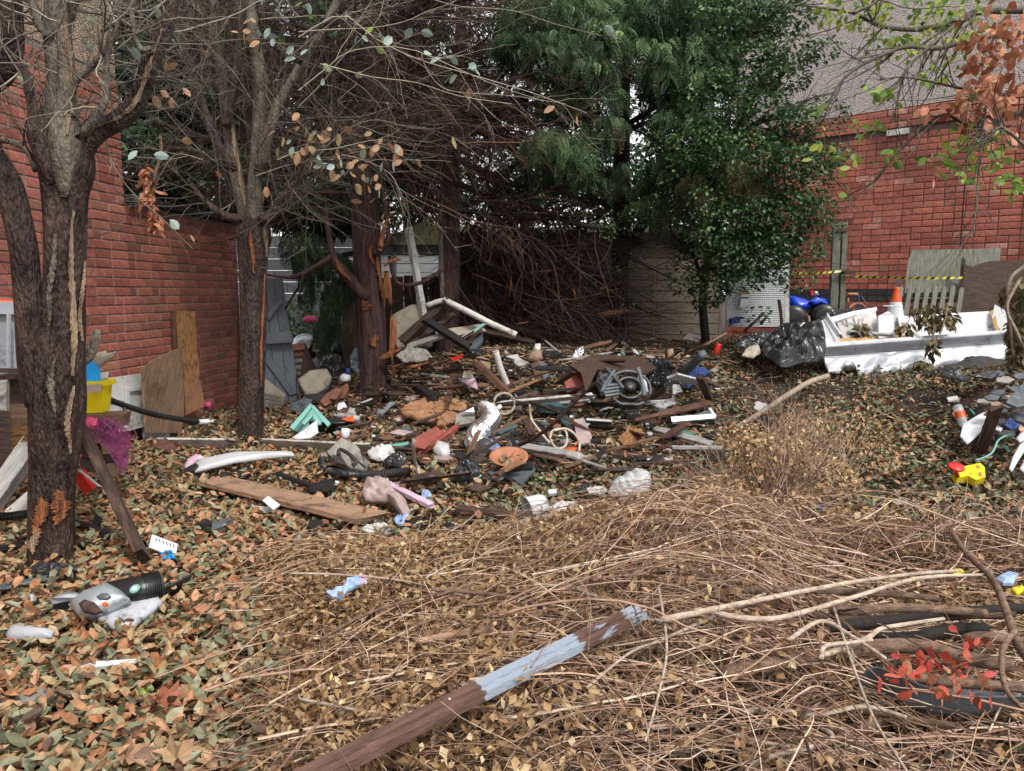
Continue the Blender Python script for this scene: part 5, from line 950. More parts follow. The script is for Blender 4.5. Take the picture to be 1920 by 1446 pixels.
rod('corrugated_hose', 'black corrugated hose end at the left edge by the forked tree', 'hose', [(-40, 978, 3.9), (10, 977, 3.95), (52, 972, 4.0)], .026, 'black_plastic', corr=.16, n=26)
rod('corrugated_hose', 'lower black corrugated hose at the left edge nearest the camera', 'hose', [(-40, 1035), (5, 1030), (45, 1022)], .024, 'black_plastic', corr=.16, n=24, lift=.03)
board('black_strip', 'flat black plastic slat behind the foot of the forked tree', 'slat', (-40, 1005), (212, 1018), .10, .015, 'black_plastic', lift=(.03, .03))
rod('black_pipe', 'curved black pipe to the right of the forked tree foot', 'pipe', [(138, 982), (160, 985), (185, 995), (212, 1004)], .022, 'black_plastic', lift=.03)
sheet('black_bracket', 'black angled plastic bracket standing by the curved pipe', 'bracket', [(172, 985), (178, 963), (189, 970), (184, 988)], 'black_plastic', tilt=60, th=.02)
board('black_strip', 'long black plastic strip lying left of the vacuum cleaner head', 'strip', (-30, 1108), (92, 1082), .055, .012, 'slate', lift=(.05, .05))
sheet('tree_wrap', 'crumpled grey-black plastic wrapped round the forked tree foot', 'plastic wrap', [(58, 1062), (75, 1053), (110, 1056), (142, 1062), (146, 1072), (100, 1080), (62, 1074)], 'black_bag', tilt=35, bulge=.03, crum=.04, cf=10, lift=.06)
# vacuum cleaner head
vc = thing('vacuum_head', 'silver and black upright vacuum cleaner head lying in the leaves lower left', 'vacuum cleaner', G(200, 1165))
sheet('base_plate', None, None, [(94, 1122), (128, 1108), (134, 1124), (165, 1152), (228, 1183), (262, 1160), (302, 1128), (296, 1118), (262, 1112), (205, 1100), (150, 1112)], 'grey_plastic', parent=vc, tilt=16, th=.03, lift=.05, bulge=.012)
sheet('hood', None, None, [(130, 1130), (152, 1112), (202, 1093), (224, 1105), (243, 1122), (205, 1140), (170, 1152), (146, 1150)], 'galv', parent=vc, tilt=24, th=.03, bulge=.045, lift=.09, base=(170, 1155))
sheet('lamp_window', None, None, [(147, 1132), (158, 1124), (178, 1130), (192, 1146), (176, 1151), (155, 1146)], 'wood_dark', parent=vc, tilt=30, th=.01, bulge=.012, lift=.12, base=(172, 1153))
sheet('dial', None, None, [(180, 1119), (190, 1113), (202, 1113), (208, 1118), (200, 1123), (186, 1124)], 'slate', parent=vc, tilt=26, th=.01, bulge=.01, lift=.13, base=(190, 1135))
sheet('button', None, None, [(190, 1131), (198, 1127), (203, 1132), (195, 1136)], 'orange_plastic', parent=vc, tilt=26, th=.01, lift=.135, base=(190, 1140))
rod('motor_housing', None, None, [(212, 1118), (240, 1112), (272, 1106), (296, 1100)], .062, 'black_plastic', lift=[.03, .05, .06, .06], parent=vc, sides=22, n=30)
rod('motor_collar', None, None, [(236, 1116), (262, 1112)], .070, 'black_plastic', lift=.03, parent=vc, sides=22, n=12)
for i in range(8): rod('vent_rib', None, None, [(268+i*4.2, 1106-i*.8), (270+i*4.2, 1105.6-i*.8)], .066, 'black_plastic', lift=[.058, .058], parent=vc, sides=20, n=3)
A_ = at((266, 1098), .165); V, F = lathe([(0, .004), (.020, .003), (.020, 0)], 20, A_ + np.array([-.01, -.035, .0]), (-.1, -.55, .8)); solid('sticker', V, F, 'teal_plastic', vc); V, F = lathe([(0, .006), (.011, .005)], 16, A_ + np.array([-.01, -.035, .0]), (-.1, -.55, .8)); solid('sticker_mark', V, F, 'white_clean', vc)
rod('hose_stub', None, None, [(296, 1115), (330, 1104), (332, 1098)], .018, 'black_plastic', lift=.04, parent=vc); board('squeegee', None, None, (300, 1112), (356, 1084), .045, .012, 'black_plastic', lift=(.08, .09), roll=-60, parent=vc)
sheet('curved_cover', 'curved light grey plastic cover at the lower left edge', 'cover', [(10, 1190), (18, 1174), (60, 1176), (102, 1182), (95, 1194), (50, 1199), (15, 1198)], 'grey_plastic', tilt=22, bulge=.03, th=.01, lift=.06)
cp_ = thing('bottle_top', 'round white cap lying left of the vacuum cleaner head', 'cap', G(58, 1135)); V, F = lathe([(0, .03), (.024, .028), (.026, .02), (.026, 0)], 20, at((58, 1130), .04), (-.1, -.6, 1)); solid('lid', V, F, 'white', cp_, True); V, F = lathe([(.027, .01), (.03, 0), (.03, -.05)], 18, at((58, 1130), .04), (-.1, -.6, 1)); solid('neck', V, F, 'black_plastic', cp_, True)
sheet('white_strip', 'narrow white plastic strip half covered by leaves at lower left', 'strip', [(126, 1247), (160, 1241), (246, 1236), (284, 1233), (284, 1238), (220, 1246), (130, 1256)], 'white_clean', tilt=10, lift=.055)
blob('stone', 'rough grey-brown stone among the leaves at lower left', 'stone', at((68, 1312), .03), (.055, .04, .03), 'stone_grey', .3, 3, 5)
# ------------------------------------------------------------ gap beside the wall
gd = thing('ledged_door', 'blue-grey ledged plank door leaning behind the pollarded tree', 'door', D(515, 765, 8.05))
for i in range(5):
    x0, x1 = 448+i*16.4, 448+(i+1)*16.4-1; k = i/5; bx = lambda x: x + (x-448)*.38 + 4
    sheet('plank', None, None, [(x0, 518+i, 8.3), (x1, 519+i, 8.3), (bx(x1), 762-k*6, 8.0), (bx(x0), 764-k*6, 8.0)], 'door_paint', parent=gd, th=.022, along=1)
for (xa, ya, xb, yb, h_) in ((455, 628, 547, 622, 20), (465, 745, 558, 738, 18)): sheet('ledge', None, None, [(xa, ya, 8.08), (xb, yb, 8.08), (xb+2, yb+h_, 8.06), (xa, ya+h_, 8.06)], 'door_paint', parent=gd, th=.03)
sheet('brace', None, None, [(476, 648, 8.10), (492, 646, 8.10), (556, 738, 8.0), (544, 742, 8.0)], 'door_paint', parent=gd, th=.025); sheet('brace', None, None, [(500, 590, 8.16), (528, 556, 8.2), (530, 566, 8.2), (505, 600, 8.16)], 'door_paint', parent=gd, th=.02)
tr = thing('lattice_tray', 'dirty beige lattice plastic tray leaning on the blue-grey door', 'tray', D(515, 765, 7.6)); sheet('panel', None, None, [(495, 708, 7.6), (536, 740, 7.6), (527, 768, 7.55), (495, 762, 7.55)], 'beige', parent=tr, th=.03)
for i in range(4):
    sheet('bar', None, None, [(496+i*9, 736+i*2, 7.55), (498+i*9, 735+i*2, 7.55), (497+i*8.5, 765, 7.52), (495+i*8.5, 765, 7.52)], 'stone_grey', parent=tr, th=.01); sheet('bar', None, None, [(496, 737+i*8, 7.55), (533-i*2, 744+i*7, 7.55), (533-i*2, 746+i*7, 7.55), (496, 739+i*8, 7.55)], 'stone_grey', parent=tr, th=.01)
sr = thing('shingled_roof_piece', 'fragment of shingled shed roof standing on edge beside the blue-grey door', 'roof fragment', D(560, 745, 8.2)); sheet('deck', None, None, [(572, 643, 8.2), (590, 690, 8.1), (584, 740, 8.0), (556, 745, 8.0)], 'wood_dark', parent=sr, th=.04)
for i in range(8): sheet('shingle', None, None, [(547+i*1, 645+i*12, 8.22), (571-i*1.6, 643+i*12, 8.2), (570-i*1.6, 655+i*12, 8.15), (548+i*1, 657+i*12, 8.17)], 'brick_loose' if i < 2 else 'stone_grey', parent=sr, th=.015, wob=.003)
bq = thing('kettle_barbecue', 'silver and black kettle barbecue tipped over in the gap by the door', 'barbecue', D(580, 668, 9.0)); V, F = lathe([(0, .16), (.07, .15), (.13, .10), (.16, .0)], 22, D(573, 650, 9.0), (-.75, -.45, .5)); solid('lid', V, F, 'silver', bq, True); V, F = lathe([(.16, 0), (.14, -.08), (.09, -.14), (0, -.16)], 22, D(573, 650, 9.0)+(0.01, .005, -.006), (-.75, -.45, .5)); solid('bowl', V, F, 'black_plastic', bq, True)
rod('leg', None, None, [(549, 670, 8.9), (552, 655, 8.9), (562, 650, 8.9)], .01, 'black_plastic', parent=bq)
blob('pink_cushion', 'small bright pink cushion in the gap beyond the barbecue', 'cushion', D(582, 600, 9.6), (.09, .06, .05), 'pink', .2, 3, 3)
V, F = frustum(622, 690, 8.8, .13, .19, .20, 0, 18, dep=1); pt = thing('stone_planter', 'weathered stone planter with dead grass behind the tree gap', 'planter', D(622, 690, 8.8)); solid('bowl', V, F, 'stone_grey', pt, True)
crown('dead_grass', pt, [(615, 640, 8.8, 25, 30, 14, 120), (650, 625, 8.9, 25, 40, 25, 160)], MT['olive_dead'], rg, (.06, .14), FT, (.2, 1.3), bias=.6)
board('rotten_post', 'short rotten brown post slanting beside the stone planter', 'post', (640, 640, 8.5), (662, 705, 8.3), .09, .07, 'wood_dark', roll=30)
ch = thing('cushioned_chair', 'overturned chair with beige seat cushion and black frame in the gap', 'chair', D(590, 760, 7.7)); sheet('cushion', None, None, [(559, 706, 7.6), (580, 698, 7.8), (612, 694, 7.9), (624, 704, 7.8), (618, 724, 7.7), (590, 745, 7.6), (572, 742, 7.55)], 'beige', parent=ch, th=.05, bulge=.07, crum=.02, cf=5)
rod('frame', None, None, [(557, 704, 7.6), (558, 730, 7.5), (564, 755, 7.45), (572, 745, 7.5)], .014, 'black_plastic', parent=ch); rod('frame', None, None, [(626, 700, 7.7), (622, 718, 7.6), (612, 735, 7.5)], .012, 'black_plastic', parent=ch); sheet('underside', None, None, [(566, 735, 7.58), (600, 742, 7.6), (622, 722, 7.7), (624, 738, 7.6), (600, 752, 7.5), (572, 752, 7.5)], 'black_cloth', parent=ch, th=.03, crum=.03)
for i, (pl, m) in enumerate((([(600, 752), (612, 738), (632, 726), (640, 732), (628, 752), (608, 762)], 'brick_loose'), ([(630, 748), (636, 728), (652, 718), (654, 728), (646, 746)], 'brick_loose'), ([(640, 762), (655, 748), (672, 748), (668, 760)], 'rust'), ([(628, 772), (660, 764), (668, 772), (640, 780)], 'rust'))):
    sheet('loose_brick', ['broken brown brick lying left below the white milk bottle', 'tilted brown brick directly beneath the white milk bottle', 'dark red brick fragment left of the splintered conifer foot', 'flat red-brown fragment beside the white cup'][i], 'brick', pl, m, tilt=35, th=.06, lift=.06)
mb = thing('milk_bottle', 'white plastic milk bottle with blue cap left of the splintered conifer', 'bottle', D(648, 718, 7.6)); blob('body', None, None, D(647, 710, 7.6), (.055, .05, .05), 'white_clean', .15, 2, 1, mb, 3); V, F = lathe([(.02, 0), (.025, .03), (.025, .06), (0, .06)], 12, D(651, 702, 7.6), (.2, 0, 1)); solid('cap', V, F, 'blue_cloth', mb, True)
sheet('grey_rag', 'grey-blue rag hanging down beside the splintered conifer trunk', 'rag', [(664, 655, 7.7), (676, 650, 7.7), (684, 680, 7.65), (686, 712, 7.6), (672, 705, 7.6), (658, 690, 7.6), (656, 670, 7.65)], 'slate', bulge=.04, crum=.07, cf=12)
board('dark_post', 'dark upright timber post behind the splintered conifer', 'post', (672, 690, 8.3), (666, 520, 8.5), .12, .08, 'wood_dark', roll=80)
sheet('black_rubbish_bag', 'black and teal bags wedged beyond the beige chair cushion', 'bag', [(600, 690, 8.1), (606, 672, 8.3), (632, 660, 8.4), (640, 675, 8.3), (650, 692, 8.1), (625, 696, 8.0)], 'black_bag', bulge=.06, crum=.08, cf=9)
sheet('black_pot', 'black plant pot tipped beside the planter base', 'pot', [(618, 652, 8.5), (626, 642, 8.5), (640, 645, 8.5), (640, 658, 8.4), (624, 662, 8.4)], 'black_plastic', bulge=.05, th=.06)
sheet('grey_tarpaulin', 'small grey and black tarpaulin piece before the lattice tray', 'tarpaulin', [(540, 768), (545, 758), (570, 748), (586, 750), (580, 762), (562, 774)], 'slate', tilt=20, bulge=.03, crum=.05, cf=12)
ta = thing('teal_crate', 'teal plastic crate lying on its side behind the black bucket', 'crate', G(580, 812)); sheet('side', None, None, [(547, 803), (583, 760), (618, 798), (600, 812), (565, 815)], 'teal_plastic', parent=ta, tilt=52, th=.14, lift=.05); 
for pl in ([(543, 801), (582, 756), (587, 760), (551, 806)], [(580, 758), (588, 760), (620, 794), (614, 800)], [(566, 793), (586, 772), (590, 776), (571, 797)], [(585, 778), (592, 776), (603, 795), (596, 797)]): sheet('rim', None, None, pl, 'teal_plastic', parent=ta, tilt=52, th=.02, lift=.08, base=(565, 815))
sheet('polythene_sheet', 'folded white polythene leaning on the teal crate', 'sheet', [(548, 821), (575, 802), (594, 788), (597, 812), (580, 822), (560, 824)], 'white_clean', tilt=45, crum=.03, lift=.08, cf=10)
bk = thing('black_bucket', 'black oval bucket standing beside the teal crate', 'bucket', G(622, 826)); c_ = G(618, 824); V, F = lathe([(0, .01), (.14, .01), (.185, .17), (.195, .17), (.195, .185), (.175, .185), (.13, .03), (0, .03)], 28); V = V*np.array([1, .62, .8]); V = rotz(V, -.12); solid('body', V + c_ + np.array([0, .08, 0]), F, 'black_plastic', bk, True)
cu = thing('paper_cup', 'red and white striped paper cup leaning against the black bucket', 'cup', G(648, 826)); V, F = lathe([(0, 0), (.025, 0), (.036, .09), (.034, .09), (.023, .01)], 16, at((646, 826), .06), (.2, -.2, 1)); solid('cup', V, F, 'white_clean', cu, True)
for a_ in range(4): V, F = limb([(.036*math.cos(a_*1.57), .036*math.sin(a_*1.57), .07, .006), (.028*math.cos(a_*1.57+.5), .028*math.sin(a_*1.57+.5), .01, .006)], 6, 5); solid('stripe', V + at((646, 826), .06), F, 'red_plastic', cu)
tb = thing('tool_bag', 'grey fabric tool bag with black handle and piping near the corrugated hose', 'bag', G(650, 880)); sheet('body', None, None, [(612, 848), (640, 820), (668, 835), (690, 860), (680, 882), (652, 878), (622, 862)], 'stone_grey', parent=tb, tilt=40, th=.12, bulge=.045, crum=.01, lift=.07)
for pl in ([(612, 848), (626, 862), (655, 878)], [(640, 820), (668, 838), (690, 862)], [(625, 834), (650, 848), (684, 876)], [(650, 826), (640, 850), (632, 866)]): rod('piping', None, None, pl, .007, 'black_cloth', lift=.12, parent=tb)
rod('handle', None, None, [(634, 852), (638, 843), (655, 852), (668, 866), (662, 872)], .013, 'black_cloth', lift=.16, parent=tb); sheet('pocket', None, None, [(622, 852), (640, 856), (652, 874), (628, 866)], 'black_cloth', parent=tb, tilt=40, th=.01, lift=.14)
rod('corrugated_hose', 'long black corrugated hose curving below the grey tool bag', 'hose', [(604, 862), (608, 876), (622, 885), (660, 891), (710, 890), (770, 884)], .032, 'black_plastic', corr=.14, n=70, sides=14, lift=.03)
for nm, lb, ct, pl, m, kw in (
    ('white_cloth', 'crumpled off-white cloth right of the grey tool bag', 'cloth', [(688, 848), (705, 836), (735, 840), (744, 856), (722, 868), (695, 862)], 'cloth_white', dict(tilt=20, bulge=.05, crum=.07, cf=9)),
    ('black_bag', 'small shiny black bag beside the crumpled off-white cloth', 'bag', [(718, 866), (735, 853), (758, 852), (766, 862), (750, 876), (725, 874)], 'black_bag', dict(tilt=20, bulge=.05, crum=.06, cf=14)),
    ('green_strip', 'thin pale green plastic strip above the crumpled off-white cloth', 'strip', [(731, 834), (765, 828), (766, 833), (734, 838)], 'teal_plastic', {}),
    ('pinkish_cloth', 'large pinkish-grey cloth heap by the end of the brown plank', 'cloth', [(677, 925), (686, 902), (705, 895), (728, 900), (737, 922), (760, 938), (770, 962), (760, 975), (742, 960), (728, 945), (700, 942), (685, 940)], 'pink_cloth', dict(tilt=20, bulge=.07, crum=.08, cf=6)),
    ('plastic_scrap', 'pale blue and white wrapper right of the pinkish cloth end', 'wrapper', [(788, 940), (792, 918), (806, 922), (812, 940), (808, 950)], 'blue_pale', dict(crum=.04, cf=15)),
    ('plastic_scrap', 'crumpled pale blue and white wrapper under the pinkish cloth tail', 'wrapper', [(738, 975), (748, 962), (768, 968), (764, 982), (748, 986)], 'blue_pale', dict(crum=.04, cf=15)),
    ('plastic_scrap', 'white torn polythene at the front end of the brown plank', 'polythene', [(674, 992), (690, 984), (722, 982), (735, 998), (728, 1004), (708, 996), (690, 998)], 'white', dict(crum=.04, cf=12)),
    ('black_bag', 'round crumpled black bag in the centre near the boot', 'bag', [(850, 888), (858, 870), (878, 863), (898, 872), (900, 890), (882, 900), (862, 902)], 'black_bag', dict(tilt=30, bulge=.09, crum=.07, cf=11)),
    ('slate_board', 'broken slate-blue board in front of the terracotta dish', 'board', [(912, 885), (948, 870), (1000, 868), (1003, 882), (978, 909), (962, 898), (925, 892)], 'slate', dict(tilt=12, th=.015)),
    ('slate_board', 'dark upper edge piece on the broken slate-blue board', 'board', [(948, 868), (975, 862), (1000, 866), (1000, 876), (955, 878)], 'black_plastic', dict(tilt=16, th=.015, lift=.07)),
    ('blue_rag', 'pale blue torn rag below the silver foil duct', 'rag', [(908, 828), (920, 822), (938, 838), (934, 848), (915, 842)], 'blue_pale', dict(crum=.05, cf=12)),
    ('stone_slab', 'large rough orange-brown sandstone slab right of the splintered conifer foot', 'slab', [(745, 768), (775, 752), (815, 742), (870, 752), (876, 768), (850, 786), (820, 794), (785, 784)], 'sandstone', dict(tilt=14, th=.05, crum=.03, cf=5, wob=.012)),
    ('tan_slab', 'small grey-tan slab right of the large sandstone slab', 'slab', [(856, 778), (868, 772), (890, 772), (891, 792), (853, 798)], 'stone_grey', dict(tilt=30, th=.03)),
    ('white_offcut', 'white triangular offcut resting on the small grey-tan slab', 'offcut', [(870, 772), (888, 763), (890, 773)], 'white_clean', dict(tilt=30, lift=.12)),
    ('frame_corner', 'white broken picture frame corner in the centre debris', 'frame', [(948, 668), (970, 664), (975, 672), (992, 680), (972, 686), (964, 680), (966, 674)], 'white', dict(tilt=12, th=.01)),
    ('mitten', 'cream and lilac triangular cloth lying on the soil heap', 'cloth', [(864, 715), (872, 704), (884, 702), (892, 712), (896, 730), (880, 724)], 'lilac', dict(tilt=25, bulge=.015)),
    ('cream_scrap', 'cream crumpled top of the triangular cloth', 'cloth', [(866, 708), (870, 696), (880, 695), (888, 706), (880, 710)], 'beige', dict(tilt=25, lift=.09, crum=.02)),
    ('tan_block', 'tan brick-like block behind the rusty beam', 'block', [(886, 680), (896, 664), (920, 676), (918, 694), (900, 690)], 'tan_stone', dict(tilt=30, th=.06)),
    ('red_strip', 'bright red plastic strip near the soil heap top', 'strip', [(845, 672), (868, 664), (870, 668), (848, 676)], 'red_plastic', {}),
    ('maroon_board', 'dull red square panel propped up in the centre debris', 'panel', [(1053, 700), (1093, 694), (1099, 724), (1064, 735)], 'red_paint', dict(tilt=45, th=.02)),
    ('brown_board', 'large dark brown board lying behind the dull red panel', 'board', [(1070, 685), (1110, 664), (1205, 668), (1232, 690), (1210, 700), (1120, 692), (1098, 735), (1090, 700)], 'wood_dark', dict(tilt=20, th=.02, lift=.1)),
    ('dark_sheet', 'dark brown curved sheet standing left of the black plastic bin parts', 'sheet', [(1094, 694), (1118, 690), (1122, 725), (1102, 732)], 'wood_dark', dict(tilt=50, th=.015)),
    ('black_refuse_bag', 'torn grey-black refuse bag between blue cloth and black plastic bin parts', 'bag', [(1208, 690), (1220, 672), (1252, 674), (1264, 692), (1262, 722), (1255, 740), (1232, 726), (1212, 720)], 'black_bag', dict(tilt=40, bulge=.08, crum=.12, cf=10)),
    ('blue_cloth', 'royal blue cloth heap behind the short white plank', 'cloth', [(1280, 716), (1292, 692), (1318, 688), (1330, 700), (1312, 712), (1290, 728)], 'blue_cloth', dict(tilt=25, bulge=.06, crum=.06, cf=10)),
    ('teal_cushion', 'dark teal cushion lying among boards in the centre', 'cushion', [(1004, 762), (1012, 750), (1045, 747), (1072, 758), (1070, 770), (1035, 776), (1010, 772)], 'teal_cloth', dict(tilt=20, bulge=.05, crum=.03, cf=8)),
    ('teal_cloth', 'dark teal cloth tail below the dark teal cushion', 'cloth', [(1044, 780), (1062, 776), (1070, 795), (1066, 804), (1052, 792)], 'teal_cloth', dict(tilt=15, crum=.04)),
    ('pink_slab', 'pinkish-brown flat slab standing among the coiled hose', 'slab', [(1076, 788), (1094, 783), (1110, 818), (1105, 830), (1085, 834), (1080, 812)], 'pink_cloth', dict(tilt=30, th=.02)),
    ('chipboard_offcut', 'orange chipboard offcut in the middle of the debris', 'offcut', [(1160, 825), (1180, 795), (1210, 812), (1190, 835), (1172, 838)], 'osb', dict(tilt=22, th=.018, wob=.006)),
    ('white_rag', 'crumpled white rag right of the brown offcuts', 'rag', [(1218, 758), (1228, 742), (1242, 735), (1262, 742), (1268, 758), (1245, 766), (1230, 765)], 'white', dict(tilt=20, bulge=.02, crum=.08, cf=13)),
    ('blue_glove', 'royal blue glove hanging below the crumpled white rag', 'glove', [(1228, 758), (1236, 755), (1242, 772), (1238, 782), (1232, 772)], 'blue_cloth', dict(crum=.03)),
    ('white_crumple', 'white crumpled plastic below the torn refuse bag', 'plastic', [(1262, 740), (1260, 722), (1272, 722), (1280, 735), (1272, 736)], 'white', dict(tilt=40, crum=.04, cf=14)),
    ('white_scrap', 'white sheet scrap at the foot of the garage', 'scrap', [(1280, 635), (1290, 626), (1312, 629), (1310, 643), (1296, 638)], 'white', dict(tilt=30, crum=.02)),
    ('pale_stone', 'pinkish pale stone behind the debris field', 'stone', [(1250, 656), (1262, 653), (1264, 664), (1252, 671)], 'tan_stone', dict(tilt=50, th=.06, bulge=.03)),
    ('fabric_bundle', 'knotted beige fabric bundle left of the black tarpaulin', 'bundle', [(1390, 668), (1398, 654), (1422, 650), (1426, 662), (1412, 672)], 'beige', dict(tilt=30, bulge=.05, crum=.06, cf=10)),
    ('brown_slab', 'brown flat offcut left of the crumpled white rag', 'offcut', [(1126, 762), (1136, 744), (1164, 738), (1166, 752), (1150, 760)], 'wood_brown', dict(tilt=25, th=.03)),
    ('dark_offcut', 'dark wet offcut above the chipboard offcut', 'offcut', [(1196, 790), (1205, 768), (1225, 776), (1232, 792), (1215, 796)], 'wood_dark', dict(tilt=20, th=.02)),
    ('clear_cup', 'crushed clear plastic cup beside the red wooden lid', 'cup', [(812, 842), (820, 826), (842, 832), (844, 852), (830, 858)], 'clear', dict(tilt=40, bulge=.05, th=.03, crum=.02)),
    ('clear_tub', 'crushed clear tub next to the white ring', 'tub', [(944, 758), (958, 748), (974, 754), (978, 768), (950, 766)], 'clear', dict(tilt=40, bulge=.05, crum=.02)),
    ('white_piece', 'small white rectangular cap in leaves near centre', 'cap', [(1028, 918), (1043, 917), (1044, 924), (1029, 926)], 'white_clean', dict(tilt=25, th=.02, lift=.07)),
    ('white_sheet', 'wrinkled pale sheet beside the white pot', 'sheet', [(1028, 952), (1052, 940), (1085, 944), (1080, 952), (1040, 962)], 'cloth_white', dict(crum=.04, cf=8)),
    ('grey_offcut', 'small pale blue offcut in front of the pale grey plank', 'offcut', [(1005, 1000), (1040, 990), (1045, 994), (1010, 1006)], 'blue_pale', dict(th=.02)),
    ('black_fragment', 'curved black plastic fragment left of the pale grey plank', 'fragment', [(824, 984), (840, 980), (868, 990), (882, 1008), (850, 1000), (832, 998)], 'black_plastic', dict(th=.02, bulge=.02, lift=.07)),
    ('wrapper', 'white and pink sweet wrapper beside the clear plastic bag', 'wrapper', [(1100, 916), (1128, 912), (1140, 920), (1130, 928), (1104, 924)], 'white', dict(crum=.03, cf=14, lift=.08)),
    ('dark_wrapper', 'crumpled dark blue wrapper left of the sweet wrapper', 'wrapper', [(1078, 916), (1098, 908), (1115, 914), (1104, 924), (1084, 924)], 'black_bag', dict(bulge=.02, crum=.04, cf=14)),
    ('blue_wrapper', 'pale blue wrapper caught in the brushwood at left centre', 'wrapper', [(612, 1112), (640, 1108), (655, 1086), (672, 1082), (680, 1098), (655, 1106), (640, 1122), (620, 1120)], 'blue_pale', dict(tilt=16, crum=.05, cf=9, lift=.2)),
    ('grey_wrapper', 'pale lilac wrapper beside the blue one in the brushwood', 'wrapper', [(655, 1092), (672, 1080), (690, 1082), (688, 1096), (668, 1100)], 'lilac', dict(tilt=16, crum=.05, cf=9, lift=.2)),
    ('yellow_wrapper', 'yellow wrapper in the brushwood near the right edge stick', 'wrapper', [(1780, 1072), (1798, 1066), (1808, 1076), (1790, 1084)], 'yellow', dict(lift=.2, crum=.04)),
    ('yellow_wrapper', 'yellow and white wrapper at the far right edge of the brushwood', 'wrapper', [(1895, 1108), (1915, 1098), (1925, 1108), (1905, 1118)], 'yellow', dict(lift=.2, crum=.04)),
    ('white_wrapper', 'pale blue-white wrapper just behind the right edge stick', 'wrapper', [(1868, 1086), (1890, 1072), (1910, 1078), (1900, 1096), (1880, 1098)], 'blue_pale', dict(lift=.2, crum=.04)),
    ('navy_scrap', 'navy blue fabric scrap right of the upright dry shrub', 'fabric', [(1522, 948), (1545, 940), (1562, 948), (1548, 958), (1530, 958)], 'blue_cloth', dict(bulge=.03, crum=.04)),
    ('patterned_sheet', 'white plastic sheet with teal leaf prints by the slate heap', 'sheet', [(1800, 818), (1806, 795), (1835, 778), (1866, 764), (1858, 785), (1838, 812), (1814, 834)], 'white_clean', dict(tilt=20, crum=.02, cf=4, lift=.07)),
    ('grey_felt', 'large folded grey roofing felt on the slate heap at the right edge', 'roofing felt', [(1886, 755), (1910, 725), (1940, 715), (1940, 760), (1905, 765)], 'slate', dict(tilt=25, crum=.04, cf=4, th=.02, lift=.12)),
    ('grey_felt', 'lower folded grey roofing felt sheet on the slate heap', 'roofing felt', [(1898, 775), (1925, 765), (1945, 780), (1930, 800), (1905, 790)], 'slate', dict(tilt=25, crum=.04, cf=4, th=.02, lift=.1)),
    ('blue_rag', 'dark blue rag on the slate heap at the right', 'rag', [(1880, 798), (1890, 785), (1912, 788), (1912, 800), (1895, 806)], 'blue_cloth', dict(tilt=20, crum=.05, cf=12)),
    ('white_spoon', 'white plastic spoon shape lying on the slate heap', 'spoon', [(1857, 797), (1868, 796), (1880, 803), (1876, 808), (1864, 804)], 'white_clean', dict(th=.01, lift=.1)),
    ('white_scrap', 'small white paper scrap on the bare soil patch', 'paper', [(1775, 745), (1795, 742), (1798, 750), (1778, 751)], 'white', dict(lift=.05)),
    ('white_scrap', 'white sheet scrap beside the long bare stick', 'scrap', [(1413, 765), (1420, 752), (1438, 758), (1444, 768), (1425, 772)], 'white', dict(tilt=15)),
    ('orange_wrapper', 'orange-red wrapper under the coiled beige hose', 'wrapper', [(1058, 842), (1075, 838), (1086, 840), (1070, 850)], 'orange_plastic', dict(crum=.03)),
    ('white_block', 'white polystyrene chunk near the splintered conifer foot', 'polystyrene', [(632, 768), (634, 756), (646, 754), (652, 766), (644, 772)], 'white_clean', dict(tilt=40, th=.05)),
    ('clear_lump', 'crumpled clear wrapper right of the white polystyrene chunk', 'wrapper', [(650, 776), (656, 764), (668, 768), (668, 778)], 'clear', dict(tilt=30, bulge=.03, crum=.03)),
    ('tan_offcut', 'tan flat offcut beside the white ring', 'offcut', [(978, 745), (985, 738), (1002, 740), (1002, 747), (985, 750)], 'wood_fresh', dict(th=.02)),
    ('rust_plate', 'rusty brown plate left of the coiled hose', 'plate', [(1000, 845), (1010, 830), (1040, 845), (1052, 862), (1020, 856)], 'rust', dict(tilt=15, th=.01)),
    ('brown_flap', 'rust-brown bark piece behind the dull red panel', 'bark', [(995, 682), (1010, 678), (1016, 705), (1006, 712)], 'rust', dict(tilt=40, th=.02)),
    ('dark_flap', 'dark slate piece beside the rust-brown bark piece', 'slate', [(1010, 680), (1020, 678), (1030, 705), (1020, 712)], 'slate', dict(tilt=40, th=.01)),
    ('white_bag_scrap', 'small white bag on a stone on the soil heap', 'bag', [(1000, 655), (1004, 645), (1014, 645), (1014, 655), (1006, 660)], 'white', dict(tilt=40, bulge=.03, crum=.04)),
    ('soil_stone', 'brown stone under the small white bag', 'stone', [(990, 672), (996, 658), (1015, 658), (1018, 670), (1005, 676)], 'tan_stone', dict(tilt=40, th=.06, bulge=.04)),
    ('foil_scrap', 'shiny silver foil scrap behind the dark brown board', 'foil', [(1072, 672), (1080, 655), (1094, 650), (1096, 660), (1086, 674)], 'foil', dict(tilt=30, crum=.06, cf=14)),
    ('pebble', 'pale glass bottle fragment behind the debris field', 'glass fragment', [(1183, 658), (1190, 654), (1199, 665), (1192, 668)], 'clear', dict(tilt=40, bulge=.03)),
    ('green_scrap', 'tiny bright green cap at the back of the debris field', 'cap', [(1164, 662), (1168, 656), (1173, 660), (1172, 668)], 'teal_plastic', dict(tilt=40, bulge=.02)),
    ('concrete_chunk', 'grey concrete chunk right of the clear plastic bag', 'concrete', [(1345, 822), (1352, 818), (1358, 826), (1350, 830)], 'stone_grey', dict(tilt=40, bulge=.02))):
    sheet(nm, lb, ct, pl, m, **kw)
board('pink_plank', 'short pale pink painted plank beside the pinkish cloth', 'plank', (727, 908), (808, 948), .05, .03, 'lilac', lift=(.06, .05), ends=.01)
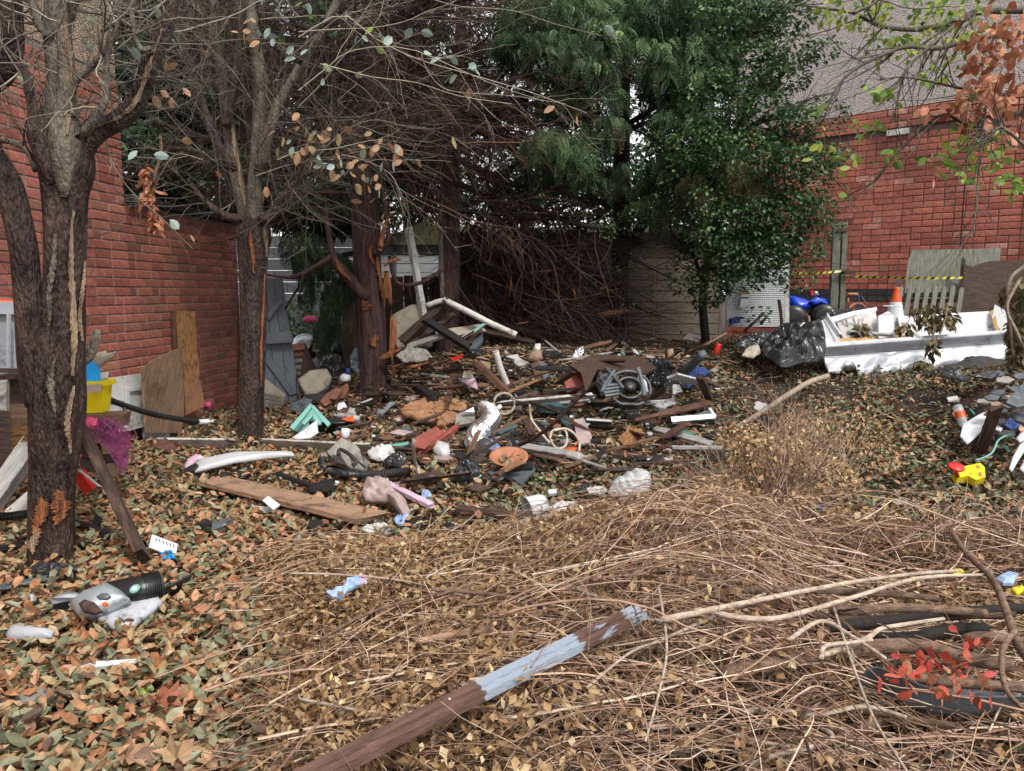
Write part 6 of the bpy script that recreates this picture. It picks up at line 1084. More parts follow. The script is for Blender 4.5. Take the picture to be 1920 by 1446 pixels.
# boot
bo = thing('boot', 'dark brown lace-up boot lying on leaves near the beige tube', 'boot', G(790, 912)); A0, A1 = at((768, 906), .06), at((812, 902), .06); 
V, F = limb([(*A0, .03), (*(A0*.75+A1*.25 + np.array([0, 0, .005])), .042), (*(A0*.45+A1*.55 + np.array([0, 0, .015])), .045), (*(A1 + np.array([0, 0, .02])), .045), (*(A1 + np.array([.01, .03, .05])), .04)], 26, 16, .06); solid('upper', V, F, 'wood_dark', bo, True)
V, F = bbox((0, 0, 0), (np.linalg.norm(A1-A0)+.06, .085, .018), .006); solid('sole', V + (A0+A1)/2 - np.array([0, 0, .045]), F, 'black_plastic', bo); V, F = bbox((0, 0, 0), (.03, .01, .03), .003); solid('label_patch', V + A1 + np.array([0, -.035, .03]), F, 'white', bo)
for i in range(4): rod('lace', None, None, [(783+i*5, 891-i*.6), (787+i*5, 897-i*.6)], .004, 'black_cloth', lift=.125, parent=bo, n=4)
rod('beige_tube', 'bent beige rubber tube standing beside the boot', 'tube', [(776, 822), (775, 838), (777, 862), (783, 878), (788, 893)], .012, 'hose_beige', lift=[.25, .22, .12, .06, .04])
rw_ = thing('red_box_board', 'dull red wooden box lid tilted in the centre left debris', 'lid', G(810, 848)); sheet('panel', None, None, [(777, 838), (776, 822), (818, 799), (832, 812), (796, 842)], 'red_paint', parent=rw_, tilt=35, th=.02, lift=.08, along=1); board('rim', None, None, (790, 848), (856, 802), .04, .035, 'red_paint', lift=(.04, .10), parent=rw_, roll=20)
sl_ = thing('slipper', 'black slipper with pale grey insole right of the round black bag', 'slipper', G(925, 900)); V, F = limb([(*at((906, 895), .05), .022), (*at((920, 893), .055), .03), (*at((940, 896), .05), .028)], 14, 12); V[:, 2] = (V[:, 2]-G(920, 893)[2])*.7 + G(920, 893)[2]; solid('sole', V, F, 'black_cloth', sl_, True); sheet('insole', None, None, [(922, 896), (928, 890), (940, 890), (944, 896), (935, 901)], 'stone_grey', parent=sl_, tilt=20, lift=.07, bulge=.01)
tcd = thing('terracotta_dish', 'broken orange terracotta plant dish holding leaves', 'dish', G(955, 876)); V, F = lathe([(0, .0), (.085, 0), (.13, .05), (.145, .05), (.145, .06), (.125, .058), (.08, .015), (0, .015)], 30); V = V*.9 @ np.array(Matrix.Rotation(.30, 3, 'X')).T; solid('dish', V + at((954, 868), .07), F, 'terracotta', tcd, True)
for k in range(16): hang_leaf(LF_PALE if k < 4 else LF_ORG, at((950+rg.normal(0, 13), 858+rg.normal(0, 5)), .09), .07, tcd, rg)
fd = thing('foil_duct', 'crumpled silver flexible foil duct standing in the centre debris', 'duct', G(905, 838)); rows = [(*at((906, 840), .07), .082), (*at((892, 830), .08), .086), (*at((896, 812), .09), .086), (*at((911, 798), .10), .084), (*at((921, 784), .11), .080), (*at((917, 770), .12), .072), (*at((906, 763), .12), .05), (*at((902, 761), .12), .02)]
Q = smooth_path(np.array(rows), 90); Q[::2, 3] *= .9; V, F = limb(Q, 90, 24, .14, 3, freq=40); solid('duct', V, F, 'foil', fd); rod('end_flap', None, None, [(918, 778), (928, 770), (938, 762)], .018, 'white_clean', lift=.10, parent=fd)
board('charred_beam', 'charred black timber running down from the splintered conifer', 'beam', (735, 692), (812, 748), .085, .07, 'char', lift=(.05, .05), seed=3)
rod('white_pipe', 'dirty white plastic pipe standing diagonally in the centre', 'pipe', [(929, 658), (938, 690), (953, 726)], .028, 'wood_white', lift=[.1, .08, .04], sides=12)
board('rusty_beam', 'rust-brown beam running diagonally beneath the dirty white pipe', 'beam', (893, 680), (958, 742), .08, .05, 'rust', lift=(.10, .04)); board('rusty_stub', 'short upright rust-brown stub beside the tan block', 'stub', (877, 688, 7.9), (877, 662, 7.9), .035, .03, 'rust')
rod('orange_bark_strip', 'orange torn bark strip lying right of the splintered conifer', 'bark', [(735, 690), (760, 690), (790, 684), (812, 678)], .02, 'bare_orange', lift=.06, bark=.4)
sheet('white_rag_long', 'long pale dirty rag right of the orange bark strip', 'rag', [(742, 668), (765, 652), (800, 658), (812, 672), (780, 680), (755, 680)], 'stone_grey', tilt=20, bulge=.05, crum=.08, cf=8, lift=.1)
board('white_shelf', 'long white board lying across the centre debris', 'board', (942, 757), (1108, 742), .11, .02, 'wood_white', lift=(.06, .11), roll=-22)
rg_ = thing('plastic_ring', 'white plastic ring standing upright in front of the rusty beam', 'ring', G(945, 756)); a = np.linspace(0, 6.283, 30); c_ = at((945, 757), .11)
V, F = tube_batch(np.stack([c_[0] + .082*np.cos(a), c_[1] + .03*np.sin(a), c_[2] + .078*np.sin(a)], -1)[None], np.full((1, 30), .011), 8); solid('ring', V, F, 'beige', rg_, True)
hz = thing('coiled_hose', 'thin beige hose coiled in loops in the debris centre right', 'hose', G(1055, 840)); 
for pl, lf in (([(993, 758), (996, 785), (1012, 808), (1028, 828), (1046, 844)], [.16, .12, .1, .08, .04]), ([(1031, 822), (1036, 808), (1052, 804), (1062, 812), (1062, 832), (1052, 841), (1040, 838), (1031, 822)], .08), ([(1038, 808), (1060, 804), (1078, 815), (1086, 832), (1086, 846)], [.12, .12, .1, .06, .04])): rod('loop', None, None, pl, .0085, 'hose_beige', lift=lf, parent=hz, n=40)
bb = thing('bin_parts', 'heap of broken black plastic appliance casing in the centre', 'appliance casing', G(1165, 745)); 
sheet('casing', None, None, [(1116, 720), (1120, 690), (1140, 684), (1150, 712), (1148, 742), (1125, 744)], 'black_plastic', parent=bb, tilt=50, th=.08, bulge=.04, crum=.03, lift=.05)
for i in range(4): sheet('grille', None, None, [(1128+i*2, 722+i*6), (1160, 718+i*6), (1162, 721+i*6), (1130+i*2, 726+i*6)], 'slate', parent=bb, tilt=45, th=.02, lift=.12, base=(1145, 745))
c_ = at((1180, 728), .12)
for rr, tt_ in ((.17, .012), (.10, .02)):
    a = np.linspace(0, 6.283, 34); V, F = tube_batch(np.stack([c_[0] + rr*np.cos(a), c_[1] + .6*rr*np.sin(a), c_[2] + .75*rr*np.sin(a)], -1)[None], np.full((1, 34), tt_), 8); solid('rim_ring', V, F, 'slate' if rr > .12 else 'black_plastic', bb, True)
V, F = lathe([(0, 0), (.05, 0), (.05, .04), (.02, .05), (0, .05)], 18, c_, (0, -.7, .7)); solid('hub', V, F, 'black_plastic', bb, True)
for pl in ([(1135, 690), (1150, 705), (1168, 728)], [(1128, 735), (1140, 712), (1152, 695)], [(1196, 692), (1204, 715), (1208, 742)]): rod('arm', None, None, pl, .014, 'slate', lift=.2, parent=bb)
sheet('side_plate', None, None, [(1194, 690), (1200, 688), (1212, 740), (1204, 745), (1198, 720)], 'slate', parent=bb, tilt=50, th=.02, lift=.06); sheet('white_edge', None, None, [(1205, 704), (1210, 704), (1216, 735), (1212, 736)], 'white', parent=bb, tilt=50, th=.01, lift=.08)
rod('grey_pipe', 'grey plastic pipe sticking up behind the royal blue cloth', 'pipe', [(1283, 700), (1318, 664)], .035, 'slate', lift=[.05, .12], sides=14)
board('short_white_plank', 'short clean white plank over the royal blue cloth', 'plank', (1262, 705), (1310, 717), .10, .018, 'white_clean', lift=(.14, .10), roll=-25)
board('rotten_stick', 'rotten brown timber leaning before the royal blue cloth', 'timber', (1312, 706), (1332, 752), .06, .04, 'wood_dark', lift=(.14, .03)); board('brown_batten', 'short brown batten at the end of the white plank', 'batten', (1322, 714), (1345, 724), .05, .03, 'wood_brown', lift=(.1, .06))
board('brown_batten', 'brown batten in front of the black appliance casing', 'batten', (1165, 748), (1252, 742), .08, .05, 'wood_dark', lift=(.06, .10)); board('brown_batten', 'upper brown batten slanting up to the torn refuse bag', 'batten', (1225, 745), (1250, 728), .05, .03, 'wood_dark', lift=(.12, .16))
for i in range(2): board('white_lath', ['upper thin white lath left of the crumpled white rag', 'lower thin white lath left of the crumpled white rag'][i], 'lath', (1168, 750+i*6), (1232, 752+i*5), .018, .012, 'white', lift=(.08, .08))
board('white_edge_lath', 'white lath in front of the brown flat offcut', 'lath', (1128, 768), (1160, 760), .03, .012, 'white', lift=(.06, .06))
gt = thing('metal_tray', 'grey-blue metal tray with raised back edge at centre right', 'tray', G(1300, 790)); sheet('pan', None, None, [(1258, 786), (1262, 780), (1300, 778), (1332, 768), (1343, 782), (1300, 786), (1262, 791)], 'galv', parent=gt, tilt=10, th=.02); sheet('lip', None, None, [(1258, 782), (1340, 776), (1342, 784), (1260, 791)], 'galv', parent=gt, tilt=60, th=.01, lift=.05)
sheet('end_cap', None, None, [(1328, 765), (1333, 764), (1344, 780), (1340, 784)], 'white_clean', parent=gt, tilt=50, th=.01, lift=.06)
bx = thing('drawer_box', 'small dark wooden drawer box with grey rim in the debris centre', 'box', G(1128, 800)); sheet('front', None, None, [(1100, 786), (1146, 789), (1148, 802), (1104, 800)], 'wood_dark', parent=bx, tilt=70, th=.09, lift=.03); sheet('rim', None, None, [(1100, 784), (1147, 788), (1147, 791), (1100, 788)], 'galv', parent=bx, tilt=70, th=.1, lift=.05, base=(1104, 800))
gb = thing('green_bottle', 'green glass bottle lying in leaves right of the chipboard offcut', 'bottle', G(1275, 820)); V, F = lathe([(0, 0), (.030, 0), (.032, .01), (.032, .10), (.012, .14), (.012, .17), (0, .17)], 18, at((1263, 816), .06), (1, .12, .02)); solid('glass', V, F, 'glass_green', gb, True)
blob('black_lump', 'small glossy black crumpled lump below the green bottle', 'bag', at((1272, 832), .03), (.05, .04, .04), 'black_bag', .4, 6, 4)
tw = thing('trowel', 'dark green handled garden trowel right of the foil duct', 'trowel', G(950, 815)); rod('handle', None, None, [(933, 814), (950, 806), (968, 800)], .018, 'teal_cloth', lift=.1, parent=tw); rod('blade', None, None, [(955, 812), (962, 828), (970, 842)], .018, 'black_plastic', lift=.08, parent=tw, sides=5)
for i, (a_, b_, w_, t_, m, lb) in enumerate((((920, 815), (985, 782), .04, .02, 'wood_brown', 'thin brown batten behind the green trowel'), ((985, 785), (998, 815), .06, .02, 'wood_dark', 'dark short slat crossing the beige hose'), ((960, 720), (1048, 690), .03, .02, 'wood_brown', 'long thin brown lath left of the dull red panel'), ((955, 735), (1010, 712), .03, .02, 'wood_orange', 'orange-brown lath right of the white plastic ring'),
    ((1000, 852), (1048, 862), .05, .015, 'rust', 'dark rusty strip below the coiled beige hose'), ((858, 1), (860, 2), .01, .01, 'rust', ''))):
    if lb: board('lath', lb, 'lath', a_, b_, w_, t_, m, lift=(.07, .07))
rod('dark_branch', 'thin dark branch lying diagonally over the centre debris', 'branch', [(1120, 715), (1080, 752), (1040, 792), (1000, 822), (962, 838)], .010, 'bark_red', lift=[.28, .25, .2, .12, .05], bark=.2, rtip=.018)
rod('long_stick', 'long bare grey-brown stick lying in front of the fridge', 'stick', [(1378, 803), (1420, 778), (1470, 745), (1515, 718), (1552, 706)], .020, 'branch_pale', lift=[.03, .06, .08, .06, .04], bark=.2, rtip=.03)
rod('brown_pole', 'thin brown pole leaning towards the mesh panel', 'pole', [(1278, 668), (1320, 648), (1362, 625)], .014, 'wood_brown', lift=[.03, .12, .25])
rc = thing('red_can', 'small red drink can standing behind the beige fabric bundle', 'can', G(1344, 664)); V, F = lathe([(0, 0), (.03, 0), (.033, .01), (.033, .10), (.027, .115), (0, .115)], 14, at((1342, 664), .02), (.3, 0, 1)); solid('body', V, F, 'red_plastic', rc, True)
bp_ = thing('plant_pot', 'black square plant pot half buried behind the upright dry shrub', 'pot', G(1445, 825)); V, F = frustum(1445, 826, G(1445, 826)[1], .10, .13, .14, .2, 4); solid('pot', V, F, 'black_plastic', bp_)
# clear plastic bag
sheet('clear_bag', 'inflated translucent white plastic bag at the brushwood edge', 'bag', [(1140, 925), (1150, 905), (1175, 890), (1205, 882), (1220, 895), (1220, 915), (1205, 935), (1165, 938)], 'clear', tilt=35, bulge=.15, crum=.10, cf=6, lift=.08, rings=9, seed=4)
wp = thing('white_pot', 'white ribbed plastic pot lying on its side with open mouth', 'pot', G(1000, 962)); V, F = lathe([(0, .12), (.05, .12), (.062, .09), (.068, .02), (.072, 0), (.068, 0), (.06, .03), (.05, .1), (0, .105)], 26, at((988, 955), .08), (.75, .35, .15)); solid('body', V, F, 'white_clean', wp, True)
board('pale_plank', 'pale grey painted plank at the back edge of the brushwood', 'plank', (908, 1003), (1062, 965), .13, .03, 'wood_grey', lift=(.08, .10), roll=-10); board('maroon_plank', 'dark maroon plank lying in leaves behind the pale grey one', 'plank', (855, 954), (1000, 972), .07, .03, 'wood_dark', lift=(.05, .05))
# back centre: beams and slab
sheet('mattress_slab', 'stained pale mattress slab propped behind the splintered conifer', 'mattress', [(733, 590, 8.2), (770, 573, 8.3), (792, 570, 8.3), (800, 610, 8.2), (810, 645, 8.1), (745, 655, 8.1)], 'beige', th=.12, bulge=.02, crum=.02)
board('white_post', 'tall dirty white post leaning in front of the dark fence', 'post', (804, 660, 8.15), (766, 438, 8.35), .085, .06, 'wood_white', roll=75, ends=.005)
rod('bent_pipe', 'long pale grey pole bent at the top among the charred beams', 'pole', [(798, 580, 8.0), (818, 572, 8.0), (836, 568, 8.0)], .030, 'wood_white', n=10, sides=10); rod('pale_pole', 'long pale pole sloping down right from the white post', 'pole', [(832, 568, 7.95), (880, 592, 7.9), (925, 615, 7.85), (968, 634, 7.8)], .034, 'wood_white', n=16, sides=10)
for i, (a_, b_, w_, t_, m, lb) in enumerate((((755, 655, 7.9), (840, 578, 8.1), .10, .09, 'wood_dark', 'thick dark timber crossing in front of the mattress slab'), ((765, 662, 7.85), (850, 600, 8.1), .06, .05, 'wood_dark', 'second dark timber just under the thick crossing one'), ((800, 612, 7.8), (880, 662, 7.7), .08, .06, 'char', 'charred black beam sloping down to the right'), ((820, 635, 7.9), (905, 622, 8.0), .10, .02, 'beige', 'pale tan board behind the charred black beam'),
    ((765, 660, 7.8), (830, 638, 7.8), .07, .04, 'stone_grey', 'dusty pale beam lying above the pale dirty rag'), ((900, 628, 8.3), (1000, 650, 8.3), .06, .04, 'wood_dark', 'dark batten under the slumped boughs'), ((1120, 600, 8.6), (1175, 588, 8.6), .06, .03, 'wood_orange', 'orange-brown broken batten caught in the slumped boughs'), ((1035, 650, 8.4), (1080, 668, 8.2), .04, .03, 'wood_dark', 'dark thin batten on the soil before the slumped boughs'), ((875, 655, 7.8), (905, 618, 7.9), .04, .03, 'rust', 'rust coloured slat beside the marked measuring stick'))):
    board('beam', lb, 'beam', a_, b_, w_, t_, m, roll=40 if t_ > .03 else 60)
rl2 = thing('measuring_stick', 'pale measuring stick with teal end among the charred beams', 'stick', D(880, 640, 7.8)); board('stick', None, None, (860, 645, 7.75), (890, 627, 7.78), .035, .012, 'wood_white', roll=50, parent=rl2); board('end', None, None, (889, 628, 7.76), (906, 615, 7.8), .03, .012, 'teal_plastic', roll=50, parent=rl2)
for i in range(7): x, y = 862+i*4, 643-i*2.4; board('mark', None, None, (x, y, 7.735), (x+1.6, y-1, 7.735), .02, .006, 'black_plastic', roll=50, parent=rl2)
sheet('black_slate', 'dark bluish sheet under the measuring stick', 'sheet', [(868, 650, 7.8), (905, 625, 7.9), (905, 640, 7.8), (885, 660, 7.7)], 'slate', th=.02)
for x, y, dx, dy in ((958, 520, -4, 40), (1010, 512, 26, -2), (970, 610, 18, -3), (990, 606, -12, 4), (1075, 545, 2, 22)):
    rod('wood_splinter', {958: 'long orange splinter hanging in the slumped boughs', 1010: 'horizontal orange splinter high in the slumped boughs', 970: 'short orange splinter low in the slumped boughs', 990: 'pale splinter left of the low orange one', 1075: 'vertical orange splinter right in the slumped boughs'}[x], 'splinter', [(x, y, 8.3), (x+dx*.5+2, y+dy*.5, 8.3), (x+dx, y+dy, 8.3)], .016, 'bare_orange', bark=.5, sides=6, rtip=.003)
# small sticks and bits left of centre
for i, (a_, b_, w_, t_, m, lb) in enumerate((((665, 760), (698, 748), .025, .012, 'white', 'thin white rod beside the splintered conifer foot'), ((712, 776), (735, 756), .05, .02, 'galv', 'grey metal bracket between conifer and sandstone slab'), ((900, 757), (945, 762), .03, .012, 'white', 'thin pale strip left of the white plastic ring'))): board('strip', lb, 'strip', a_, b_, w_, t_, m, lift=(.06, .06))
wc = thing('white_canister', 'white canister with orange-red patch near the teal crate', 'canister', G(650, 788)); rod('body', None, None, [(630, 779), (670, 786)], .03, 'white', lift=.03, parent=wc, sides=14, n=6); sheet('patch', None, None, [(640, 786), (662, 779), (664, 790), (650, 789)], 'orange_plastic', parent=wc, tilt=30, lift=.09)
# ------------------------------------------------------------ right side
def patchgrid(name, c4, m, parent, nu=30, nv=10, disp=0, f=5, th=.01, seed=0, smooth=True, edge=None):
    """bilinear patch through 4 world corners (bl, br, tr, tl) with dents"""
    c4 = np.array(c4); s = np.linspace(0, 1, nu)[None, :, None]; t = np.linspace(0, 1, nv)[:, None, None]
    P = (1-s)*(1-t)*c4[0] + s*(1-t)*c4[1] + s*t*c4[2] + (1-s)*t*c4[3]; n = np.cross(c4[1]-c4[0], c4[3]-c4[0]); n /= np.linalg.norm(n)
    if np.dot(n, EYE-c4[0]) < 0: n = -n
    q = np.concatenate([s*np.linalg.norm(c4[1]-c4[0]) + 0*t, t*np.linalg.norm(c4[3]-c4[0]) + 0*s, 0*s*t + seed], -1)
    h = disp*crease(q*f)*1.5*np.minimum(1, 4*(1-t[..., 0]))
    if edge is not None: P[0] += edge(s[0, :, 0])[:, None]*np.array([0, 0, 1.])
    A = (P + h[..., None]*n).reshape(-1, 3); B = A - n*th; k = nu*nv; F = []
    for j in range(nv-1):
        for i in range(nu-1): a = j*nu+i; F += [[a, a+1, a+nu+1, a+nu], [k+a, k+a+nu, k+a+nu+1, k+a+1]]
    bd = [i for i in range(nu)] + [j*nu+nu-1 for j in range(1, nv)] + [(nv-1)*nu+i for i in range(nu-2, -1, -1)] + [j*nu for j in range(nv-2, 0, -1)]
    F += [[bd[i], k+bd[i], k+bd[(i+1) % len(bd)], bd[(i+1) % len(bd)]] for i in range(len(bd))]
    return mk(name, np.concatenate([A, B]), F, MT[m], parent=parent, loc=WL[parent.name] if parent else None, smooth=smooth)
fr = thing('fridge', 'broken open silver and white fridge carcass lying on its side at the right', 'fridge', D(1700, 705, 7.4))
d_ = lambda x: 7.25 + (x-1540)/345*.30
L = lambda x, y, dd=0: D(x, y, d_(x)+dd)
patchgrid('dented_panel', [L(1548, 702, -.14), L(1884, 674, -.12), L(1886, 643), L(1541, 668)], 'silver', fr, 110, 26, .085, 1.5, .012, 3, True, edge=lambda s: -.02*np.sin(s*9) - .10*ss(s, .14, .22)*(1-ss(s, .5, .75)) + .14*ss(s, .06, .10)*(1-ss(s, .12, .19)) - .02)
patchgrid('foam_core', [L(1560, 702, .03), L(1650, 700, .03), L(1650, 662, .03), L(1555, 666, .03)], 'foam', fr, 20, 8, .03, 6, .05, 5)
patchgrid('trim_band', [L(1541, 668, -.012), L(1886, 643, -.012), L(1887, 624, -.03), L(1542, 650, -.03)], 'steel_grey', fr, 40, 4, .006, 3, .03, 9, False)
patchgrid('rim', [L(1541, 651, -.035), L(1888, 625, -.035), L(1888, 619, 0.02), L(1542, 643, .02)], 'white_clean', fr, 30, 3, 0, 3, .03, 0, False)
sheet('back_liner', None, None, [(1684, 590, 8.0), (1862, 586, 8.15), (1880, 625, 7.75), (1690, 636, 7.7)], 'white_clean', parent=fr, th=.04)
sheet('back_liner', None, None, [(1566, 604, 7.8), (1600, 590, 7.9), (1642, 580, 8.0), (1648, 632, 7.7), (1585, 642, 7.55)], 'white', parent=fr, th=.04, crum=.04, bulge=.01, cf=5)
sheet('end_cap', None, None, [(1540, 600, 7.45), (1550, 598, 7.6), (1580, 645, 7.4), (1560, 655, 7.27), (1541, 652, 7.27)], 'white_clean', parent=fr, th=.03)
sheet('left_rim', None, None, [(1548, 598, 7.7), (1600, 583, 7.9), (1644, 576, 8.05), (1644, 583, 8.0), (1602, 591, 7.85), (1556, 606, 7.65)], 'white_clean', parent=fr, th=.05)
sheet('end_cap', None, None, [(1859, 592, 7.9), (1866, 573, 8.1), (1883, 580, 7.9), (1889, 620, 7.55), (1882, 628, 7.55)], 'white_clean', parent=fr, th=.05)
sheet('torn_liner', None, None, [(1856, 585, 8.05), (1863, 578, 8.05), (1873, 620, 7.6), (1867, 622, 7.6)], 'foam', parent=fr, th=.03)
sheet('divider', None, None, [(1647, 592, 7.75), (1665, 584, 7.8), (1676, 590, 7.75), (1678, 632, 7.5), (1648, 634, 7.5)], 'white_clean', parent=fr, th=.14)
patchgrid('foam_core', [L(1560, 652, .06), L(1700, 640, .06), L(1700, 628, .3), L(1575, 634, .3)], 'foam', fr, 24, 8, .04, 7, .04, 8)
patchgrid('foam_core', [L(1700, 641, .05), L(1870, 628, .05), L(1870, 622, .15), L(1700, 634, .15)], 'foam', fr, 24, 4, .02, 7, .03, 8)
sheet('floor_liner', None, None, [(1700, 634, 7.55), (1870, 622, 7.7), (1872, 640, 7.75), (1700, 650, 7.6)], 'white_clean', parent=fr, th=.02)
board('shelf_bar', None, None, (1590, 628, 7.62), (1672, 634, 7.5), .05, .02, 'white_clean', parent=fr); board('liner_strut', None, None, (1549, 604, 7.5), (1574, 640, 7.35), .03, .05, 'white_clean', parent=fr); board('shelf_bar', None, None, (1655, 580, 7.7), (1690, 581, 7.7), .012, .012, 'white_clean', parent=fr)
for pl in ([(1586, 600), (1590, 615), (1588, 628)], [(1600, 598), (1604, 612), (1606, 630)], [(1612, 600), (1610, 612), (1618, 632)]): rod('liner_rib', None, None, [(x, y, 7.72) for x, y in pl], .012, 'white', parent=fr)
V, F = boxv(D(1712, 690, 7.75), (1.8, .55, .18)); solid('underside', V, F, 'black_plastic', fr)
# withered shoots hanging on the fridge
for i, (lb, ell, st) in enumerate((('olive-brown withered shoot hanging over the middle of the fridge', [(1745, 585, 7.45, 36, 20, 16, 90), (1770, 600, 7.4, 20, 15, 16, 60), (1740, 606, 7.4, 12, 12, 14, 30)], [(1778, 568), (1772, 600), (1758, 640), (1745, 690)]), ('small withered leaf tuft inside the fridge', [(1698, 612, 7.45, 10, 10, 10, 34)], [(1708, 592), (1700, 612), (1697, 622)]), ('withered tuft hanging on the fridge front panel', [(1750, 650, 7.1, 7, 8, 18, 40)], [(1750, 620), (1752, 650), (1748, 670)]), ('withered tuft drooping at the foot of the fridge', [(1730, 690, 7.05, 15, 12, 16, 80), (1732, 705, 7.05, 12, 12, 10, 40)], [(1735, 660), (1730, 690), (1732, 712)]), ('dark olive weed clump growing inside the fridge left half', [(1615, 618, 7.6, 10, 10, 14, 60)], [(1618, 600), (1612, 622), (1616, 634)]))):
    t = thing('withered_shoot', lb, 'dead shoot', D(st[-1][0], st[-1][1], 7.2)); rod('stem', None, None, [(x, y, 7.3) for x, y in st], .004, 'branch_pale', parent=t); crown('foliage', t, ell, MT['olive_dead'], rg, (.06, .12), OV, (.2, 1.5), bias=.45)
# black tarpaulins
sheet('black_tarpaulin', 'big crumpled black tarpaulin heaped against the left end of the fridge', 'tarpaulin', [(1436, 672), (1428, 645), (1452, 628), (1500, 616), (1540, 618), (1548, 650), (1544, 682), (1500, 690), (1462, 690)], 'black_bag', tilt=26, bulge=.16, crum=.24, cf=3.6, rings=18, lift=.06)
sheet('black_tarpaulin', 'flat black plastic sheet spilling left of the big tarpaulin', 'tarpaulin', [(1378, 648), (1392, 632), (1430, 622), (1460, 626), (1450, 648), (1418, 655)], 'black_bag', tilt=18, bulge=.06, crum=.07, cf=6)
sheet('black_tarpaulin', 'black sheeting draped behind the left rim of the fridge', 'tarpaulin', [(1532, 620, 7.7), (1535, 592, 7.9), (1560, 582, 8.2), (1620, 582, 8.4), (1600, 592, 8.1), (1556, 602, 7.8), (1546, 640, 7.5)], 'black_bag', bulge=.03, crum=.08, cf=8)
sheet('grey_membrane', 'flat charcoal fabric membrane in front of the fridge right end', 'membrane', [(1712, 706), (1760, 690), (1796, 684), (1810, 672), (1850, 668), (1885, 676), (1895, 682), (1860, 690), (1820, 694), (1770, 700)], 'black_cloth', tilt=12, bulge=.04, crum=.06, cf=4, rings=8, lift=.04)
sheet('black_sack', 'narrow folded black sack lying before the charcoal membrane', 'sack', [(1763, 704), (1766, 694), (1790, 694), (1818, 712), (1816, 718), (1785, 710)], 'black_bag', tilt=20, bulge=.05, crum=.05, cf=9); sheet('black_sack', 'thin crumpled black strip right of the narrow folded sack', 'sack', [(1815, 704), (1850, 698), (1875, 700), (1860, 710), (1830, 708)], 'black_bag', tilt=16, bulge=.02, crum=.04, cf=9)
# red soft drink bottle
sb_ = thing('drink_bottle', 'clear bottle with red label and red cap lying on leaves at the right', 'bottle', G(1800, 788)); A0 = at((1797, 768), .07); ax = at((1803, 786), .06) - A0; ax = ax/np.linalg.norm(ax)
V, F = lathe([(0, 0), (.03, 0), (.034, .015), (.032, .04), (.034, .10), (.03, .14), (.015, .175), (.013, .185)], 20, A0 - ax*.03, ax); solid('body', V, F, 'clear', sb_, True); V, F = lathe([(.035, .05), (.035, .10)], 20, A0 - ax*.03, ax); solid('label_band', V, F, 'orange_plastic', sb_, True); V, F = lathe([(0, .20), (.016, .20), (.016, .18)], 16, A0 - ax*.03, ax); solid('cap', V, F, 'red_plastic', sb_, True)
# slate heap
LMK = {'foil duct': (905, 800), 'terracotta dish': (955, 862), 'green trowel': (950, 806), 'sandstone slab': (812, 768), 'coiled beige hose': (1050, 822), 'dull red square board': (1076, 714), 'black appliance casing': (1160, 715), 'torn refuse bag': (1235, 706), 'royal blue cloth': (1305, 705), 'grey-blue metal tray': (1300, 780), 'green glass bottle': (1275, 816), 'crumpled white rag': (1245, 752), 'orange chipboard offcut': (1183, 815),
 'dark teal cushion': (1038, 762), 'white plastic ring': (945, 742), 'lilac triangular cloth': (880, 715), 'rusty beam': (925, 712), 'charred beam': (772, 720), 'teal crate': (582, 788), 'black bucket': (625, 810), 'grey tool bag': (650, 850), 'round black bag': (875, 884), 'slate-blue board': (960, 888), 'boot': (790, 900), 'pinkish cloth': (710, 920), 'clear plastic bag': (1180, 908), 'white ribbed pot': (1000, 950), 'upright dry shrub': (1440, 900), 'long bare stick': (1465, 755), 'yellow toy': (1815, 885), 'red-capped bottle': (1800, 775),
 'brown diagonal plank': (560, 935), 'beige fabric bundle': (1408, 662), 'black tarpaulin': (1490, 650), 'white milk bottle': (648, 712), 'beige chair cushion': (590, 720), 'white trim': (450, 865), 'small drawer box': (1125, 794), 'pinkish-brown slab': (1092, 808), 'red wooden board': (812, 822), 'roofing felt': (1905, 745), 'brown sloping batten': (1852, 808), 'white leaf-print sheet': (1830, 800)}
USED = set()
def where(x, y, lead, size=None):
    for i, (k, (a, b)) in enumerate(sorted(LMK.items(), key=lambda q: math.hypot(q[1][0]-x, 2*(q[1][1]-y)))[:9]):
        dx, dy = x-a, 2*(y-b); d = 'right of' if dx > abs(dy) else 'left of' if -dx > abs(dy) else 'in front of' if dy > 0 else 'behind'
        r = math.hypot(dx, dy); d = ('close to and ' if r < 40 else '') + d if d not in ('behind', 'in front of') else ('just ' if r < 40 else '') + d
        l = f'{lead} {d} the {k}'
        if l not in USED: USED.add(l); return l
    return lead + ' lying loose in the debris field'
hp = [(1870, 700), (1885, 712), (1900, 690), (1915, 705), (1872, 735), (1890, 745), (1905, 728), (1868, 757), (1880, 770), (1895, 760), (1912, 772), (1860, 775), (1872, 790), (1888, 812), (1850, 790), (1912, 745), (1860, 745), (1845, 752)]
for i, (x, y) in enumerate(hp):
    r = 7 + 5*rg.random(); a0 = rg.uniform(0, 6); pl = [(x + r*1.6*math.cos(a0+k*1.3), y + r*.6*math.sin(a0+k*1.3)) for k in range(5)]
    sheet('slate_shard', where(x, y, ('small' if r < 9.5 else 'broad') + [' slate shard', ' grey stone shard', ' dark wood shard', ' tan stone shard'][i % 4 if i % 3 else 0]), 'slate', pl, ['slate', 'stone_grey', 'wood_dark', 'tan_stone'][i % 4] if i % 3 else 'slate', tilt=rg.uniform(10, 50), yaw=rg.uniform(-40, 40), th=.012, lift=rg.uniform(.03, .1), group='shards in the heap at the right edge')
board('brown_batten', 'dark brown batten sloping down from the slate heap', 'batten', (1868, 765), (1838, 848), .07, .04, 'wood_dark', lift=(.12, .02))
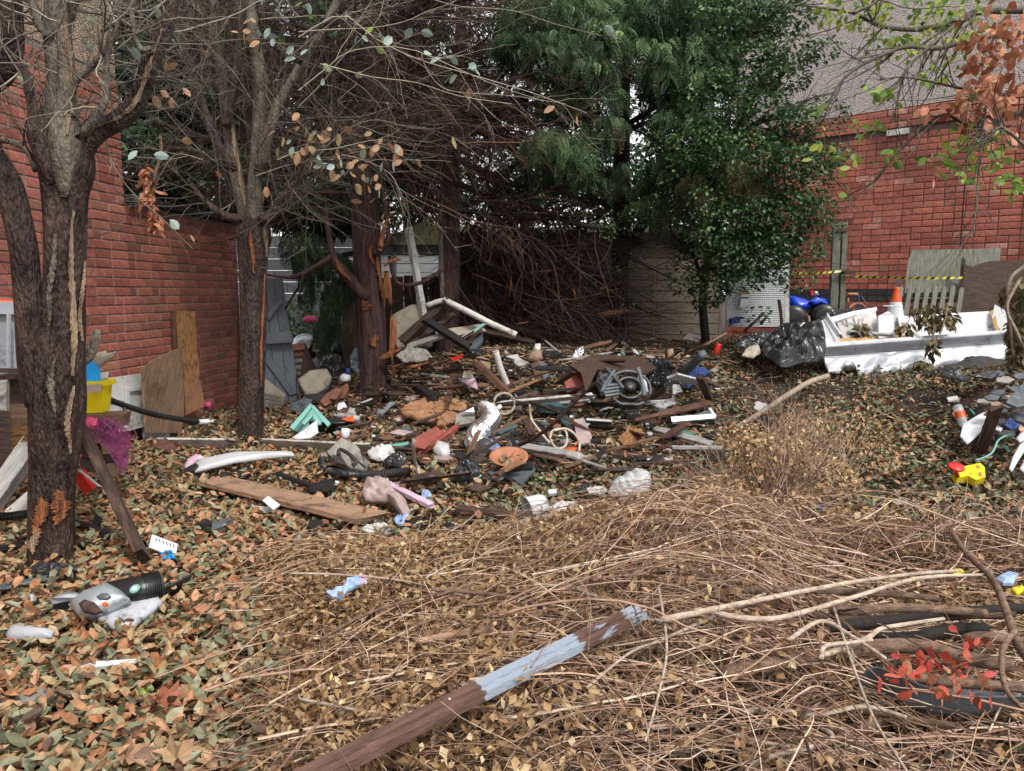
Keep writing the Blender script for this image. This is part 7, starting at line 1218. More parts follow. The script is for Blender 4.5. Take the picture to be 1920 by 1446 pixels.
rod('teal_ribbon', 'thin teal plastic ribbon curling below the slate heap', 'ribbon', [(1828, 864), (1850, 856), (1862, 846), (1870, 828), (1880, 820), (1898, 814)], .008, 'teal_plastic', lift=.07, sides=4)
for pl, lb in (([(1892, 878), (1898, 858), (1912, 832), (1922, 822), (1926, 838), (1908, 866), (1898, 884)], 'long white plastic paddle at the right edge below the slate heap'), ([(1905, 822), (1912, 812), (1926, 806), (1926, 822), (1912, 828)], 'crumpled white plastic above the long white paddle'), ([(1912, 878), (1922, 862), (1930, 870), (1922, 888)], 'second white plastic paddle end at the right edge')): sheet('white_plastic', lb, 'plastic', pl, 'white_clean', tilt=20, lift=.07, bulge=.01)
ty = thing('toy_truck', 'broken yellow and red plastic toy lying on leaves at the right', 'toy', G(1815, 900))
sheet('body', None, None, [(1788, 884), (1800, 876), (1838, 868), (1846, 876), (1848, 895), (1830, 900), (1815, 892), (1796, 896)], 'yellow', parent=ty, tilt=25, th=.05, lift=.07)
for pl in ([(1830, 873), (1836, 872), (1838, 877), (1832, 878)], [(1834, 886), (1840, 885), (1842, 891), (1836, 892)]): sheet('hole', None, None, pl, 'terracotta', parent=ty, tilt=25, th=.004, lift=.095, base=(1830, 900))
V, F = lathe([(0, .012), (.045, .01), (.05, 0), (.045, -.008), (0, -.008)], 20, at((1793, 876), .11), (0, -.35, .9)); solid('red_disc', V, F, 'red_plastic', ty, True); rod('red_stem', None, None, [(1793, 886), (1796, 893)], .012, 'red_plastic', lift=.07, parent=ty, n=6); blob('black_foot', None, None, at((1796, 898), .03), (.04, .03, .03), 'black_plastic', .2, 3, 1, ty, 3)
yb = thing('yarn_ball', 'dark teal ball of string at the right edge', 'ball of string', G(1915, 968)); blob('core', None, None, at((1916, 966), .055), (.055, .055, .05), 'teal_cloth', .05, 3, 1, yb, 3)
for k in range(14): a = np.linspace(0, 6.283, 24); Rm = np.array(Matrix.Rotation(k*.7, 3, 'Z') @ Matrix.Rotation(1.1+.2*k, 3, 'X')); V, F = tube_batch(((np.stack([np.cos(a), np.sin(a), 0*a], -1)*.056) @ Rm.T + at((1916, 966), .055))[None], np.full((1, 24), .0035), 4); solid('strand', V, F, 'teal_cloth', yb)
for i, (a_, b_, w_, lb) in enumerate((((1830, 978), (1960, 985), .05, 'reddish weathered batten at the right edge in front of the string ball'), ((1845, 1035), (1960, 1036), .05, 'reddish split batten at the right edge above the brushwood'), ((1365, 1020), (1435, 968), .035, 'orange splintered lath behind the brushwood below the dry shrub'))): board('batten', lb, 'batten', a_, b_, w_, .02, 'wood_orange' if i == 2 else 'wood_brown', lift=(.06, .08) if i < 2 else (.22, .26))
# mesh panel and things beside it
mp_ = thing('mesh_screen', 'white perforated metal panel with a paper notice beside the garage', 'panel', D(1420, 620, 8.6))
sheet('backing', None, None, [(1366, 455, 8.66), (1478, 458, 8.66), (1478, 605, 8.6), (1366, 612, 8.6)], 'stone_grey', parent=mp_, th=.02)
for x in (1362, 1472): sheet('frame_post', None, None, [(x, 452, 8.6), (x+8, 452, 8.6), (x+8, 606, 8.55), (x, 614, 8.55)], 'white', parent=mp_, th=.04)
A0, A1, A2 = D(1370, 458, 8.6), D(1472, 458, 8.6), D(1370, 612, 8.56); P, R = [], []
for k in range(28): s = k/27; a = A0 + (A1-A0)*s; b = a + (A2-A0); P.append([a, b]); R.append([.0075]*2)
for k in range(40): s = k/39; a = A0 + (A2-A0)*s; P.append([a, a+(A1-A0)]); R.append([.0075]*2)
V, F = tube_batch(np.array(P), np.array(R), 4); o = solid('mesh', V, F, 'white_clean', mp_); o['kind'] = 'stuff'
sheet('notice', None, None, [(1391, 548, 8.52), (1405, 548, 8.52), (1401, 577, 8.5), (1387, 577, 8.5)], 'white_clean', parent=mp_, th=.004)
for (y0, y1, m) in ((546, 551, 'terracotta'), (573, 578, 'terracotta'), (557, 560, 'slate'), (565, 566.5, 'slate')): sheet('notice_print', None, None, [(1390, y0, 8.51), (1404, y0, 8.51), (1403, y1, 8.51), (1389, y1, 8.51)], m, parent=mp_, th=.003)
for (a_, b_, m, lb) in (((1395, 625, 8.2), (1432, 590, 8.3), 'wood_dark', 'dark stake slanting up in front of the mesh panel'), ((1425, 612, 8.2), (1440, 592, 8.3), 'wood_dark', 'short dark stake right of the slanting one'), ((1466, 620, 8.0), (1460, 566, 8.0), 'wood_dark', 'dark broken stake standing upright by the mesh panel'), ((1516, 622, 8.0), (1515, 596, 8.0), 'tan_stone', 'pale cut stub standing before the blue quad bike')): rod('stake', lb, 'stake', [a_, ((a_[0]+b_[0])/2+1, (a_[1]+b_[1])/2, a_[2]), b_], .02, m, bark=.3)
sheet('blue_box', 'small dark blue box at the foot of the mesh panel', 'box', [(1372, 598, 8.4), (1388, 594, 8.4), (1388, 606, 8.4), (1372, 608, 8.4)], 'blue_cloth', th=.1)
sheet('grey_sheeting', 'pale grey torn sheeting at the foot of the mesh panel', 'sheeting', [(1398, 612), (1440, 605), (1478, 612), (1500, 622), (1470, 628), (1420, 622)], 'stone_grey', tilt=20, bulge=.05, crum=.08, cf=7)
# timber post, tape, quad, cone, trolley
po = thing('timber_post', 'twin weathered timber uprights with spacer blocks before the right brick wall', 'post', D(1572, 600, 8.7))
for x, w_ in ((1565, .085), (1580, .06)): board('upright', None, None, (x-4, 605, 8.7), (x+3, 425, 8.75), w_, .07, 'wood_green', roll=0, parent=po, lift=(0, 0))
for y in (440, 515, 560, 578): board('spacer', None, None, (1568, y, 8.72), (1584, y, 8.72), .05, .05, 'wood_dark', parent=po)
board('bracket', None, None, (1580, 519, 8.62), (1600, 519, 8.62), .05, .05, 'wood_dark', parent=po)
def tape(name, label, A, B, n, sag, w_=.027):
    t = thing(name, label, 'barrier tape', (A+B)/2)
    d = (B-A)/np.linalg.norm(B-A)
    for i in range(n):
        s0, s1 = i/n, (i+1)/n; V = []
        for s in (s0, s1):
            tw = s*7; p = A + (B-A)*s - np.array([0, 0, 1])*sag*4*s*(1-s); u_ = np.array([0, -math.sin(tw*.6)*.7, 1.]); u_ /= np.linalg.norm(u_)
            V += [p - u_*w_/2 + d*w_*.35*0, p + u_*w_/2 + d*.02]
        V = np.array(V); V2 = V + np.array([0, .003, 0]); solid('stripe', np.concatenate([V, V2]), [[0, 2, 3, 1], [4, 5, 7, 6], [0, 1, 5, 4], [2, 6, 7, 3], [0, 4, 6, 2], [1, 3, 7, 5]], 'tape_yellow' if i % 2 else ('tape_black' if i % 4 else 'steel_grey'), t)
tape('barrier_tape', 'yellow and black barrier tape from the timber post across to the rotten board', D(1596, 518, 8.6), D(1802, 521, 7.9), 30, .01); tape('barrier_tape', 'short yellow barrier tape between the mesh panel and the timber post', D(1480, 512, 8.5), D(1580, 508, 8.62), 18, .012)
qb = thing('quad_bike', 'blue child quad bike with red panels parked by the right brick wall', 'quad bike', D(1520, 610, 8.9))
sheet('mudguard', None, None, [(1478, 560, 8.9), (1490, 562, 8.85), (1510, 568, 8.8), (1525, 560, 8.8), (1535, 556, 8.8), (1550, 562, 8.85), (1554, 575, 8.85), (1535, 566, 8.75), (1518, 574, 8.75), (1498, 576, 8.75), (1486, 568, 8.8)], 'quad_blue', parent=qb, th=.30, bulge=.03)
sheet('front_cowl', None, None, [(1518, 566, 8.72), (1530, 556, 8.72), (1548, 560, 8.72), (1555, 574, 8.72), (1540, 568, 8.7), (1528, 572, 8.7)], 'quad_blue', parent=qb, th=.06, bulge=.03)
rod('handlebar', None, None, [(1516, 550, 8.8), (1528, 552, 8.85), (1536, 558, 8.9)], .018, 'black_plastic', parent=qb); sheet('headlamp', None, None, [(1526, 546, 8.8), (1533, 546, 8.8), (1537, 555, 8.8), (1527, 555, 8.8)], 'galv', parent=qb, th=.06, bulge=.02); sheet('red_grip', None, None, [(1520, 545, 8.78), (1525, 545, 8.78), (1526, 554, 8.78), (1521, 554, 8.78)], 'red_plastic', parent=qb, th=.05)
sheet('red_footrest', None, None, [(1493, 582, 8.65), (1502, 583, 8.65), (1515, 588, 8.65), (1514, 594, 8.65), (1495, 592, 8.65)], 'red_plastic', parent=qb, th=.08); sheet('red_badge', None, None, [(1536, 575, 8.68), (1543, 576, 8.68), (1541, 582, 8.68), (1537, 580, 8.68)], 'red_plastic', parent=qb, th=.04)
for x, y in ((1488, 597), (1545, 594)):
    for dd in (8.7, 9.1): V, F = lathe([(0, -.06), (.08, -.06), (.14, -.05), (.155, 0), (.14, .05), (.08, .06), (0, .06)], 24, D(x, y, dd), (.25, 1, 0)); solid('wheel', V, F, 'black_plastic', qb, True)
V, F = bbox(D(1518, 588, 8.9), (.36, .25, .16), .03); solid('engine_block', V, F, 'black_plastic', qb)
cn = thing('traffic_cone', 'orange and white traffic cone standing behind the fridge', 'cone', D(1676, 612, 8.15)); c_ = D(1676, 618, 8.15); V, F = lathe([(.125, 0), (.10, .12), (.062, .30)], 22, c_); solid('white_sleeve', V, F, 'white_clean', cn, True); V, F = lathe([(.061, .30), (.028, .44), (.03, .445), (.03, .46), (0, .46)], 22, c_); solid('orange_top', V, F, 'orange_plastic', cn, True); V, F = bbox(c_ - np.array([0, 0, .02]), (.3, .3, .04), .01); solid('base', V, F, 'black_plastic', cn)
ht = thing('toy_bicycle', 'child bicycle part with orange wheel arch beside the timber post', 'bicycle', D(1605, 600, 8.9)); rod('bar', None, None, [(1586, 555, 8.9), (1608, 555, 8.9)], .02, 'terracotta', parent=ht, n=6); rod('front_tube', None, None, [(1608, 554, 8.9), (1610, 572, 8.9), (1606, 585, 8.9)], .014, 'blue_cloth', parent=ht)
a = np.linspace(0, 6.283, 30); c_ = D(1607, 590, 8.9); V, F = tube_batch(np.stack([c_[0]+.13*np.cos(a), c_[1]+.03*np.cos(a), c_[2]+.13*np.sin(a)], -1)[None], np.full((1, 30), .018), 8); solid('wheel', V, F, 'terracotta', ht, True)
rod('cable', None, None, [(1612, 554, 8.85), (1620, 565, 8.8), (1628, 582, 8.75)], .008, 'black_plastic', parent=ht); rod('bar', None, None, [(1590, 560, 8.9), (1590, 570, 8.9)], .012, 'terracotta', parent=ht, n=6)
for i in range(4): rod('basket_wire', None, None, [(1593+i*4, 560, 8.9), (1593+i*4, 568, 8.9)], .003, 'slate', parent=ht, n=4, sides=4)
pb = thing('green_plywood', 'algae green weathered plywood leaning on the right brick wall', 'plywood', D(1770, 590, 8.4)); sheet('sheet', None, None, [(1710, 470, 8.75), (1878, 465, 8.35), (1874, 492, 8.3), (1800, 560, 8.3), (1695, 560, 8.55), (1702, 490, 8.7)], 'wood_green', parent=pb, th=.015, along=4)
pk = thing('picket_fence', 'grey picket fence panel leaning in front of the green plywood', 'fence', D(1740, 610, 8.2))
for i in range(8):
    x = 1690 + i*16.2; s = -11; y0 = 536 + (i % 2)*2 - (2 if i in (6, 5) else 0); sheet('picket', None, None, [(x-4.5, y0+4, 8.2), (x, y0, 8.2), (x+4.5, y0+4, 8.2), (x+4.5+s, 612, 8.05), (x-4.5+s, 612, 8.05)], 'wood_green' if i != 6 else 'teal_plastic' if False else 'wood_green', parent=pk, th=.018, along=2)
for y in (550, 602): sheet('rail', None, None, [(1682, y, 8.23), (1805, y-3, 8.23), (1804, y+4, 8.21), (1680, y+7, 8.21)], 'wood_dark', parent=pk, th=.03)
sheet('picket_stub', 'short dark picket post left of the green plywood', 'picket', [(1680, 530, 8.5), (1687, 514, 8.5), (1693, 515, 8.5), (1692, 540, 8.4), (1680, 545, 8.4)], 'wood_dark', th=.04)
sheet('rotten_board', 'dark red-brown rotten board with ragged top at the right edge', 'board', [(1808, 495, 8.25), (1822, 501, 8.25), (1838, 494, 8.2), (1855, 491, 8.2), (1960, 486, 7.95), (1960, 612, 7.9), (1880, 610, 8.1), (1797, 608, 8.2)], 'wood_dark', th=.03, along=5, wob=.004); board('board_post', 'narrow dark post at the left edge of the rotten board', 'post', (1797, 608, 8.24), (1806, 494, 8.3), .04, .04, 'wood_dark')
for pl in ([(1808, 804), (1816, 797), (1826, 797), (1820, 803)], [(1808, 818), (1814, 812), (1824, 812), (1826, 817), (1818, 820)], [(1840, 782), (1846, 777), (1852, 778), (1847, 783)]): sheet('leaf_print', None, None, pl, 'teal_dark', tilt=20, lift=.085, base=(1814, 834), parent=bpy.data.objects['patterned_sheet'], th=.002)
# dark soil clods, chips and crumbs in the debris field
n = 9000; px_ = rg.uniform(540, 1500, n); py_ = 640 + 250*rg.random(n)**1.4; ok = (ss(px_, 560, 720)*(1-ss(px_, 1250, 1480)) > rg.random(n)); px_, py_ = px_[ok], py_[ok]; n = len(px_)
y_ = 1.9/np.maximum((py_-520), 60)*500; PG = []
gxs = np.linspace(540, 1500, 49); gys = np.linspace(640, 890, 14); GG = np.array([[G(a, b) for a in gxs] for b in gys])
fi = (px_-540)/20; fj = (py_-640)/(250/13); i0 = np.clip(fi.astype(int), 0, 47); j0 = np.clip(fj.astype(int), 0, 12); a = (fi-i0)[:, None]; b = (fj-j0)[:, None]
P = (GG[j0, i0]*(1-a)+GG[j0, i0+1]*a)*(1-b) + (GG[j0+1, i0]*(1-a)+GG[j0+1, i0+1]*a)*b; P[:, 2] = gh(P[:, 0], P[:, 1]) + .012
cv, cf_ = boxv((0, 0, 0), (1, .8, .5)); cv = np.array(cv)*(1+.35*(np.random.default_rng(4).random((8, 3))-.5)); M = rotm(rg.uniform(0, 6.3, n), rg.normal(0, .4, n), rg.normal(0, .4, n), rg.lognormal(-3.9, .6, n))
mramp('rubble', [(0, (.018, .012, .009)), (.5, (.035, .022, .016)), (.72, (.08, .045, .03)), (.85, (.16, .09, .055)), (.93, (.25, .23, .20)), (1, (.5, .5, .48))], rough=.85, objrand=False, scale=40)
V, F, r = scatter(cv, [np.array(cf_)], M, P, rg.random(n)); tag(mk('rubble_crumbs', V, F, MT['rubble'], loc=(0, 0, 0), rnd=r), 'dark soil crumbs, wood chips and plaster bits strewn through the debris', 'rubble', kind='stuff')
# short splinters and twigs over debris
n = 1500; k_ = rg.integers(0, len(P), n); c0 = P[k_] + np.array([0, 0, .02]); a = rg.uniform(0, 6.3, n); L_ = rg.uniform(.05, .35, n); dv = np.stack([np.cos(a)*L_, np.sin(a)*L_, rg.normal(0, .04, n)], -1)
TT = np.stack([c0, c0 + dv*.5 + np.array([0, 0, .012]), c0+dv], 1); TT[:, 2, 2] = np.maximum(TT[:, 2, 2], gh(TT[:, 2, 0], TT[:, 2, 1])+.01); RRR = np.stack([rg.uniform(.002, .006, n)]*3, 1); V, F = tube_batch(TT, RRR, 4)
tag(mk('wood_splinters', V, F, MT['twig'], loc=(0, 0, 0), rnd=np.repeat(rg.random(n)*.75, 12)), 'short dark twigs and wood splinters strewn through the debris', 'splinters', kind='stuff')
# scraps one can pick out
kinds = [('white_scrap', 'small white plastic scrap lying loose among the leaves', 'scrap', 'white_clean', 34, .03), ('wood_scrap', 'small dark brown wood offcut lying loose in the debris field', 'offcut', 'wood_dark', 44, .08), ('tan_scrap', 'small tan cardboard or wood piece lying loose in the debris field', 'scrap', 'wood_brown', 30, .06), ('slate_scrap', 'small dark slate-grey shard lying loose in the debris field', 'shard', 'slate', 26, .06), ('rust_scrap', 'small rust-red scrap lying loose in the debris field', 'scrap', 'brick_loose', 18, .05), ('grey_scrap', 'small crumpled grey plastic lying loose in the debris field', 'scrap', 'grey_plastic', 16, .05), ('blue_scrap', 'tiny pale blue scrap lying loose in the debris field', 'scrap', 'blue_pale', 6, .03), ('charred_scrap', 'small charred black fragment lying loose in the debris field', 'fragment', 'char', 40, .09), ('stone_scrap', 'small rough grey stone chunk lying loose in the debris field', 'stone', 'stone_grey', 24, .06), ('cloth_scrap', 'small muddy rag scrap lying loose in the debris field', 'rag', 'pink_cloth', 14, .08), ('film_scrap', 'small crumpled black film lying loose in the debris field', 'plastic film', 'black_bag', 22, .10)]
for nm, lb, ct, m, cnt, sz in kinds:
    for i in range(int(cnt*1.15)):
        if rg.random() < .8: x, y = rg.uniform(600, 1360), rg.uniform(655, 860)
        else: x, y = rg.uniform(350, 1880), rg.uniform(740, 1020)
        r = sz*(.5+rg.random())/S((x, y))*.5; a0 = rg.uniform(0, 6); k3 = rg.integers(4, 6); el = rg.uniform(.8, 2.0)
        pl = [(x + r*el*math.cos(a0+k*6.283/k3), y + .5*r*math.sin(a0+k*6.283/k3)) for k in range(k3)]
        sheet(nm, where(x, y, lb.split(' lying')[0]), ct, pl, m, tilt=rg.uniform(0, 40), yaw=rg.uniform(-60, 60), th=.012 if m != 'wood_dark' else .025, lift=.05, crum=.02 if 'plastic' in m or 'white' in m else 0, cf=16, rings=3, group=lb.split(' lying')[0] + 's')

# broken laths and sticks strewn through the band of rubbish
for i in range(84):
    x, y = rg.uniform(600, 1340), rg.uniform(640, 800) if rg.random() < .75 else rg.uniform(800, 900); a = rg.normal(0, .7); L_ = rg.uniform(14, 60)*(.6+.4*(y-560)/200); m = ['wood_dark', 'char', 'wood_brown', 'wood_dark', 'rust', 'wood_grey', 'wood_dark', 'char', 'wood_dark', 'wood_orange'][rg.integers(10)]
    nm = {'wood_dark': 'dark wet', 'char': 'charred', 'wood_brown': 'brown', 'rust': 'rust-red', 'wood_grey': 'grey', 'wood_orange': 'orange-brown'}[m]; w_ = rg.uniform(.015, .07)
    board('broken_lath', where(x, y, ('narrow ' if w_ < .03 else 'wide ' if w_ > .055 else '') + nm + ' broken lath'), 'lath', (x - L_*math.cos(a), y - .5*L_*math.sin(a)), (x + L_*math.cos(a), y + .5*L_*math.sin(a)), w_, rg.uniform(.01, .03), m, lift=(rg.uniform(.03, .10), rg.uniform(.02, .12)), roll=rg.uniform(-40, 40), ends=.03)
# ------------------------------------------------------------ brushwood in the foreground
rg = np.random.default_rng(99)
def heap(x, y):
    """height of the brushwood above the ground"""
    q = proj(np.stack([x, y, gh(x, y)], -1)); px, py = q[..., 0], q[..., 1]
    left = ss(px, 430, 640); top = ss(py, 1010 - 60*np.exp(-((px-1330)/200)**2) + 70*ss(px, 1500, 1900), 1120)
    br = 1 - ss(px, 1500, 1680)*ss(py, 1330, 1400)
    nz = fbm(np.stack([x*1.7, y*1.7, 0*x+4], -1), 2); return (.16 + .22*ss(px, 800, 1300))*left*top*(.35+.65*br)*(.35 + 1.3*nz)*(1 - .60*ss(px, 1380, 1520)*ss(py, 1110, 1150)*(1-ss(py, 1340, 1380)))
def twigs(n, xr, yr, ang, L_, r, hh, K=9, curve=.5, arch=.05, minheap=.01):
    x = rg.uniform(*xr, n); y = rg.uniform(*yr, n); a = rg.normal(ang[0], ang[1], n) + np.where(rg.random(n) < .5, math.pi, 0)
    L = rg.uniform(*L_, n); P = []; cx, cy = x - np.cos(a)*L/2, y - np.sin(a)*L/2*.8; k = rg.normal(0, curve, n)/K; lay = rg.beta(1.6, 1.2, n)
    for s in range(K): P.append(np.stack([cx, cy], -1)); a = a + k + rg.normal(0, .10, n) + np.where(rg.random(n) < .12, rg.normal(0, .55, n), 0); cx = cx + np.cos(a)*L/K; cy = cy + np.sin(a)*L/K*.9
    P = np.stack(P, 1); h = heap(P[..., 0], P[..., 1]); hm = heap(x, y); s = np.linspace(0, 1, K)[None]; dz = (hm*lay)[:, None]*.8 + h*.2 + (arch*rg.random(n))[:, None]*np.sin(math.pi*s) + rg.normal(0, .012, (n, 1))*(s-.5)*4
    z = gh(P[..., 0], P[..., 1]) + np.maximum(dz*hh, .015); R = rg.uniform(*r, n)[:, None]*np.linspace(1, .4, K)[None]
    qq = proj(np.stack([x, y, gh(x, y)], -1)); lg = ss(qq[:, 0], 1400, 1560)*ss(qq[:, 1], 1130, 1160)*(1-ss(qq[:, 1], 1290, 1330)); ok = (hm > minheap) & (rg.random(n) < .25 + 4*hm) & (rg.random(n) > np.maximum(.80*lg, .35*(1 - ss(qq[:, 0], 700, 1050)))); return np.concatenate([P, z[..., None]], -1)[ok], R[ok]
T1 = twigs(4700, (-1.5, 2.9), (1.6, 4.3), (.12, .72), (.35, 1.1), (.0014, .0037), 1.05, curve=1.0, arch=.10)
T2 = twigs(620, (-.7, 2.8), (1.6, 3.9), (.12, .34), (.6, 1.5), (.003, .0062), 1.0, curve=.6, arch=.10)
T3 = twigs(1300, (-1.5, 2.8), (1.6, 4.2), (.9, .9), (.2, .7), (.0012, .0026), 1.1, curve=1.1, arch=.12)
A_, AR = sprout(T2[0], T2[1], 2600, (.08, .35), rg, 6, .8, .6, .05, .2, .5, .0012)
mxr = lambda T, b, s: np.repeat(np.clip(rg.normal(b, s, len(T[0])), 0, 1), T[0].shape[1]*3)
Vs, Fs, Rs, o_ = [], [], [], 0
for T, b, s in ((T1, .53, .30), (T2, .66, .25), (T3, .58, .27), ((A_, AR), .48, .24)):
    V, F = tube_batch(T[0], T[1], 3); Vs.append(V); Fs.append(F+o_); o_ += len(V); Rs.append(mxr(T, b, s))
tag(mk('brushwood', np.concatenate(Vs), np.concatenate(Fs), MT['twig'], loc=(0, 0, 0), rnd=np.concatenate(Rs), smooth=True), 'matted heap of dry thin twigs covering the lower right of the plot', 'brushwood', kind='stuff')
# dry curled leaves held in the brushwood
n = 100000; x = rg.uniform(-1.6, 2.9, n); y = 1.5 + 2.8*rg.random(n)**.9; h = heap(x, y); q = proj(np.stack([x, y, gh(x, y)], -1))
dn = (.28 + .9*(1 - ss(q[:, 0], 800, 1250)) + .5*np.exp(-((q[:, 1]-1050)/80)**2))*(.4 + .9*fbm(np.stack([x*2.2, y*2.2, 0*x+3], -1), 3)); ok = (rg.random(n) < dn*ss(h, .004, .06)*1.2); x, y, h = x[ok], y[ok], h[ok]; n = len(x)
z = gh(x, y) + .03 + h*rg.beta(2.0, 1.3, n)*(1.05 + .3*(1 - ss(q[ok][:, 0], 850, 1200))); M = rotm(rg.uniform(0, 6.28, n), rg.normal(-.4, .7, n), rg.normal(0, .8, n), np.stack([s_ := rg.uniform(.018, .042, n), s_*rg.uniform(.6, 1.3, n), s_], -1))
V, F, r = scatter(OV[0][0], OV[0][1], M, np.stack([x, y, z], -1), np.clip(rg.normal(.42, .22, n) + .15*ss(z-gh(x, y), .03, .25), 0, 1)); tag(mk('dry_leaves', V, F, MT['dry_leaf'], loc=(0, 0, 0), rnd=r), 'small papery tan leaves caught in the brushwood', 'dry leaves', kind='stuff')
# bigger sticks that can be picked out
def stick(px, r, m, label, lift, rt=None, bark=.18, name='branch', cat='branch', group=None):
    pts = [(*G(a, b), r) for a, b in px]; K = len(pts); lf = lift if isinstance(lift, (list, tuple)) else [lift]*K; rows = []
    for i, (a, b) in enumerate(px):      # pixel seen at the lifted height
        g = G(a, b); e = EYE; v = g-e; s = (e[2]-lf[i]-g[2])/(e[2]-g[2]); p = e + v*s; rows.append((*p, r + ((rt-r)*i/(K-1) if rt else 0)))
    V, F = limb(rows, max(14, 7*K), 10 if r > .008 else 7, bark, int(px[0][0])); return tag(mk(name, V, F, MT[m], smooth=True), label, cat, group)
ST = [([(1230, 1165), (1400, 1130), (1580, 1095), (1700, 1078), (1800, 1070)], .011, 'branch_pale', 'long bleached branch arching across the top of the brushwood', .26, .006),
 ([(1340, 1150), (1450, 1160), (1600, 1120), (1720, 1085), (1850, 1078)], .010, 'branch_pale', 'second bleached branch crossing below the long arching one', .27, .006),
 ([(1360, 1108), (1500, 1105), (1640, 1112), (1760, 1122)], .016, 'branch_brown', 'thick brown branch at the upper middle of the brushwood', .20, .012),
 ([(1480, 1150), (1620, 1165), (1760, 1155), (1900, 1150)], .020, 'wood_dark', 'upper blackened log in the brushwood stack', .16, .018), ([(1530, 1178), (1660, 1165), (1790, 1148), (1930, 1140)], .022, 'bark_black', 'middle blackened log in the brushwood stack', .17, .018),
 ([(1640, 1200), (1720, 1195), (1780, 1180), (1850, 1178)], .024, 'bark_black', 'lower blackened log ending near the red leaves', .14, .02), ([(1560, 1145), (1700, 1140), (1850, 1150)], .018, 'branch_brown', 'reddish log between the blackened logs', .19, .015),
 ([(1560, 1190), (1700, 1182), (1850, 1195), (1920, 1205)], .024, 'branch_brown', 'stout brown log above the red leaves', .12, .02), ([(1350, 1265), (1480, 1240), (1620, 1215), (1720, 1212), (1800, 1232), (1900, 1250)], .027, 'branch_brown', 'stout speckled brown branch running under the red leaves', .15, .02),
 ([(1540, 1230), (1620, 1200), (1650, 1180), (1690, 1172), (1770, 1160)], .010, 'branch_pale', 'white forked branch lying over the stout speckled one', .22, .006), ([(1480, 1200), (1540, 1165), (1600, 1195), (1660, 1235)], .008, 'branch_pale', 'crooked white branch left of the white forked one', .24, .006),
 ([(1540, 1235), (1548, 1212), (1600, 1205), (1635, 1200)], .008, 'branch_pale', 'short white crooked fork tip in the brushwood centre', .24, .005), ([(1600, 1262), (1700, 1270), (1800, 1280), (1920, 1290)], .020, 'branch_brown', 'lower brown log passing below the red leaves', .10, .016),
 ([(1540, 1378), (1600, 1372), (1640, 1355), (1650, 1340)], .020, 'branch_brown', 'short stout brown branch stub near the bottom right', .08, .016), ([(1480, 1330), (1600, 1330), (1720, 1350), (1800, 1362)], .012, 'branch_brown', 'brown stick below the curved grey edging', .10, .008),
 ([(1640, 1300), (1600, 1275), (1598, 1230), (1594, 1210)], .009, 'branch_pale', 'pale vertical forked twig at the brushwood centre right', [.1, .14, .22, .24], .005), ([(1500, 1345), (1560, 1385), (1440, 1420), (1400, 1446)], .009, 'branch_pale', 'pale curved branch near the bottom edge', .15, .006),
 ([(1370, 1335), (1450, 1332), (1530, 1340), (1620, 1325), (1700, 1345)], .009, 'branch_pale', 'pale straight branch across the lower brushwood', .17, .006), ([(1215, 1365), (1320, 1360), (1400, 1385), (1480, 1400)], .008, 'branch_pale', 'pale branch at bottom centre right of the painted plank', .16, .005),
 ([(1745, 955), (1775, 985), (1810, 1035), (1860, 1085), (1885, 1140), (1905, 1200), (1925, 1235)], .011, 'branch_brown', 'long brown branch rising diagonally along the right edge', [.10, .2, .3, .34, .32, .28, .2], .014),
 ([(1905, 1180), (1880, 1220), (1885, 1290), (1920, 1330)], .009, 'branch_brown', 'gnarled dark branch curling down at the right edge', [.3, .28, .2, .12], .007), ([(810, 1105), (880, 1110), (980, 1125), (1060, 1155), (1150, 1180), (1210, 1190)], .009, 'branch_brown', 'long tan branch sweeping to the upper end of the painted plank', .20, .006),
 ([(780, 1205), (850, 1190), (920, 1180), (935, 1172)], .013, 'wood_fresh', 'peeled pale yellow branch end left of the painted plank', .17, .014), ([(930, 1175), (1010, 1180), (1100, 1185), (1160, 1180)], .012, 'branch_brown', 'brown branch continuing right from the peeled yellow end', .18, .009),
 ([(600, 1200), (680, 1155), (780, 1122), (860, 1110)], .007, 'branch_brown', 'thin tan branch rising to the right at left centre', .16, .005), ([(1000, 1095), (1080, 1105), (1160, 1140), (1230, 1165), (1290, 1200)], .007, 'branch_pale', 'bleached branch arching down behind the painted plank', .24, .005),
 ([(540, 1075), (640, 1078), (760, 1090), (880, 1120)], .006, 'branch_pale', 'thin pale branch along the back left of the brushwood', .16, .004), ([(1110, 1070), (1250, 1090), (1380, 1085), (1500, 1078)], .009, 'branch_brown', 'greenish brown branch along the back of the brushwood', .18, .006),
 ([(1440, 1110), (1330, 1160), (1240, 1200), (1180, 1225), (1100, 1290)], .006, 'branch_pale', 'pale twig crossing the painted plank towards lower left', .22, .004), ([(1560, 1130), (1600, 1250), (1640, 1350), (1700, 1446)], .005, 'branch_pale', 'thin pale twig slanting down through the brushwood centre right', .24, .003),
 ([(1235, 1100), (1250, 1210), (1235, 1300), (1210, 1390)], .005, 'branch_pale', 'thin curved upright-looking twig right of the painted plank', .25, .003), ([(560, 1310), (660, 1330), (760, 1345), (840, 1380)], .006, 'branch_pale', 'pale twig below left of the painted plank', .12, .004)]
for px, r, m, lb, lf, rt in ST: stick(px, r, m, lb, [v + (.07 if len(px) > 2 else .04) for v in lf] if isinstance(lf, list) else lf + (.13 if px[0][1] < 1320 and px[0][0] > 1200 else .07), rt)
sheet('white_tube', 'short white tube stub standing in the brushwood', 'tube', [(1532, 1168), (1536, 1142), (1542, 1142), (1539, 1170)], 'white_clean', tilt=50, lift=.22, th=.012)
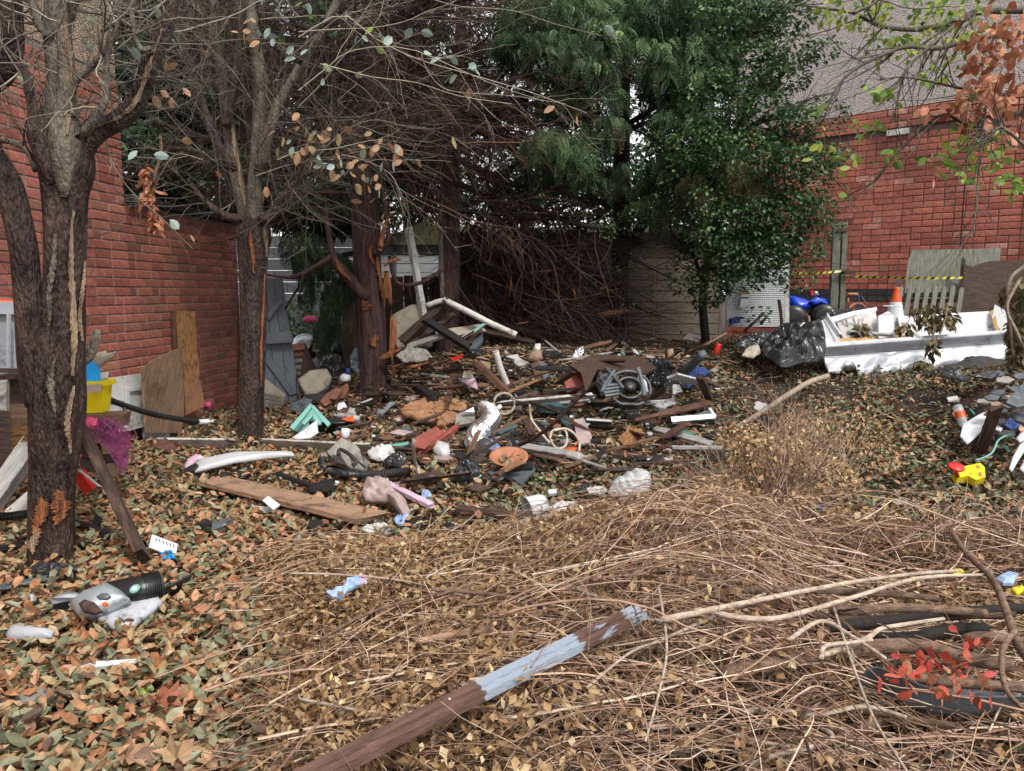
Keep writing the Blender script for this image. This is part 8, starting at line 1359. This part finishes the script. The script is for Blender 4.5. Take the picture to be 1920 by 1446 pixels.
# painted plank
pp_ = thing('painted_plank', 'long brown wooden moulding with flaking pale blue paint lying over the brushwood', 'plank', G(880, 1290))
def lifted(a, b, lf): g = G(a, b); v = g-EYE; return EYE + v*((EYE[2]-lf-g[2])/(EYE[2]-g[2]))
A0, B0 = lifted(560, 1462, .30), lifted(1200, 1146, .36); L_ = np.linalg.norm(B0-A0); x_ = (B0-A0)/L_; h_ = np.cross([0, 0, 1.], x_); h_ /= np.linalg.norm(h_); n_ = np.cross(x_, h_); R = np.stack([x_, h_, n_], 1)
def flaked(name):
    m = MT['wood_brown2'].copy(); m.name = name; n = m.node_tree; N = n.nodes; L = n.links; b = N['Principled BSDF']; src = b.inputs['Base Color'].links[0].from_socket
    tc = N.new('ShaderNodeTexCoord'); sx = N.new('ShaderNodeSeparateXYZ'); L.new(tc.outputs['Object'], sx.inputs[0]); mp = N.new('ShaderNodeMapping'); mp.inputs['Scale'].default_value = (7, 30, 30); L.new(tc.outputs['Object'], mp.inputs[0])
    no = N.new('ShaderNodeTexNoise'); no.inputs['Scale'].default_value = 1.6; no.inputs['Detail'].default_value = 8; no.inputs['Roughness'].default_value = .7; L.new(mp.outputs[0], no.inputs[0])
    r = N.new('ShaderNodeValToRGB'); cr = r.color_ramp; pts = [(0, 0), (.42, .02), (.455, .62), (.60, .66), (.74, .54), (.77, .30), (.86, .40), (.92, .28), (.95, .44), (1, .44)]
    while len(cr.elements) < len(pts): cr.elements.new(.5)
    for e, (p, v) in zip(cr.elements, pts): e.position = p; e.color = (v, v, v, 1)
    dv = N.new('ShaderNodeMath'); dv.operation = 'DIVIDE'; dv.inputs[1].default_value = float(L_); L.new(sx.outputs[0], dv.inputs[0]); L.new(dv.outputs[0], r.inputs[0])
    ad = N.new('ShaderNodeMath'); ad.operation = 'ADD'; L.new(r.outputs[0], ad.inputs[0]); L.new(no.outputs[0], ad.inputs[1]); mr = N.new('ShaderNodeMapRange'); mr.inputs[1].default_value = .90; mr.inputs[2].default_value = .93; L.new(ad.outputs[0], mr.inputs[0])
    mm = N.new('ShaderNodeMix'); mm.data_type = 'RGBA'; mm.inputs[7].default_value = (.29, .345, .42, 1); L.new(mr.outputs[0], mm.inputs[0]); L.new(src, mm.inputs[6]); L.new(mm.outputs[2], b.inputs['Base Color']); MT[name] = m
flaked('flaked_paint')
def strip(name, s0, s1, y0, y1, z0, z1, m, K=60):
    r_ = np.random.default_rng(3); V = []
    for i in range(K):
        s = (s0 + (s1-s0)*i/(K-1))*L_; j = r_.normal(0, .0008); zz = .006*math.sin(s*2.1)
        V += [(s, y0+j, z1+zz), (s, y1+j, z1+zz), (s, y1, z0+zz), (s, y0, z0+zz)]
    F = [[i*4+q, i*4+(q+1) % 4, (i+1)*4+(q+1) % 4, (i+1)*4+q] for i in range(K-1) for q in range(4)] + [[0, 3, 2, 1], [K*4-4, K*4-3, K*4-2, K*4-1]]
    return mk(name, V, [f[::-1] for f in F], MT[m], parent=pp_, loc=A0, R=R)
strip('timber', 0, 1, -.029, .029, -.020, 0, 'flaked_paint'); strip('moulded_ridge', 0, 1, -.003, .026, .0, .008, 'flaked_paint'); strip('moulded_lip', 0, .995, -.029, -.024, .0, .005, 'flaked_paint')
V, F = bbox((0, 0, 0), (.05, .05, .035), .004); mk('nail', V*.1 + np.array([L_*.36, 0, .016]), F, MT['white_clean'], parent=pp_, loc=A0, R=R)
# curved grey edging with red leaves
ce = thing('curved_edging', 'curved dark grey plastic edging holding red leaves at lower right', 'edging', G(1750, 1330))
Q = smooth_path(np.array([lifted(x, y, l) for x, y, l in ((1615, 1290, .22), (1640, 1277, .24), (1690, 1300, .23), (1760, 1325, .2), (1840, 1332, .19), (1925, 1322, .19))]), 50); V = []; 
for i, p in enumerate(Q): w_ = .045*math.sin(math.pi*(.12+.8*i/49))**.5; V += [p + np.array([0, 0, w_]), p + np.array([0, .008, w_]), p + np.array([0, .035, -w_*.7]), p + np.array([0, .027, -w_*.7])]
solid('wall', V, [[i*4+q, i*4+(q+1) % 4, (i+1)*4+(q+1) % 4, (i+1)*4+q] for i in range(49) for q in range(4)] + [[0, 1, 2, 3], [199, 198, 197, 196]], 'slate', ce)
sheet('floor', None, None, [(1640, 1290), (1700, 1282), (1800, 1285), (1915, 1290), (1915, 1322), (1830, 1330), (1750, 1324), (1690, 1302)], 'slate', parent=ce, tilt=8, lift=.16, th=.01)
rl_ = thing('red_leaf_spray', 'spray of coral red dying leaves above the curved grey edging', 'leaf spray', G(1760, 1290)); rod('stem', None, None, [(1650, 1250), (1720, 1240), (1800, 1245), (1880, 1250)], .004, 'branch_brown', lift=.2, parent=rl_)
for (x, y) in [(1662, 1250), (1652, 1262), (1668, 1268), (1700, 1232), (1712, 1245), (1728, 1215), (1738, 1228), (1745, 1205), (1752, 1220), (1765, 1222), (1780, 1235), (1740, 1240), (1770, 1250), (1790, 1262), (1812, 1222), (1840, 1200), (1848, 1212), (1815, 1232), (1832, 1260), (1850, 1262), (1862, 1240), (1805, 1275), (1818, 1290), (1810, 1300), (1855, 1285), (1862, 1300), (1790, 1285), (1780, 1300), (1770, 1290), (1755, 1262), (1735, 1260), (1720, 1262), (1742, 1285), (1760, 1305), (1708, 1280), (1725, 1295), (1800, 1190), (1815, 1195), (1700, 1240), (1830, 1310), (1722, 1228), (1758, 1238)]:
    [hang_leaf(LF_RED if rg.random() < .6 else LF_RUST, lifted(x + rg.normal(0, 7), y + rg.normal(0, 6), .29 + .06*rg.random()), rg.uniform(.022, .046), rl_, rg, 1.5) for _ in range(2)]
# upright dry shrub behind the brushwood
sh = thing('dry_shrub', 'upright fan-shaped bare dry shrub behind the brushwood right of centre', 'shrub', G(1425, 985)); base = G(1425, 985); PR, RR_ = [], []
for (x, y, r) in ((1440, 830, .006), (1455, 800, .006), (1485, 830, .006), (1520, 850, .006), (1400, 880, .005), (1370, 910, .005), (1545, 880, .006), (1600, 905, .005), (1380, 850, .005), (1500, 800, .005), (1430, 860, .005), (1350, 930, .005), (1560, 840, .005), (1470, 790, .004), (1340, 890, .004), (1330, 950, .004), (1590, 860, .004)):
    e = D(x, y, base[1] + rg.uniform(-.1, .5)); m_ = (base+e)/2 + np.array([rg.normal(0, .04), rg.normal(0, .04), .03]); q = smooth_path([base + np.array([rg.normal(0, .03), rg.normal(0, .03), 0]), m_, e], 12); PR.append(q); RR_.append(np.linspace(r*1.6, r*.4, 12))
PR = np.stack(PR); RR_ = np.stack(RR_)
for k in range(len(PR)): V, F = tube_batch(PR[k:k+1], RR_[k:k+1], 7); solid('stem', V, F, 'branch_pale' if k % 3 else 'branch_brown', sh, True)
A_, AR = sprout(PR, RR_, 560, (.12, .4), rg, 7, .8, .7, .15, .25, .5, .0014); B_, BR = sprout(A_, AR, 800, (.06, .22), rg, 5, .8, .7, .1, .25, .6, .001)
twigmesh('twigs', [(A_, AR), (B_, BR)], MT['twig'], sh, rg, 3, (.62, .2))
crown('dry_leaves', sh, [(1440, 850, base[1]+.2, 80, 80, 44, 900), (1510, 890, base[1]+.2, 100, 80, 44, 900), (1360, 930, base[1], 70, 70, 38, 900), (1560, 800, base[1]+1, 110, 120, 28, 700), (1400, 820, base[1]+.4, 60, 60, 30, 450), (1620, 850, base[1]+.6, 80, 90, 25, 300), (1300, 960, base[1], 70, 60, 25, 500)], MT['dry_leaf'], rg, (.022, .044), OV, (-.6, 1.2), bias=.52)
# leafy tan brush fringe behind (heads of cut shoots)
fz = []
for k in range(70): fz.append((rg.uniform(600, 1330), rg.uniform(985, 1060), 0, 26, 60, 14, 36))
for k in range(30): fz.append((rg.uniform(1040, 1380), rg.uniform(930, 1010), 0, 26, 60, 14, 34))
fz = [(a, b, G(a, b)[1]-.05, c, d, e, f) for a, b, _, c, d, e, f in fz]
crown('cut_shoot_heads', None, fz, MT['dry_leaf'], rg, (.022, .044), OV, (-.5, 1.3), bias=.6); o = bpy.data.objects['cut_shoot_heads']; tag(o, 'tan papery leaf heads of cut shoots along the back edge of the brushwood', 'dry foliage', kind='stuff')
# big maple leaves at the bottom
def maple(px, py, size, label, yaw, m='rust_leaf'):
    pts = []
    for a_, r in ((0, 1), (14, .62), (24, .66), (40, .95), (50, .60), (62, .52), (80, .78), (92, .4), (112, .3), (150, .16), (180, .10)): pts.append((a_, r))
    full = pts + [(-a_, r) for a_, r in pts[-2:0:-1]]; V = [(0, 0, .03)] + [(r*math.cos(math.radians(a_)), r*math.sin(math.radians(a_)), .12*math.sin(a_*.2) + (.10 if i % 2 else -.02)) for i, (a_, r) in enumerate(full)]
    n = len(full); F = [[0, 1+i, 1+(i+1) % n] for i in range(n)]; V = np.array(V)*size; V = V @ np.array(Matrix.Rotation(yaw, 3, 'Z') @ Matrix.Rotation(.25, 3, 'X')).T
    c = at((px, py), .075); o = mk('maple_leaf', V + c, F, MT[m], loc=c); tag(o, label, 'leaf')
maple(235, 1425, .085, 'large pinkish-tan maple leaf at the bottom edge, left one of the pair', 1.2, 'orange_leaf'); maple(330, 1425, .10, 'large tan maple leaf at the bottom edge, right one of the pair', 1.5, 'orange_leaf'); maple(300, 1312, .085, 'curled brown maple leaf above the bottom pair', .5, 'rust_leaf'); maple(1040, 1120, .05, 'red-brown maple leaf lying on the brushwood centre', 2., 'rust_leaf'); maple(1640, 1415, .09, 'broad grey-green lobed leaf at the bottom right', .9, 'pale_leaf'); maple(1600, 1425, .07, 'olive lobed leaf left of the broad grey-green one', 2.4, 'pale_leaf')
gs = thing('green_sprig', 'fresh pale green sprig on the brown leaves at lower left', 'sprig', G(512, 1250))
for k in range(9): hang_leaf(LF_PALE, at((512+rg.normal(0, 10), 1245+rg.normal(0, 6)), .09), .035, gs, rg)
ys = thing('yellow_sprig', 'tiny yellow-green leaf tuft near the curled maple leaf', 'sprig', G(275, 1295))
for k in range(9): hang_leaf(LF_LIME, at((275+rg.normal(0, 6), 1292+rg.normal(0, 4)), .07), .02, ys, rg)
